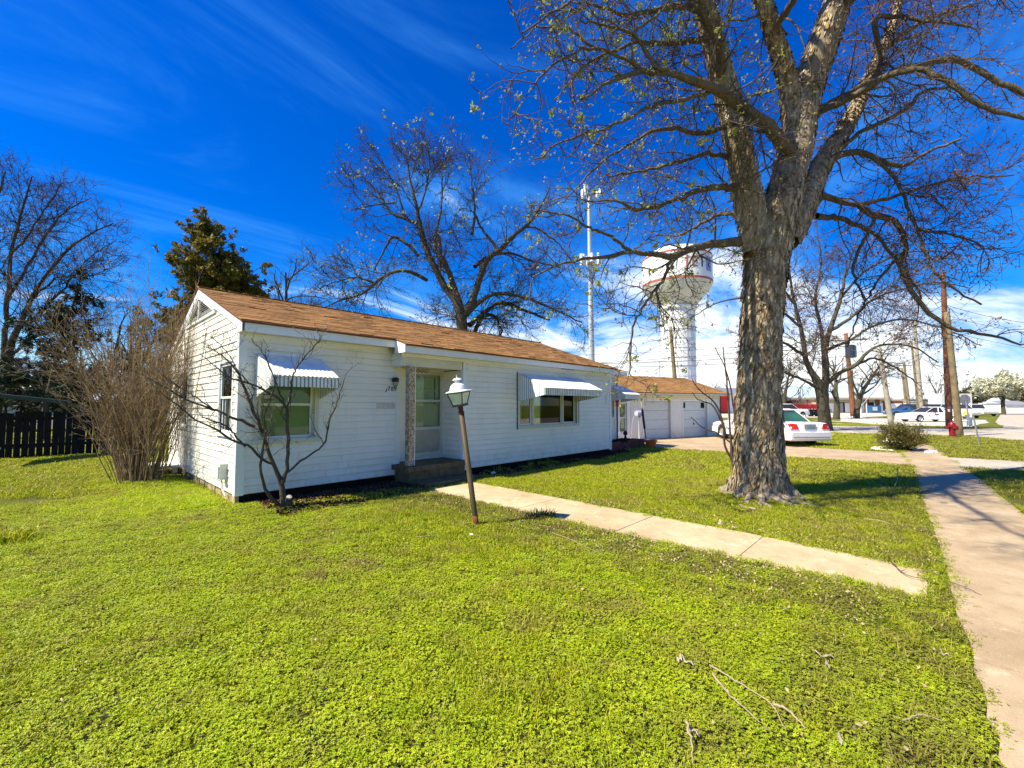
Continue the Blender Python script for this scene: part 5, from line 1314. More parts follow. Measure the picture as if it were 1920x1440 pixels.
# ---------------- blossoming pear trees and far evergreens on the right
def leafy(name, label, base, H, W, seed, mat, n=5200, zlo=.3, size=.34, cat='tree', group=None, trunk='grey_bark'):
    rs = np.random.RandomState(seed); base = Vector((base[0], base[1], 0)); t = thing(name, label, cat, base, 0, group)
    P0, R0 = grow(rs, np.array([list(base)]), np.array([[0, 0, 1.0]]), np.array([H * .45]), np.array([H * .035]), 8, .03, .05, 0, .3)
    S, D, L, R = sprout(rs, P0, R0, 12 / (H * .45), .45, (25, 60), (.8, 1.1), H * .3, W * 1.1, rr=.6, lens=W, rmin=.05)
    P1, R1 = grow(rs, S, D, L, R, 9, .10, .04, .0)
    npart('trunk', join([batch_tubes(P0, R0, 9, 1), batch_tubes(P1, R1, 5, 2)]), trunk, t, smooth=True)
    S, D, L, R = sprout(rs, P1, R1, 2.2, .2, (25, 65), (.3, .6), .6, W * .45, rr=.6, rmin=.02)
    P2, R2 = grow(rs, S, D, L, R, 5, .15, .02, 0); npart('branches', batch_tubes(P2, R2, 3, 2), trunk, t, kind='stuff')
    Q = np.concatenate([P2.reshape(-1, 3), P1[:, 4:].reshape(-1, 3)]); Q = Q[rs.randint(0, len(Q), n // 6)]
    C = clump_points(rs, Q, 6, size * 1.0); npart('foliage', leaf_quads(rs, C, size, up=.4, elong=1.2), mat, t, kind='stuff'); return t
b = P(1882, 777, 74); leafy('pear_tree', 'cream blossoming pear tree in front of the small white house', b, 8.6, 5.6, 91, 'blossom', 12000, size=.26)
b = P(1975, 777, 70); leafy('pear_tree', 'second blossoming pear tree cut by the right edge', b, 9.0, 5.2, 92, 'blossom', 9000, size=.26)
for i, (x, D_, H_, W_) in enumerate(((1836, 100, 6.2, 4.5), (1852, 112, 7.0, 5), (1912, 108, 6.0, 5), (1815, 118, 7.5, 4.5))):
    b = P(x, 775, D_); leafy('evergreen_tree', ('dark evergreen left of the pear trunk', 'olive evergreen just behind the pear trunk', 'green tree right of the pear trunk', 'farthest evergreen behind the white pickup')[i], b, H_, W_, 95 + i, 'far_leaf', 3600, size=.42)

# ---------------- ornamental tree at the house corner
DS = 6.7; b0 = G(532, 952)
DS = (b0 - Vector((0, 0, CAM_H))).dot(_fw)
orn = [
 [(534, 958, DS, 22), (531, 930, DS, 16), (527, 905, DS, 14), (518, 880, DS - .02, 11), (505, 850, DS - .05, 10), (496, 820, DS - .1, 9), (480, 780, DS - .15, 8), (466, 750, DS - .2, 8), (458, 725, DS - .2, 6), (448, 700, DS - .25, 5), (430, 680, DS - .3, 4), (410, 662, DS - .35, 3), (385, 650, DS - .4, 2)],
 [(530, 905, DS, 13), (536, 885, DS, 10), (540, 850, DS + .02, 9), (539, 810, DS + .03, 9), (538, 785, DS + .03, 9), (536, 762, DS, 8), (520, 745, DS - .05, 7), (500, 733, DS - .1, 6), (475, 722, DS - .2, 5), (450, 713, DS - .3, 5), (425, 705, DS - .35, 4), (405, 690, DS - .4, 3), (375, 662, DS - .45, 2)],
 [(537, 768, DS, 6), (544, 745, DS + .02, 5), (546, 715, DS + .05, 4.5), (556, 690, DS + .05, 4), (570, 672, DS + .08, 4), (588, 650, DS + .1, 3), (602, 636, DS + .1, 2)],
 [(534, 760, DS, 5), (522, 730, DS - .05, 4), (512, 705, DS - .1, 4), (500, 675, DS - .15, 3.5), (488, 655, DS - .2, 2.5), (470, 635, DS - .2, 2)],
 [(540, 885, DS, 6), (560, 868, DS + .05, 6), (585, 850, DS + .1, 5), (608, 832, DS + .15, 5), (614, 808, DS + .15, 4.5), (620, 780, DS + .15, 4), (632, 758, DS + .15, 3.5), (640, 730, DS + .15, 2.5), (648, 700, DS + .15, 1.5)],
 [(526, 950, DS, 11), (505, 930, DS - .1, 10), (494, 905, DS - .15, 8), (488, 880, DS - .2, 7), (492, 845, DS - .2, 7), (498, 815, DS - .2, 6), (496, 780, DS - .25, 5), (506, 750, DS - .25, 4), (515, 720, DS - .3, 3), (520, 700, DS - .3, 2)],
 [(512, 870, DS - .05, 7), (490, 860, DS - .15, 7), (470, 840, DS - .25, 7), (445, 830, DS - .35, 6), (420, 815, DS - .45, 6), (395, 800, DS - .55, 5), (370, 790, DS - .65, 4), (345, 770, DS - .75, 4), (325, 755, DS - .8, 3), (300, 735, DS - .9, 2)],
 [(478, 800, DS - .15, 8), (455, 790, DS - .25, 8), (430, 780, DS - .35, 7), (400, 768, DS - .45, 6), (370, 757, DS - .55, 5), (340, 745, DS - .65, 4.5), (315, 730, DS - .75, 4), (290, 715, DS - .85, 3), (268, 702, DS - .9, 2)],
 [(460, 838, DS - .3, 5), (430, 805, DS - .4, 4.5), (405, 790, DS - .5, 4), (378, 782, DS - .6, 3)],
 [(478, 730, DS - .2, 4), (450, 700, DS - .3, 3), (425, 660, DS - .35, 2.5), (395, 630, DS - .4, 2)],
 [(400, 768, DS - .45, 4), (360, 740, DS - .6, 3), (320, 715, DS - .7, 2), (290, 690, DS - .8, 1.5)],
 [(608, 832, DS + .15, 3), (590, 805, DS + .1, 2)],
 [(537, 790, DS, 3.5), (526, 775, DS - .03, 3), (534, 762, DS - .05, 2.5)],
]
orn_t = photo_tree('ornamental_tree', 'small multi-stemmed bare tree with dark arching stems at the near house corner', 'tree', (b0.x, b0.y, 0), orn, 43, n=24, jitter=.006, ws=.68,
           lev=((9, (.35, .95), .14, .60, .0072), (9.0, (.3, .8), .07, .30, .0048), (7.0, (.4, .8), .04, .14, .0036)), trop=(.06, .05), mats=('grey_bark', 'pale_twig'), sides=(9, 5, 4, 3), buds=('samara', .22, 3, .006, .014), wander=.16, t0=.35)
st = MB(); st.tube([b0 + Vector((.06, -.03, .0)), b0 + Vector((.05, -.06, .12)), b0 + Vector((.04, -.10, .17))], [.06, .055, .045], 10); wpart('stump', st, MATS['grey_bark'], orn_t)
st = MB(); e = b0 + Vector((.04, -.10, .17)); st.tube([e, e + (Vector((-.01, -.04, .05))).normalized() * .012], [.043, .040], 10); wpart('sawn_face', st, MATS['pale_twig'], orn_t)

# ---------------- tall stemmy shrub at the gable end
rs = np.random.RandomState(5); SB = G(256, 903)
shrub = thing('stemmy_shrub', 'tall leafless shrub of many tan upright stems against the white gable wall', 'shrub', (SB.x, SB.y, 0))
M = 150; a = rs.uniform(0, 2 * pi, M); r = np.minimum(np.abs(rs.normal(scale=.32, size=M)), .62)
S = np.stack([SB.x + np.cos(a) * r * 1.0 * .8, SB.y + np.sin(a) * r * 1.0, np.full(M, -.02)], 1)
D = np.stack([np.cos(a) * (.06 + r * .55), np.sin(a) * (.06 + r * .55), np.full(M, 1.0)], 1) + rs.normal(scale=.07, size=(M, 3)) + np.array([-.01, 0, 0])
L = rs.uniform(2.2, 4.7, M); L[r > .45] *= .75
P1, R1 = grow(rs, S, D, L, rs.uniform(.007, .015, M), 14, .055, .01, .02, .75)
P1[:, :, 0] = np.minimum(P1[:, :, 0], 1.96 + .0 * P1[:, :, 0])
S, D, L, R = sprout(rs, P1, R1, 3.4, .25, (18, 50), (.10, .28), .15, 1.0, rr=.55, rmin=.0042)
P2, R2 = grow(rs, S, D, L, R, 6, .10, .05, .0)
S, D, L, R = sprout(rs, P2, R2, 4.0, .1, (20, 50), (.3, .6), .08, .40, rr=.7, rmin=.0032)
P3, R3 = grow(rs, S, D, L, R, 4, .12, .04, 0)
npart('stems', batch_tubes(P1, R1, 6, 1), 'tan_stem', shrub, smooth=True)
npart('twigs', join([batch_tubes(P2, R2, 4, 2), batch_tubes(P3, R3, 3, 3)]), 'tan_stem', shrub, kind='stuff')
tp = P3[:, -1]; tp = tp[rs.rand(len(tp)) < .5]; npart('buds', leaf_quads(rs, clump_points(rs, tp, 2, .01), .018), 'bush_leaf', shrub, kind='stuff')

# ---------------- sapling shoots at the foot of the maple, left side
rs = np.random.RandomState(15); b0 = P(1376, 872, 9.3); b0.z = 0
sap = thing('sapling', 'thin bare shoots growing up just left of the old maple trunk', 'sapling', (b0.x, b0.y, 0))
D_ = 9.3; sl = [[(1376, 880, D_, 7), (1372, 850, D_, 6), (1368, 800, D_, 4), (1366, 760, D_, 4), (1362, 710, D_, 3), (1355, 650, D_, 2)],
      [(1374, 868, D_, 5), (1360, 835, D_, 4), (1355, 790, D_, 4), (1340, 755, D_, 3), (1315, 735, D_, 2.5), (1300, 715, D_, 2)],
      [(1374, 860, D_, 4), (1378, 800, D_, 3.5), (1372, 740, D_, 3), (1360, 690, D_, 2), (1340, 650, D_, 1.5)],
      [(1355, 795, D_, 3), (1335, 760, D_, 2.5), (1310, 750, D_, 2), (1298, 735, D_, 1.5)], [(1370, 830, D_, 3), (1345, 812, D_, 2.5), (1320, 803, D_, 2), (1295, 782, D_, 1.5)]]
LPt, LRd = limbs_from_photo(sl, 16, .006, rs); npart('stems', batch_tubes(LPt, LRd, 5, 1), 'twig', sap, smooth=True)
S, D, L, R = sprout(rs, LPt, LRd, 2.5, .3, (20, 50), (.12, .3), .15, .6, rr=.5, rmin=.003); P2, R2 = grow(rs, S, D, L, R, 6, .1, .03, 0); npart('twigs', batch_tubes(P2, R2, 3, 2), 'twig', sap, kind='stuff')

# ---------------- rounded bush in the ring of white stones
rs = np.random.RandomState(25); b0 = LD(13.7, 15.3)
bush = thing('round_bush', 'dense rounded twiggy bush with olive tips by the end of the sidewalk', 'bush', (b0.x, b0.y, 0))
M = 210; a = rs.uniform(0, 2 * pi, M); el = rs.uniform(.05, 1.0, M)
S = np.stack([b0.x + np.cos(a) * .22 * rs.rand(M), b0.y + np.sin(a) * .22 * rs.rand(M), np.zeros(M)], 1)
D = np.stack([np.cos(a) * (.85 - el * .75), np.sin(a) * (.85 - el * .75), .45 + el * 1.3], 1)
P1, R1 = grow(rs, S, D, rs.uniform(.55, .98, M), np.full(M, .009), 8, .10, .02, 0)
S, D, L, R = sprout(rs, P1, R1, 9, .2, (20, 50), (.2, .5), .15, .5, rr=.6, rmin=.004); P2, R2 = grow(rs, S, D, L, R, 5, .12, .04, 0)
npart('stems', join([batch_tubes(P1, R1, 5, 1), batch_tubes(P2, R2, 3, 2)]), 'dark_twig', bush)
C = np.concatenate([P2[:, 2:].reshape(-1, 3), P1[:, 5:].reshape(-1, 3)]); C = clump_points(rs, C[rs.rand(len(C)) < .9], 4, .03)
npart('foliage', leaf_quads(rs, C[rs.rand(len(C)) < .7], .022, up=.2, elong=2.4), 'bush_leaf', bush, kind='stuff')
tl_ = P1[(P1[:, -1] @ np.array([sin(YAW), -cos(YAW), 0])) < 13.45][:, -1]
C = clump_points(rs, tl_[:5], 8, .05); npart('flowers', leaf_quads(rs, C, .04), 'blossom', bush, kind='stuff')
st = thing('stone_edging', 'ring of whitewashed stones round the bush by the sidewalk', 'edging', (b0.x, b0.y, 0))
for i in range(22):
    a_ = radians(60 + i * 13.2) + pi / 1.0; rr_ = random.uniform(.72, .80); c = b0 + Vector((cos(a_) * rr_, sin(a_) * rr_, 0))
    s = MB(); s.lathe([(.05, 0), (.10, .02), (.09, .06), (.04, .08)], (c.x, c.y, 0), 6); s.v = [(v[0] + random.uniform(-.02, .02), v[1] + random.uniform(-.02, .02), v[2]) for v in s.v]; wpart('stone', s, MATS['whitestone'], st)

# ================================================================== LAMP POST
lb = G(893, 986); lt = P(865, 774, 5.72)                 # foot and the top of the wooden-coloured pole
lamp = thing('lamp_post', 'leaning brown yard lamp post with a white lantern head beside the front walk', 'lamp post', (lb.x, lb.y, 0))
ax = (lt - lb).normalized()
m = MB(); m.tube([lb - ax * .05, lb + ax * .12, lb + ax * .13, lt], [.038, .038, .036, .036], 14); pole = wpart('pole', m, MATS['lamppole'], lamp, smooth=True)
m = MB(); m.tube([lb - ax * .06, lb + ax * .14], [.041, .0405], 14); wpart('rusty_foot', m, simple('rust_band', (.13, .055, .02), .8, .2, var=.4, scale=20), lamp, smooth=True)
m = MB(); m.tube([lt - ax * .02, lt + ax * .015, lt + ax * .02, lt + ax * .10], [.039, .039, .032, .034], 14); wpart('collar', m, MATS['rust'], lamp)
H0 = lt + ax * .10
q = ax.to_track_quat('Z', 'Y') @ Matrix.Rotation(radians(38), 4, 'Z').to_quaternion()
def hl(x, y, z): return H0 + q @ Vector((x, y, z))
wb, wt, hh = .068, .112, .178
m = MB()
m.hexa([hl(-wb - .01, -wb - .01, -.012), hl(wb + .01, -wb - .01, -.012), hl(wb + .01, wb + .01, -.012), hl(-wb - .01, wb + .01, -.012), hl(-wb - .01, -wb - .01, .006), hl(wb + .01, -wb - .01, .006), hl(wb + .01, wb + .01, .006), hl(-wb - .01, wb + .01, .006)])
for sx, sy in ((1, 1), (1, -1), (-1, -1), (-1, 1)):
    m.tube([hl(sx * wb, sy * wb, .005), hl(sx * wt, sy * wt, hh)], .008, 4)
for z, w in ((.012, wb), (hh - .008, wt)):
    for k in range(4):
        c = [(1, 1), (1, -1), (-1, -1), (-1, 1)]; a, b = c[k], c[(k + 1) % 4]
        m.tube([hl(a[0] * w, a[1] * w, z), hl(b[0] * w, b[1] * w, z)], .007, 4)
head = wpart('lantern_frame', m, MATS['black'], lamp)
for k in range(4):
    c = [(1, 1), (1, -1), (-1, -1), (-1, 1)]; a, b = c[k], c[(k + 1) % 4]; f = .97
    g = MB(); p4 = [hl(a[0] * wb * f, a[1] * wb * f, .01), hl(b[0] * wb * f, b[1] * wb * f, .01), hl(b[0] * wt * f, b[1] * wt * f, hh - .01), hl(a[0] * wt * f, a[1] * wt * f, hh - .01)]
    n = (p4[1] - p4[0]).cross(p4[3] - p4[0]).normalized() * .003; g.prism(p4, n); wpart('lantern_pane', g, simple('frosted_pane', (.64, .66, .48), .35, .4, var=.12, scale=14), head)
m = MB(); k = len(m.v)
prof = [(.160, .0), (.163, .008), (.116, .026), (.110, .052), (.096, .086), (.066, .113), (.034, .124), (.032, .148), (.058, .153), (.063, .163), (.042, .179), (.012, .186), (.004, .188), (.004, .226)]
S_ = 28
for r, z in prof:
    for j in range(S_):
        a = 2 * pi * j / S_
        if r > .13:                                              # the brim is square
            rr = r / max(abs(cos(a)), abs(sin(a))) * .86
        else: rr = r
        m.v.append(tuple(hl(rr * cos(a), rr * sin(a), hh + z)))
for i in range(len(prof) - 1):
    for j in range(S_):
        j2 = (j + 1) % S_; m.f.append((i * S_ + j, i * S_ + j2, (i + 1) * S_ + j2, (i + 1) * S_ + j)); m.mi.append(0)
m.f.append(tuple(range(S_ - 1, -1, -1))); m.mi.append(0)
wpart('lantern_cap', m, MATS['metal_white'], lamp, smooth=False)

# ================================================================== CLUTTER NEAR THE WING
# raised brick bed: rows of single bricks round dark soil
bx0, bx1, by0, by1 = 13.2, 15.7, 7.85, 8.36
bed = thing('planter_bed', 'low dark red brick planting bed heaped with black soil under the small awning', 'planter', (14.4, 8.1, 0))
brm = MB(); brm.box(0, .21, 0, .095, 0, .072); brick_mesh = brm.mesh('brick', MATS['brick'])
rb = random.Random(3)
for row in range(4):
    z = row * .078; off = (.11 if row % 2 else 0)
    x = bx0 - off
    while x < bx1 - .02:
        if rb.random() > (.0 if row < 3 else .25): link('brick', brick_mesh, bed, (x, by0 + rb.uniform(-.01, .01), z), (0, 0, rb.gauss(0, .03)))
        x += .222
    y = by0 + .1
    while y < by1 - .03: link('brick', brick_mesh, bed, (bx1 - .0, y - .03 * (row % 2), z), (0, 0, radians(90) + rb.gauss(0, .03))); y += .222
s = MB(); nx, ny = 26, 8
for i in range(nx):
    for j in range(ny):
        def zz(a, b): return .22 + .16 * sin(pi * a / nx) * sin(pi * min(b, ny) / ny) + .03 * sin(a * 1.9 + b * 2.3)
        def pt(a, b): return (bx0 + .08 + (bx1 - bx0 - .1) * a / nx, by0 + .05 + (by1 - by0 - .05) * b / ny, zz(a, b))
        s.quad(pt(i, j), pt(i + 1, j), pt(i + 1, j + 1), pt(i, j + 1))
wpart('soil', s, MATS['soil_and_shade'], bed, smooth=True)
# small black figurine on the soil
fg = MB(); c = (14.62, 8.05, .34); fg.lathe([(.05, 0), (.055, .06), (.035, .12), (.03, .15)], c, 10); fg.lathe([(.02, .14), (.075, .17), (.085, .23), (.04, .30), (.01, .33)], c, 10)
tag(wpart('garden_figurine', fg, MATS['black']), 'small black garden figurine standing on the dark soil below the narrow window', 'figurine')
# bunting / small flag cloth hanging below the awning
fl = thing('flag_decoration', 'blue and red patriotic cloth decoration hanging under the small awning', 'decoration', (14.05, 8.1, 1.75))
c = MB()
for i in range(8): c.quad((14.0 + i * .035, 8.10 + .015 * (i % 2), 1.72), (14.035 + i * .035, 8.10 + .015 * ((i + 1) % 2), 1.72), (14.035 + i * .035, 8.1 + .01 * (i % 2), 1.98), (14.0 + i * .035, 8.1, 1.98))
wpart('blue_cloth', c, MATS['navy'], fl)
for k in range(5):
    c = MB(); c.box(14.02 + k * .05, 14.045 + k * .05, 8.09, 8.10, 1.55, 1.73); wpart('stripe', c, MATS['redcloth'], fl)
c = MB(); c.tube([(14.05, 8.05, 1.98), (14.2, 7.9, 2.02), (14.42, 7.72, 2.0)], [.012, .022, .015], 6); wpart('red_ribbon', c, MATS['redcloth'], fl)
# white post with a lilac-grey cowbell-shaped box and its cable
g0 = G(1199, 831); sx, sy = g0.x, g0.y
pst = thing('meter_post', 'white post carrying a round lilac-grey metal box with a hanging cable', 'post', (sx, sy, 0))
c = MB(); c.tube([(sx, sy, 0), (sx, sy, .6), (sx - .01, sy, 1.12)], [.028, .026, .022], 8); wpart('post', c, MATS['metal_white'], pst)
c = MB(); dv = Vector((.95, -.31, 0)); c.tube([Vector((sx, sy, 1.26)) - dv * .16, Vector((sx, sy, 1.26)) + dv * .13], .115, 16); wpart('drum', c, MATS['lilac'], pst)
c = MB(); c.tube([Vector((sx, sy, 1.14)) + dv * .05, Vector((sx, sy, 1.1)) + dv * .02], .03, 8); c.box(sx + .1, sx + .16, sy - .14, sy - .10, 1.22, 1.34); wpart('bracket', c, MATS['navy'], pst)
c = MB(); c.tube([(sx - .12, sy + .04, 1.2), (sx - .28, sy + .10, 1.12), (sx - .36, sy + .13, .85), (sx - .40, sy + .14, .4), (sx - .46, sy + .16, .02)], .010, 6); wpart('cable', c, MATS['steel'], pst)
# leaning pole with green cap
g1 = G(1213, 838); lp_t = P(1202, 750, 17.2)
lpn = thing('leaning_pole', 'slim leaning pole with dark middle and green cap beside the terracotta pot', 'pole', (g1.x, g1.y, 0))
A_, B_ = Vector((g1.x, g1.y, 0)), lp_t
c = MB(); c.tube([A_, A_.lerp(B_, .40)], .028, 8); c.tube([A_.lerp(B_, .78), B_], .028, 8); wpart('shaft', c, MATS['pale_pole'], lpn)
c = MB(); c.tube([A_.lerp(B_, .38), A_.lerp(B_, .79)], .045, 8); wpart('dark_sleeve', c, MATS['black'], lpn)
c = MB(); c.tube([B_, B_ + Vector((0, 0, .07))], [.06, .05], 10); wpart('cap', c, simple('green_cap', (.05, .16, .06), .4, .4), lpn)
# terracotta pot
g2 = G(1221, 840)
pot = thing('flower_pot', 'empty orange terracotta flower pot standing where the drive meets the grass', 'pot', (g2.x, g2.y, 0))
c = MB(); c.lathe([(.13, 0), (.185, .20), (.19, .22), (.19, .225)], (g2.x, g2.y, 0), 22); c.lathe([(.205, .22), (.225, .225), (.235, .29), (.21, .295), (.185, .24)], (g2.x, g2.y, 0), 22, closed=False); wpart('body', c, MATS['terracotta'], pot)
c = MB(); c.lathe([(.01, .20), (.185, .215)], (g2.x, g2.y, 0), 22, closed=False); wpart('potting_soil', c, MATS['soil_and_shade'], pot)
# pale rock / scrap by the bed and white bits
for i, (x, y, s_, lab) in enumerate(((925, 890, .16, 'smooth white rock lying on the bed by the front walk'), (884, 1005, .05, 'small white bark scrap near the lamp post foot'))):
    g = G(x, y); c = MB(); c.lathe([(.3, 0), (.5, .05), (.45, .22), (.2, .32)], (0, 0, 0), 9); c.v = [(v[0] * s_ * 1.5 * random.uniform(.85, 1.1), v[1] * s_ * .8, v[2] * s_) for v in c.v]
    o = part('rock', c, MATS['whitestone'], None, (g.x, g.y, .015), (0, 0, .6 + i), smooth=True); tag(o, lab, 'rock' if i == 0 else 'bark scrap')
# green shoots along the foundation
sh_ = MB(); rp = random.Random(9)
for cx_ in (935, 985, 1000, 1015):
    g = onb = G(cx_, 886)
    X = {935: 7.35, 985: 8.6, 1000: 8.95, 1015: 9.35}[cx_]
    for k in range(22):
        x = X + rp.gauss(0, .10); y = 7.45 + rp.gauss(0, .04); h = rp.uniform(.08, .2); dx, dy = rp.gauss(0, .04), rp.gauss(0, .04)
        sh_.poly([(x - .008, y, 0), (x + .008, y, 0), (x + dx, y + dy, h)])
tag(wpart('bulb_shoots', sh_, MATS['grass_blade']), 'dark green bulb shoots coming up along the front wall', 'plant', kind='stuff')

# ================================================================== CARS
def lerp(a, b, t): return a + (b - a) * t
def car(name, label, cat, loc, rotz, L=5.0, W=1.85, kind='sedan', paint='carwhite', detail=True, group=None):
    """front towards local +x; body lofted from stations"""
    t = thing(name, label, cat, loc, rotz, group)
    def cp(n, mb, m, par=None, smooth=False): return part(n, mb, MATS[m], par or t, local=True, smooth=smooth)
    hw = W / 2; wr = .33; xf, xr = L * .5 - .95, -L * .5 + 1.05
    if kind == 'sedan': belt, hood, deck, roofz = .93, .80, .93, 1.44
    elif kind == 'suv': belt, hood, deck, roofz, wr = 1.12, 1.08, 1.15, 1.78, .37
    else: belt, hood, deck, roofz, wr = 1.12, 1.06, 1.10, 1.78, .38
    zb = .24 if kind == 'sedan' else .36
    def top(x):
        u = x / (L * .5)
        if kind == 'sedan':
            if u > .96: return lerp(hood - .04, .62, (u - .96) / .04)
            if u > .38: return lerp(belt, hood, (u - .38) / .58)
            if u < -.97: return lerp(deck - .03, .74, (-u - .97) / .03)
            if u < -.60: return lerp(belt + .01, deck, 1)
            return belt
        if u > .97: return lerp(hood - .04, .8, (u - .97) / .03)
        if u > .45: return lerp(belt, hood, (u - .45) / .52)
        return deck
    def halfw(x):
        u = abs(x) / (L * .5); return hw * (1 - .10 * max(0, (u - .72) / .28) ** 2 - .02 * u * u)
    xs = sorted(set([round(-L / 2 + i * L / 46, 4) for i in range(47)] + [round(c + s * wr * k, 4) for c in (xf, xr) for s in (-1, 1) for k in (1.12, 1.0, .8, .5)] + [xf, xr]))
    body = MB(); rings = []
    for x in xs:
        h = halfw(x); zt = top(x); z0 = zb
        for c in (xf, xr):
            d = abs(x - c) / (wr * 1.12)
            if d < 1: z0 = max(z0, wr + (wr * 1.12) * math.sqrt(1 - d * d))
        e = .06 * max(0, (abs(x) / (L / 2) - .93) / .07)
        z0 = min(z0, zt - .08); zm = lerp(z0, zt, .5)
        rings.append([(x, -h * .94, z0), (x, -h, z0 + .04), (x, -h * 1.0, max(z0 + .05, zm)), (x, -h * .975, zt - .10 if zt - .10 > zm else zm + .01), (x, -h * .90, zt - .02), (x, -h * .6, zt + .012), (x, 0, zt + .025),
                      (x, h * .6, zt + .012), (x, h * .90, zt - .02), (x, h * .975, zt - .10 if zt - .10 > zm else zm + .01), (x, h, max(z0 + .05, zm)), (x, h, z0 + .04), (x, h * .94, z0)])
    n = len(rings[0])
    for r in rings: body.v += r
    for i in range(len(rings) - 1):
        for j in range(n):
            j2 = (j + 1) % n; body.f.append((i * n + j, (i + 1) * n + j, (i + 1) * n + j2, i * n + j2)); body.mi.append(0)
    body.f.append(tuple(range(n))); body.f.append(tuple(len(body.v) - n + k for k in range(n - 1, -1, -1))); body.mi += [0, 0]
    bo = cp('body', body, paint, smooth=True)
    try:
        bo.data.set_sharp_from_angle(angle=radians(32))
    except Exception: pass
    # cabin: glasshouse and roof
    if kind == 'sedan': c0, c1, c2, c3 = -L * .5 + 1.02, -L * .5 + 1.62, L * .5 - 2.42, L * .5 - 1.55
    elif kind == 'suv': c0, c1, c2, c3 = -L * .5 + .06, -L * .5 + .30, L * .5 - 2.1, L * .5 - 1.45
    else: c0, c1, c2, c3 = -L * .02, L * .02, L * .5 - 2.15, L * .5 - 1.45
    zb_ = (belt if kind == 'sedan' else deck) + .0; wb_, wt_ = hw * .90, hw * .70
    g = MB(); g.hexa([(c0, -wb_, zb_), (c3, -wb_, zb_), (c3, wb_, zb_), (c0, wb_, zb_), (c1, -wt_, roofz - .03), (c2, -wt_, roofz - .03), (c2, wt_, roofz - .03), (c1, wt_, roofz - .03)])
    cp('windows', g, 'cardark' if not detail else 'cardark')
    r = MB(); r.hexa([(c1 - .05, -wt_ - .02, roofz - .04), (c2 + .05, -wt_ - .02, roofz - .04), (c2 + .05, wt_ + .02, roofz - .04), (c1 - .05, wt_ + .02, roofz - .04), (c1 + .08, -wt_ + .12, roofz + .02), (c2 - .08, -wt_ + .12, roofz + .02), (c2 - .08, wt_ - .12, roofz + .02), (c1 + .08, wt_ - .12, roofz + .02)])
    for sg in (-1, 1):
        mid = lerp(c0, c3, .50)
        for (xb, xt, w_) in ((c0, c1, .10), (c3, c2, .06), (mid, lerp(c1, c2, .5), .10)) + (((c0 + .55, c1 + .12, .22),) if kind == 'sedan' else ()):
            yb_, yt_ = sg * (wb_ + .008), sg * (wt_ + .012); d = -sg * .03
            r.hexa([(xb - w_ / 2, yb_ + (d if sg > 0 else 0), zb_ - .01), (xb + w_ / 2, yb_ + (d if sg > 0 else 0), zb_ - .01), (xb + w_ / 2, yb_ + (0 if sg > 0 else d), zb_ - .01), (xb - w_ / 2, yb_ + (0 if sg > 0 else d), zb_ - .01),
                    (xt - w_ / 2, yt_ + (d if sg > 0 else 0), roofz - .03), (xt + w_ / 2, yt_ + (d if sg > 0 else 0), roofz - .03), (xt + w_ / 2, yt_ + (0 if sg > 0 else d), roofz - .03), (xt - w_ / 2, yt_ + (0 if sg > 0 else d), roofz - .03)])
    cp('roof', r, paint)
    if detail:
        gg = MB()
        for (xa, za, xb, zb2, s) in ((c0, zb_, c1, roofz - .05, 1),):
            gg.prism([(xa - .006, -wb_ * .86, za + .03), (xb - .006, -wt_ * .90, zb2), (xb - .006, wt_ * .90, zb2), (xa - .006, wb_ * .86, za + .03)][::-1], (-.004, 0, .002))
        cp('rear_window', gg, 'greenglass')
    for sx in (xf, xr):
        for sg in (-1, 1):
            w = MB(); y0 = sg * (hw - .20); y1 = sg * (hw - .005); prof = [(y0, wr * .55), (y0, wr * .93), (lerp(y0, y1, .2), wr), (lerp(y0, y1, .8), wr), (y1, wr * .93), (y1, wr * .62)]
            k = len(w.v); S = 22
            for yy, rr in prof:
                for j in range(S): a = 2 * pi * j / S; w.v.append((sx + rr * cos(a), yy, wr + rr * sin(a)))
            for i in range(len(prof) - 1):
                for j in range(S):
                    j2 = (j + 1) % S; w.f.append((i * S + j, i * S + j2, (i + 1) * S + j2, (i + 1) * S + j)); w.mi.append(0)
            tyre = cp('wheel', w, 'tyre')
            ri = MB(); S = 16; ye = sg * (hw - .02)
            for rr, yy in ((wr * .63, ye), (wr * .56, ye - sg * .03), (wr * .3, ye - sg * .005), (wr * .12, ye + sg * .005)):
                for j in range(S): a = 2 * pi * j / S; q_ = rr * (1 + (.06 if (j % 2 and rr < wr * .5) else 0)); ri.v.append((sx + q_ * cos(a), yy, wr + q_ * sin(a)))
            for i in range(3):
                for j in range(S): j2 = (j + 1) % S; ri.f.append((i * S + j, i * S + j2, (i + 1) * S + j2, (i + 1) * S + j)); ri.mi.append(0)
            ri.f.append(tuple(3 * S + j for j in range(S))); ri.mi.append(0); cp('rim', ri, 'rim', tyre)
            wl = MB(); wl.box(sx - wr * 1.05, sx + wr * 1.05, min(y0, y0 - sg * .12), max(y0, y0 - sg * .12), wr * .6, wr * 1.9); cp('wheel_well', wl, 'black')
    xe = -L / 2
    for sg in (-1, 1):
        l = MB(); yo, yi = sg * halfw(xe + .1) * .985, sg * hw * .50
        zt0, zt1 = (.67, .91) if kind == 'sedan' else (.85, 1.08)
        if kind != 'sedan': yi = sg * hw * .80
        pts = [(xe + .10, yo, zt0), (xe - .012, yo * .93, zt0), (xe - .016, yi, zt0 + .01), (xe - .012, yi * 1.12, zt1 - .03), (xe + .0, yo * .86, zt1), (xe + .20, yo * 1.0, zt1 - .03)]
        if sg > 0: pts = pts[::-1]
        l.prism(pts, (-.006, sg * .006, .0)); cp('taillight', l, 'taillight')
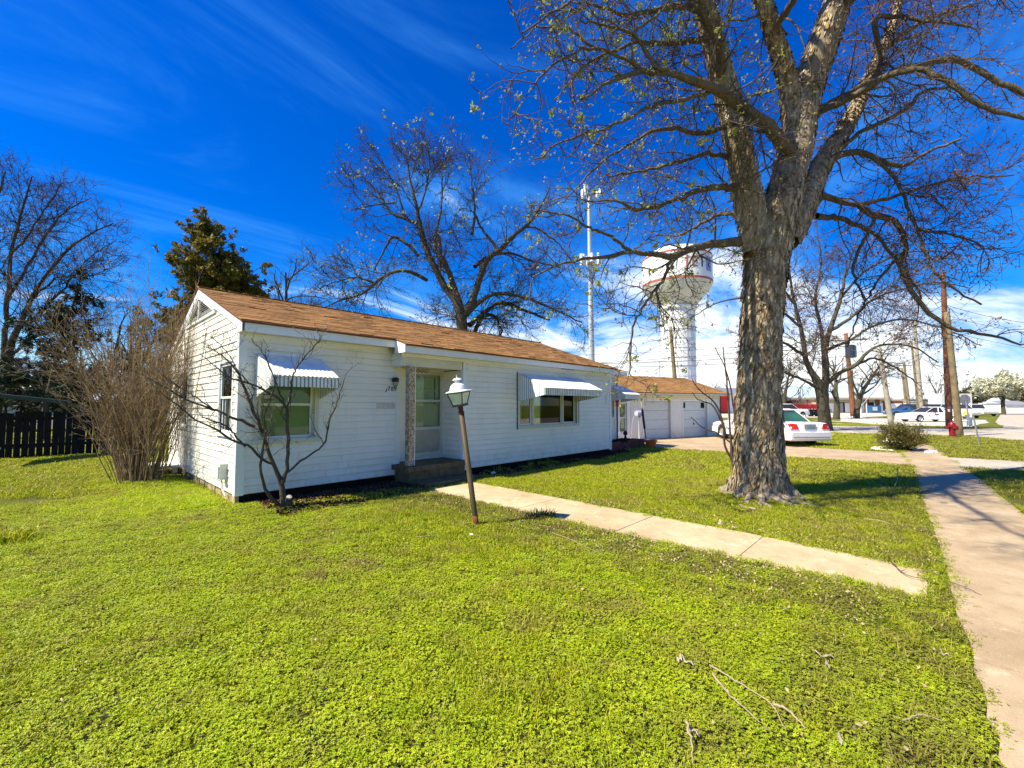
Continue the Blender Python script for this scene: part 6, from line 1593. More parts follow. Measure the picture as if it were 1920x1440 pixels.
        h = MB(); xh = L / 2; h.box(xh - .16, xh - .0, min(sg * hw * .45, sg * hw * .86), max(sg * hw * .45, sg * hw * .86), zt0 - .08, zt0 + .06); cp('headlight', h, 'amber')
    b = MB(); zb0 = .30 if kind == 'sedan' else .46
    for (x0, x1, m_) in ((xe - .09, xe + .04, 1), (L / 2 - .06, L / 2 + .06, 1)):
        q_ = MB(); w_ = halfw(xe) * .99; q_.hexa([(x0 + .02, -w_, zb0), (x1, -w_ * 1.0, zb0), (x1, w_, zb0), (x0 + .02, w_, zb0), (x0, -w_ * .96, zb0 + .27), (x1, -w_, zb0 + .27), (x1, w_, zb0 + .27), (x0, w_ * .96, zb0 + .27)])
        bo_ = cp('bumper', q_, paint if kind == 'sedan' else 'chrome')
        if detail: 
            s_ = MB(); xx = x0 if x0 < 0 else x1; s_.box(min(xx, xx + (-.006 if x0 < 0 else .006)), max(xx, xx + (-.006 if x0 < 0 else .006)), -w_ * .9, w_ * .9, zb0 + .05, zb0 + .10); cp('bumper_strip', s_, 'signback', bo_)
    if detail:
        p_ = MB(); p_.box(xe - .03, xe - .018, -.16, .16, .70, .84); cp('licence_plate', p_, 'plateblue')
        p_ = MB(); p_.box(xe - .022, xe - .012, -.24, .24, .68, .87); cp('plate_recess', p_, 'signback')
        p_ = MB(); p_.box(xe - .024, xe - .016, -.34, .34, .885, .90); cp('trunk_trim', p_, 'chrome')
        p_ = MB(); p_.lathe([(.03, 0), (.03, .01)], (xe + .02, 0, .955), 8); cp('trunk_badge', p_, 'black')
        for sg in (-1, 1):
            p_ = MB(); y = sg * hw * 1.0; p_.box(-L * .28, L * .26, min(y, y + sg * .008), max(y, y + sg * .008), .52, .56); cp('side_moulding', p_, 'signback')
            p_ = MB(); p_.box(c3 - .32, c3 - .18, min(sg * (hw + .01), sg * (hw + .16)), max(sg * (hw + .01), sg * (hw + .16)), .92, 1.04); cp('mirror', p_, paint)
            for xd in (-.45, .5):
                p_ = MB(); p_.box(xd, xd + .14, min(y, y + sg * .02), max(y, y + sg * .02), .80, .83); cp('door_handle', p_, 'chrome')
    return t
MATS['plateblue'] = simple('dusty_plate', (.16, .22, .26), .5, .3, var=.3, scale=18)
MATS['greenglass'] = simple('greenish_rear_glass', (.03, .10, .06), .08, .8, var=.4, scale=1.5)
car('parked_sedan', 'white four-door sedan with red taillights parked by the garage behind the maple trunk', 'car', LD(11.15, 19.25), YAW + radians(6), 5.2, 1.92)
def LDp(x, D): return LD((x - 960) / FPX * D, D)
car('parked_suv', 'white pickup-style truck facing right in front of the long store', 'truck', LDp(1470, 56), YAW - radians(90) + .05, 5.4, 1.9, 'suv', detail=False)
car('parked_sedan', 'white sedan standing side-on left of the two utility poles', 'car', LDp(1738, 42.5), YAW + radians(88), 4.9, 1.8, 'sedan', detail=False)
car('parked_pickup', 'white pickup seen from behind between the sign and the small white house', 'pickup', LDp(1832, 66), YAW - radians(18), 5.4, 1.95, 'pickup', detail=False)
car('parked_suv', 'white vehicle with a tall white topper behind the sign post', 'van', LDp(1797, 56), YAW + radians(160), 5.0, 1.95, 'suv', detail=False)
car('parked_sedan', 'dark car with a curved roof parked far behind the white sedan', 'car', LDp(1700, 70), YAW + radians(75), 5.2, 1.9, 'suv', 'cardark', detail=False)
car('parked_sedan', 'second dark car partly hidden by the pale utility pole', 'car', LDp(1736, 72), YAW + radians(80), 5.0, 1.9, 'suv', 'cardark', detail=False)
car('parked_sedan', 'small blue car glimpsed behind the round bush', 'car', LDp(1692, 64), YAW + radians(70), 4.2, 1.7, 'sedan', 'blue', detail=False)
# red flatbed behind the white truck
tb = LDp(1496, 63); rt_ = YAW - radians(90)
trk = thing('red_trailer', 'bright red open trailer with white scalloped edge behind the white truck', 'trailer', tb, rt_)
c = MB(); c.box(-3.2, 3.2, -1, 1, 1.05, 1.75); part('bed', c, MATS['red'], trk, local=True)
c = MB()
for k in range(16): c.box(-3.1 + k * .39, -2.9 + k * .39, -1.03, -1.001, 1.0, 1.12)
part('white_trim', c, MATS['whitewall'], trk, local=True)
c = MB(); c.box(-3.0, 3.0, -.8, .8, .75, 1.04); part('chassis', c, MATS['black'], trk, local=True)
for x in (1.2, 2.1):
    c = MB(); c.tube([(x, -1.0, .42), (x, -.75, .42)], .42, 14); part('wheel', c, MATS['tyre'], trk, local=True)
c = MB(); c.box(2.6, 3.1, -.9, .9, 1.76, 2.05); part('stacked_cargo', c, MATS['tanwall'], trk, local=True)

# ================================================================== STREET FURNITURE
hy = G(1786, 820)
hyd = thing('fire_hydrant', 'dark red fire hydrant standing in front of the two utility poles', 'fire hydrant', (hy.x, hy.y, 0))
c = MB(); k = .98; c.lathe([(.20 * k, 0), (.20 * k, .04), (.13 * k, .05), (.125 * k, .50), (.16 * k, .52), (.16 * k, .56), (.13 * k, .58)], (hy.x, hy.y, 0), 16); wpart('barrel', c, MATS['hyd'], hyd)
c = MB(); c.lathe([(.15 * k, .58), (.14 * k, .66), (.09 * k, .74), (.04 * k, .77), (.04 * k, .83)], (hy.x, hy.y, 0), 16); wpart('bonnet', c, MATS['hyd'], hyd)
rdir = _rt
for sg in (-1, 1):
    c = MB(); A_ = Vector((hy.x, hy.y, .50)); c.tube([A_, A_ + rdir * sg * .22, A_ + rdir * sg * .221, A_ + rdir * sg * .26], [.07, .07, .085, .08], 12); wpart('nozzle', c, MATS['hyd'], hyd)
c = MB(); A_ = Vector((hy.x, hy.y, .46)); f_ = Vector((-cos(YAW), -sin(YAW), 0)); c.tube([A_, A_ + f_ * .21, A_ + f_ * .24], [.09, .09, .10], 12); wpart('nozzle', c, MATS['hyd'], hyd)

def pole(name, label, foot, top, r0, r1, mat, group=None, cat='utility pole'):
    t = thing(name, label, cat, (foot.x, foot.y, 0), 0, group)
    c = MB(); n = 10; pts = [Vector((foot.x, foot.y, -.1)).lerp(top, i / n) for i in range(n + 1)]; c.tube(pts, [lerp(r0, r1, i / n) for i in range(n + 1)], 12); wpart('shaft', c, MATS[mat], t, smooth=True)
    return t, top
W_ = {}
t, W_['grey'] = pole('utility_pole', 'greenish grey wooden pole just behind the fire hydrant', LDp(1796, 22.6), P(1775, 585, 22.6), .155, .12, 'wood_pole')
t, W_['red'] = pole('utility_pole', 'tall reddish brown pole left of the grey pole by the hydrant', LDp(1777, 29.5), P(1768, 511, 29.5), .19, .13, 'red_pole')
c = MB(); e = P(1773, 770, 29.4); c.box(e.x - .14, e.x + .14, e.y - .22, e.y - .1, e.z - .08, e.z + .1); wpart('bracket', c, MATS['metal_white'], t)
t, W_['trans'] = pole('utility_pole', 'orange brown pole carrying a dark transformer between the small street trees', LDp(1599, 56), P(1586, 625, 56), .33, .2, 'red_pole')
e = P(1590, 655, 55.7)
c = MB(); c.lathe([(.55, 0), (.55, 1.5), (.45, 1.65)], (e.x - .8, e.y - .3, e.z - 1.2), 12); wpart('transformer', c, MATS['cardark'], t)
c = MB(); c.lathe([(.5, 0), (.5, 1.4), (.4, 1.55)], (e.x + .8, e.y - .3, e.z - 1.0), 12); wpart('transformer', c, MATS['cardark'], t)
c = MB(); c.tube([e - _rt * 2.2 + Vector((0, 0, 1.1)), e + _rt * 2.4 + Vector((0, 0, 1.3))], .10, 5); wpart('crossarm', c, MATS['wood_pole'], t)
c = MB(); c.tube([P(1603, 775, 55.5), P(1668, 700, 54)], .06, 5); wpart('guy_wire', c, MATS['pale_pole'], t)
t, W_['pale'] = pole('utility_pole', 'pale whitish pole rising behind the round bush', LDp(1669, 36), P(1648, 650, 36), .2, .15, 'pale_pole')
t, W_['w2'] = pole('utility_pole', 'pale grey pole beside the dark cars, left of the pole pair', LDp(1727, 52), P(1714, 600, 52), .24, .16, 'pale_pole')
t, W_['w3'] = pole('utility_pole', 'thin dark pole just left of the pale grey pole by the dark cars', LDp(1721, 66), P(1709, 640, 66), .18, .13, 'wood_pole')
t, W_['w4'] = pole('utility_pole', 'far brownish pole, right one of the distant pair', LDp(1705, 92), P(1695, 680, 92), .26, .2, 'wood_pole')
t, W_['w5'] = pole('utility_pole', 'far brownish pole, left one of the distant pair', LDp(1699, 104), P(1691, 690, 104), .28, .2, 'wood_pole')
e = W_['w4']; c = MB(); c.tube([e - _rt * 1.6 + Vector((0, 0, -.6)), e + _rt * 1.6 + Vector((0, 0, -.6))], .1, 5)
wpart('crossarm', c, MATS['wood_pole'], t)
t, W_['lean'] = pole('utility_pole', 'slender leaning pole in front of the water tower column', LDp(1271, 42), P(1257, 612, 42), .24, .15, 'wood_pole')
t, W_['mast'] = pole('antenna_mast', 'thin dark mast standing up behind the roof ridge', LDp(911, 17), P(909, 562, 17), .02, .015, 'black', cat='mast')
t, W_['mast2'] = pole('antenna_mast', 'thin grey antenna mast left of the water tower foot', LDp(1238, 60), P(1236, 668, 60), .10, .05, 'steel', cat='mast')
c = MB()
for dz in (0.0, -.7): e = W_['mast2'] + Vector((0, 0, dz)); c.tube([e - _rt * .9, e + _rt * .9], .04, 4)
wpart('aerial', c, MATS['steel'], t)
def wire(label, a, b, sag, r=.012):
    c = MB(); n = 22; pts = [a.lerp(b, i / n) - Vector((0, 0, sag * 4 * (i / n) * (1 - i / n))) for i in range(n + 1)]; c.tube(pts, r, 4)
    mid = pts[0]; o = wpart('power_line', c, MATS['wire']); tag(o, label, 'wire', 'overhead power lines'); return o
G_ = 'overhead power lines'
wire('overhead wire climbing steeply to the right edge from the grey pole', P(1800, 580, 24), P(1965, 425, 17), .05, .011)
wire('upper long wire crossing in front of the tower foot to the transformer pole', P(900, 690, 50), P(1586, 640, 56), .5, .03)
wire('wire just under the long upper one, crossing below the tower bowl', P(900, 668, 60), P(1586, 634, 56), .6, .025)
wire('thick lower wire from the wing roof across the tower column', P(1060, 682, 46), P(1586, 652, 56), .5, .035)
wire('lowest wire of the bundle crossing the tower column', P(1060, 690, 46), P(1586, 668, 56), .3, .03)
wire('slanting wire rising from the leaning pole towards the left roof', P(1130, 700, 36), P(1340, 590, 42), .2, .016)
wire('top wire of three running right from the reddish pole', W_['red'] + Vector((0, 0, -2.2)), P(1990, 612, 26), .25, .016)
wire('middle wire of three running right from the reddish pole', W_['red'] + Vector((0, 0, -2.9)), P(1990, 628, 26), .25, .013)
wire('lowest wire of three running right from the reddish pole', W_['red'] + Vector((0, 0, -4.0)), P(1990, 663, 26), .1, .012)
wire('wire from the transformer pole to the reddish pole', W_['trans'], W_['red'] + Vector((0, 0, -2.2)), .8, .022)
wire('low cable from the transformer pole to the reddish pole', W_['trans'] + Vector((0, 0, -2)), W_['red'] + Vector((0, 0, -4.0)), .8, .022)
wire('cable between the pale pole and the grey pole', W_['pale'], W_['grey'], .3, .012)
# stop-type sign seen from behind, on its white posts, and the leaning bare sign post
sgn = thing('traffic_sign', 'grey back of an octagonal traffic sign on a pale post', 'sign', LDp(1814, 31), 0)
bs = LDp(1815, 31); e = P(1811, 752, 31); 
c = MB(); c.tube([Vector((bs.x, bs.y, 0)), e], .045, 8); wpart('post', c, MATS['steel'], sgn)
c = MB(); fwd = Vector((cos(YAW), sin(YAW), 0)); oc = [e + _rt * (.42 * cos(radians(22.5 + 45 * i))) + Vector((0, 0, .42 * sin(radians(22.5 + 45 * i)) * .95 + .1)) + fwd * .05 for i in range(8)]; c.prism(oc, fwd * .02); wpart('plate', c, MATS['signback'], sgn)
br_ = thing('barricade', 'white two-post road barricade standing under the sign', 'barricade', LDp(1812, 33), 0)
for x in (1812, 1818):
    b0 = LDp(x, 32.5); c = MB(); c.tube([b0, b0 + Vector((0, 0, 1.25))], .07, 6); wpart('post', c, MATS['metal_white'], br_)
c = MB(); a = P(1787, 779, 32.3); b_ = P(1815, 780, 32.3); c.tube([a, b_], .06, 4); wpart('rail', c, MATS['metal_white'], br_)
c = MB(); a = P(1787, 789, 32.3); b_ = P(1815, 789, 32.3); c.tube([a, b_], .05, 4); wpart('rail', c, MATS['metal_white'], br_)
c = MB(); e = P(1812, 775, 32.2); c.box(e.x - .18, e.x + .18, e.y - .12, e.y + .12, e.z - .1, e.z + .12); wpart('warning_light', c, MATS['yellow'], br_)
f0 = G(1838, 838); tp = P(1824, 776, 16.4)
sp = thing('sign_post', 'leaning thin grey metal post without a sign in the verge grass', 'post', (f0.x, f0.y, 0))
c = MB(); c.tube([Vector((f0.x, f0.y, -.05)), tp], .026, 6); wpart('shaft', c, MATS['steel'], sp)
# pale stones heaped at the foot of the transformer pole
sp_ = thing('stone_pile', 'few pale stones heaped at the foot of the orange brown utility pole', 'stones', LDp(1600, 54))
for i in range(5):
    g = LDp(1592 + i * 5, 54); c = MB(); c.lathe([(.2, 0), (.28, .1), (.1, .22)], (g.x, g.y, 0), 7); wpart('stone', c, MATS['whitestone'], sp_)

# ================================================================== WATER TOWER
wt0 = LDp(1273, 82)
wt = thing('water_tower', 'tall white water tower with a fluted column and red-banded bowl', 'water tower', wt0)
col = MB(); Rc = 3.15; nfl = 24; Hc = 19.6; zs = [0] + [i * 1.75 for i in range(1, 12)] + [Hc]
for i in range(len(zs) - 1):
    for j in range(nfl * 2):
        a0, a1 = 2 * pi * j / (nfl * 2), 2 * pi * (j + 1) / (nfl * 2); r0 = Rc * (1.0 if j % 2 else .988); r1 = Rc * (.988 if j % 2 else 1.0)
        zt2 = zs[i + 1] - .05
        col.quad((wt0.x + r0 * cos(a0), wt0.y + r0 * sin(a0), zs[i]), (wt0.x + r1 * cos(a1), wt0.y + r1 * sin(a1), zs[i]), (wt0.x + r1 * cos(a1), wt0.y + r1 * sin(a1), zs[i + 1]), (wt0.x + r0 * cos(a0), wt0.y + r0 * sin(a0), zs[i + 1]))
wpart('column', col, MATS['towerwhite'], wt)
for z in zs[1:-1]:
    c = MB(); c.lathe([(Rc * .99, z - .05), (Rc * 1.012, z - .04), (Rc * 1.012, z + .04), (Rc * .99, z + .05)], (wt0.x, wt0.y, 0), 40, closed=False); wpart('seam_ring', c, simple('seam_grey', (.42, .43, .42), .6, .3, var=.1), wt)
zbw = 19.6
c = MB(); c.lathe([(Rc, zbw), (Rc * 1.12, zbw + .15), (Rc * 1.14, zbw + .5), (Rc * 1.04, zbw + .62)], (wt0.x, wt0.y, 0), 48, closed=False); wpart('neck_ring', c, MATS['towerwhite'], wt)
Rb = 6.3
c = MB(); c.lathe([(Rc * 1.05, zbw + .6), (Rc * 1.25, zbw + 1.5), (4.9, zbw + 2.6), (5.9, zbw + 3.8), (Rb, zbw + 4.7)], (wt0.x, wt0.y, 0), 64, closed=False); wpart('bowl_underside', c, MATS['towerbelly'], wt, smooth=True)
c = MB(); c.lathe([(Rb, zbw + 4.7), (Rb + .05, zbw + 4.75), (Rb + .05, zbw + 5.08), (Rb, zbw + 5.12)], (wt0.x, wt0.y, 0), 64, closed=False); wpart('red_band', c, MATS['towerred'], wt)
c = MB(); c.lathe([(Rb, zbw + 5.12), (Rb + .02, zbw + 9.6)], (wt0.x, wt0.y, 0), 64, closed=False); wpart('tank_wall', c, MATS['towerwhite'], wt, smooth=True)
c = MB(); c.lathe([(Rb + .02, zbw + 9.6), (Rb + .05, zbw + 9.65), (Rb + .05, zbw + 9.95), (Rb, zbw + 10.0)], (wt0.x, wt0.y, 0), 64, closed=False); wpart('red_band', c, MATS['towerred'], wt)
c = MB(); c.lathe([(Rb, zbw + 10.0), (5.0, zbw + 11.2), (3.0, zbw + 11.9), (.1, zbw + 12.2)], (wt0.x, wt0.y, 0), 48, closed=False); wpart('tank_roof', c, MATS['towerwhite'], wt, smooth=True)
face = math.atan2(-wt0.y, -wt0.x)
def wrap_text(body, size, ang, zc, mat, off=.03):
    m_ = text_mesh('lettering', body, size, .01, MATS[mat])
    for v in m_.vertices:
        a = ang + v.co.x / Rb; r = Rb + off + v.co.z * .5
        v.co = Vector((r * cos(a), r * sin(a), v.co.y + zc))
    m_.update(); return link('lettering', m_, wt, (wt0.x, wt0.y, 0))
wrap_text('I', 2.6, face - .85, zbw + 6.0, 'towerred')
wrap_text('J', 2.8, face + .28, zbw + 6.7, 'towerred', .06)
wrap_text('E', 2.8, face + .50, zbw + 6.7, 'towerred', .06)
wrap_text('T', 2.8, face + .74, zbw + 6.7, 'black', .06)
c = MB(); nq = 8
for i in range(nq):
    a0, a1 = face + .90 + .26 * i / nq, face + .90 + .26 * (i + 1) / nq; r = Rb + .05
    c.quad((wt0.x + r * cos(a0), wt0.y + r * sin(a0), zbw + 6.2), (wt0.x + r * cos(a1), wt0.y + r * sin(a1), zbw + 6.2), (wt0.x + r * cos(a1), wt0.y + r * sin(a1), zbw + 8.9), (wt0.x + r * cos(a0), wt0.y + r * sin(a0), zbw + 8.9))
wpart('blue_panel', c, MATS['towerblue'], wt)
wrap_text('c', 1.9, face + 1.04, zbw + 6.9, 'navy', .09)

# ================================================================== CELL TOWER
ct = LDp(1111, 62)
cell = thing('cell_tower', 'slim grey monopole with two tiers of white antenna panels behind the house', 'cell tower', ct)
tpz = P(1104, 368, 62)
c = MB(); n = 12; c.tube([Vector((ct.x, ct.y, 0)).lerp(tpz, i / n) for i in range(n + 1)], [lerp(.50, .24, i / n) for i in range(n + 1)], 12); wpart('pole', c, MATS['steel'], cell, smooth=True)
rc_ = random.Random(4)
for tier, (yy, off) in enumerate(((368, [(-.75, .9, 1.7), (-1.15, .1, 1.4), (-.45, .6, 1.9), (.95, .15, 1.0), (1.35, .5, .8)]), (486, [(-1.4, .0, 1.6), (-1.0, .1, 1.5), (-.6, -.2, 1.3), (.5, .0, 1.1), (1.0, .1, 1.6), (1.4, -.2, 1.1), (.1, .3, 1.2)]))):
    e = P(1105 + tier * 1.5, yy, 62)
    c = MB(); c.tube([e - _rt * 1.5, e + _rt * 1.5], .06, 5); c.tube([e - _rt * 1.2 + fwd * -.9, e + _rt * 1.2 + fwd * -.9], .05, 5); c.tube([e - fwd * .9, e + fwd * .3], .07, 5)
    if tier: c.box(e.x - 1.0, e.x + 1.0, e.y - .8, e.y + .8, e.z - .75, e.z - .68)
    wpart('mounting_frame', c, MATS['signback'], cell)
    for (dx, dz, h) in off:
        q_ = e + _rt * dx + fwd * rc_.uniform(-1.0, -.5) + Vector((0, 0, dz - .3)); c = MB(); c.box(q_.x - .16, q_.x + .16, q_.y - .14, q_.y + .14, q_.z - h / 2, q_.z + h / 2); wpart('antenna_panel', c, MATS['metal_white'], cell)

# ================================================================== DISTANT BUILDINGS
def building(name, label, p0, rotz, w, d, h): 
    return thing(name, label, 'building', p0, rotz)
def lb_(name, t, x0, x1, y0, y1, z0, z1, m, par=None):
    c = MB(); c.box(x0, x1, y0, y1, z0, z1); return part(name, c, MATS[m], par or t, local=True)
RB = YAW - pi / 2                                            # facing the camera squarely
# long store with blue-grey metal roof: left end near px 1440, right end px 1712 at D 92
s0 = LDp(1430, 92)
store = building('store_building', 'long low store with blue-grey metal roof and white block front', s0, RB, 30, 12, 4)
lb_('wall', store, 0, 30.5, 0, 9, 0, 2.9, 'tanwall'); lb_('white_front', store, 9.0, 30.4, -.06, -.001, .15, 2.05, 'whitewall'); lb_('plinth', store, 9.0, 14.5, -.10, -.061, .0, .75, 'signback')
r_ = MB(); r_.prism([(-.8, -1.1, 3.05), (-.8, -1.1, 3.25), (-.8, 4.2, 5.9), (-.8, 9.6, 3.25), (-.8, 9.6, 3.05)], (27.4, 0, 0)); part('roof', r_, MATS['metalroof'], store, local=True)
for k in range(44):
    c = MB(); x = -.6 + k * .62; c.hexa([(x, -1.1, 3.255), (x + .05, -1.1, 3.255), (x + .05, 4.15, 5.905), (x, 4.15, 5.905), (x, -1.1, 3.31), (x + .05, -1.1, 3.31), (x + .05, 4.15, 5.96), (x, 4.15, 5.96)]); part('roof_rib', c, MATS['metalroof'], store, local=True)
lb_('fascia', store, -.8, 26.6, -1.16, -1.101, 2.85, 3.22, 'tanwall')
for x in (1.2, 3.8): lb_('open_bay', store, x, x + 2.3, -.05, -.001, .1, 2.6, 'dark')
for x in (1.1, 3.6, 6.2, 8.8): lb_('pillar', store, x, x + .18, -1.0, -.82, 0, 2.85, 'red')
for x in (16.0, 22.2): lb_('doorway', store, x, x + 1.3, -.10, -.061, .1, 2.2, 'dark')
for x in (15.2, 18.2, 20.0, 21.2): lb_('post', store, x, x + .16, -.9, -.74, 0, 2.85, 'whitewall')
for x in (21.5, 23.8): lb_('brown_pier', store, x, x + .9, -.14, -.102, 0, 2.85, 'brown')
lb_('window', store, 11.0, 13.6, -.10, -.061, .9, 1.9, 'whitewall'); lb_('open_bay', store, 25.4, 29.6, -.12, -.061, .2, 2.5, 'brown'); lb_('white_sheet', store, 26.4, 29.3, -.20, -.121, .4, 2.0, 'whitewall')
lb_('door_leaf', store, 16.25, 16.9, -.14, -.101, .1, 2.1, 'signback')
an = LDp(1640, 93.0)
c = MB(); c.box(0, 1.9, -.5, .5, .1, 1.55); v = part('body', c, MATS['blue'], vend := thing('vending_machine', 'blue vending cabinet against the store front', 'vending machine', LDp(1630, 89), RB), local=True)
c = MB(); c.box(.15, 1.1, -.54, -.501, .5, 1.3); part('front_panel', c, MATS['metalroof'], vend, local=True)
# red shed with white roof left of the trunk
sh = building('red_shed', 'bright red and white shed with a white roof between garage and maple trunk', LDp(1346, 84), RB, 5, 5, 3)
lb_('wall', sh, 0, 6.2, 0, 7, 0, 3.4, 'red'); lb_('white_stripe', sh, 2.2, 3.1, -.05, -.001, 0, 3.4, 'whitewall'); lb_('gable_board', sh, 3.9, 6.2, -.05, -.001, 0, 2.9, 'whitewall'); lb_('window', sh, 4.3, 5.6, -.09, -.051, .5, 2.7, 'signback'); lb_('door', sh, .3, 1.9, -.06, -.001, .1, 2.9, 'red')
for x in (3.2, 3.5): lb_('red_strip', sh, x, x + .15, -.07, -.051, 0, 3.2, 'red')
r_ = MB(); r_.prism([(-4.5, -.5, 3.4), (6.8, -.5, 3.4), (6.8, -.5, 3.55), (5.0, -.5, 4.95), (-4.5, -.5, 4.95)], (0, 8, 0)); part('roof', r_, MATS['whitewall'], sh, local=True)
r_ = MB(); r_.prism([(3.6, -.56, 3.3), (6.8, -.56, 3.3), (6.8, -.56, 4.6)], (0, .05, 0)); part('red_gable', r_, MATS['brown'], sh, local=True)
# small white houses under the pears
wh = building('white_house', 'small white clapboard house with two dark windows under the pear tree', LDp(1846, 98), RB, 6, 6, 3)
lb_('wall', wh, 0, 7.2, 0, 6, 0, 2.0, 'whitewall')
r_ = MB(); r_.prism([(-.3, -.3, 2.0), (7.5, -.3, 2.0), (3.6, -.3, 3.3)], (0, 6.6, 0)); part('roof', r_, MATS['towerwhite'], wh, local=True)
for x in (2.3, 4.8): lb_('window', wh, x, x + .9, -.05, -.001, .7, 1.7, 'signback')
lb_('door', wh, 3.7, 4.3, -.05, -.001, .1, 1.8, 'metalroof')
w2 = building('white_house', 'second low white building right of the pear trunk', LDp(1884, 92), RB, 6, 6, 3); lb_('wall', w2, 0, 5.5, 0, 5, 0, 1.7, 'whitewall'); r_ = MB(); r_.prism([(-.2, -.2, 1.7), (5.7, -.2, 1.7), (5.7, 2.4, 2.5), (-.2, 2.4, 2.5)][::-1], (0, .1, .1)); part('roof', r_, MATS['signback'], w2, local=True)
# far warehouse line behind the poles
fw_ = building('warehouse', 'long pale far warehouse behind the line of poles', LDp(1690, 190), RB, 10, 6, 4)
lb_('wall', fw_, 0, 34, 0, 8, 0, 4.2, 'tanwall'); lb_('roof', fw_, -.3, 34.3, -.3, 8.3, 4.21, 4.6, 'whitewall')
for k in range(7): lb_('window', fw_, 3 + k * 4.4, 5.5 + k * 4.4, -.08, -.001, 2.6, 3.6, 'brown')
f2 = building('warehouse', 'far white building seen through the gap left of the poles', LDp(1672, 170), RB, 10, 6, 4); lb_('wall', f2, 0, 12, 0, 6, 0, 3.0, 'whitewall'); lb_('roof', f2, -.2, 12.2, -.2, 6.2, 3.01, 3.3, 'whitewall')
rd = building('truck_trailer_box', 'tall white box truck body behind the two utility poles', LDp(1765, 74), RB, 6, 3, 3); rd['category'] = 'truck'
lb_('cargo_box', rd, 0, 5.2, 0, 2.4, .9, 3.6, 'whitewall'); lb_('chassis', rd, .1, 5.1, .2, 2.2, .5, .89, 'black')
for x in (.7, 4.3):
    c = MB(); c.tube([(x, .1, .48), (x, .4, .48)], .48, 12); part('wheel', c, MATS['tyre'], rd, local=True)
rr_ = building('red_canopy', 'small red roof showing between the evergreens', LDp(1846, 125), RB, 3, 3, 3); lb_('roof', rr_, 0, 3.4, 0, 3, 2.9, 3.6, 'red'); lb_('wall', rr_, .2, 3.2, .2, 2.8, 0, 2.89, 'tanwall')

# ================================================================== LEFT BACK YARD
A0, A1 = Vector((-6.0, 20.6, 0)), Vector((2.05, 19.3, 0))
fdir = (A1 - A0).normalized(); flen = (A1 - A0).length; fr = math.atan2(fdir.y, fdir.x)
fence = thing('board_fence', 'black vertical board fence with light showing between some boards', 'fence', A0, fr)
rf = random.Random(6); x = 0; bmF = MB(); bmF.box(0, .138, 0, .02, 0, 1.34); fm = bmF.mesh('board', MATS['fence'])
while x < flen:
    gap = .008 if x / flen < .62 or rf.random() < .4 else .024
    o = link('board', fm, fence, (x, 0, .06), (0, rf.gauss(0, .004), 0), (1, 1, rf.uniform(.97, 1.02)), local=True); x += .138 + gap
for z in (.35, 1.15): c = MB(); c.box(0, flen, .021, .06, z, z + .09); part('rail', c, MATS['fence'], fence, local=True)
k = 0
while k * 2.4 < flen: c = MB(); c.box(k * 2.4, k * 2.4 + .09, .061, .15, 0, 1.38); part('post', c, MATS['fence'], fence, local=True); k += 1
# dark green canopy / swing frame in front of the fence
cf = thing('canopy_frame', 'dark green metal canopy frame with a low sloping roof edge at the left', 'canopy', LDp(100, 14), 0)
Dc = 13.9
c = MB(); c.tube([P(148, 852, Dc + .1), P(148, 778, Dc)], .045, 8); wpart('post', c, MATS['green_frame'], cf)
c = MB(); a, b_, e = P(-120, 728, 10.5), P(120, 752, Dc - .6), P(150, 765, Dc)
c.hexa([a + Vector((0, 0, -.10)), b_ + Vector((0, 0, -.08)), b_ + Vector((.2, 1.6, -.08)), a + Vector((.2, 1.6, -.10)), a + Vector((0, 0, .02)), b_ + Vector((0, 0, .02)), b_ + Vector((.2, 1.6, .02)), a + Vector((.2, 1.6, .02))]); wpart('roof', c, MATS['green_frame'], cf)
c = MB(); c.tube([P(118, 752, Dc - .6), P(140, 762, Dc - .2), P(150, 775, Dc), P(163, 800, Dc + .3)], .035, 7); wpart('curved_brace', c, MATS['green_frame'], cf)
c = MB(); c.tube([G(-60, 870), P(-60, 740, (G(-60, 870) - Vector((0, 0, CAM_H))).dot(_fw))], .045, 8); wpart('post', c, MATS['green_frame'], cf)
c = MB(); e = LDp(60, 13.4); c.box(e.x - .9, e.x + .6, e.y - .2, e.y + .3, .30, .36); c.box(e.x - .9, e.x - .8, e.y - .2, e.y - .1, 0, .3); c.box(e.x + .5, e.x + .6, e.y - .2, e.y - .1, 0, .3)
tag(wpart('bench', c, MATS['signback']), 'low grey bench in the shade before the black fence', 'bench')
gs = thing('neighbour_shed', 'grey-white neighbour shed roof showing over the black fence', 'shed', LDp(60, 30), RB)
lb_('wall', gs, -3, 5.0, 0, 3, 0, 1.75, 'signback'); r_ = MB(); r_.prism([(-3.3, -.3, 1.76), (5.3, -.3, 1.76), (5.3, 1.6, 2.35), (-3.3, 1.6, 2.35)], (0, .05, .06)); part('roof', r_, MATS['metalroof'], gs, local=True)
# low lean-to step and hatch behind the shrub
c = MB(); c.box(1.3, 2.02, 12.4, 13.4, .18, .24); c.box(1.35, 1.45, 12.45, 12.55, 0, .18); c.box(1.35, 1.45, 13.25, 13.35, 0, .18); c.box(1.9, 2.0, 12.45, 12.55, 0, .18)
tag(wpart('side_step', c, MATS['trim']), 'low white step against the gable wall behind the shrub', 'step')
# neighbour house sliver behind shrub (far, pale)
nh = thing('neighbour_house', 'pale neighbour house wall glimpsed through the stemmy shrub', 'house', LDp(215, 34), RB)
lb_('wall', nh, 0, 5.5, 0, 6, 0, 2.7, 'whitewall'); r_ = MB(); r_.prism([(-.4, -.4, 2.7), (5.9, -.4, 2.7), (5.9, 3, 4.0), (-.4, 3, 4.0)], (0, .05, .08)); part('roof', r_, MATS['signback'], nh, local=True)

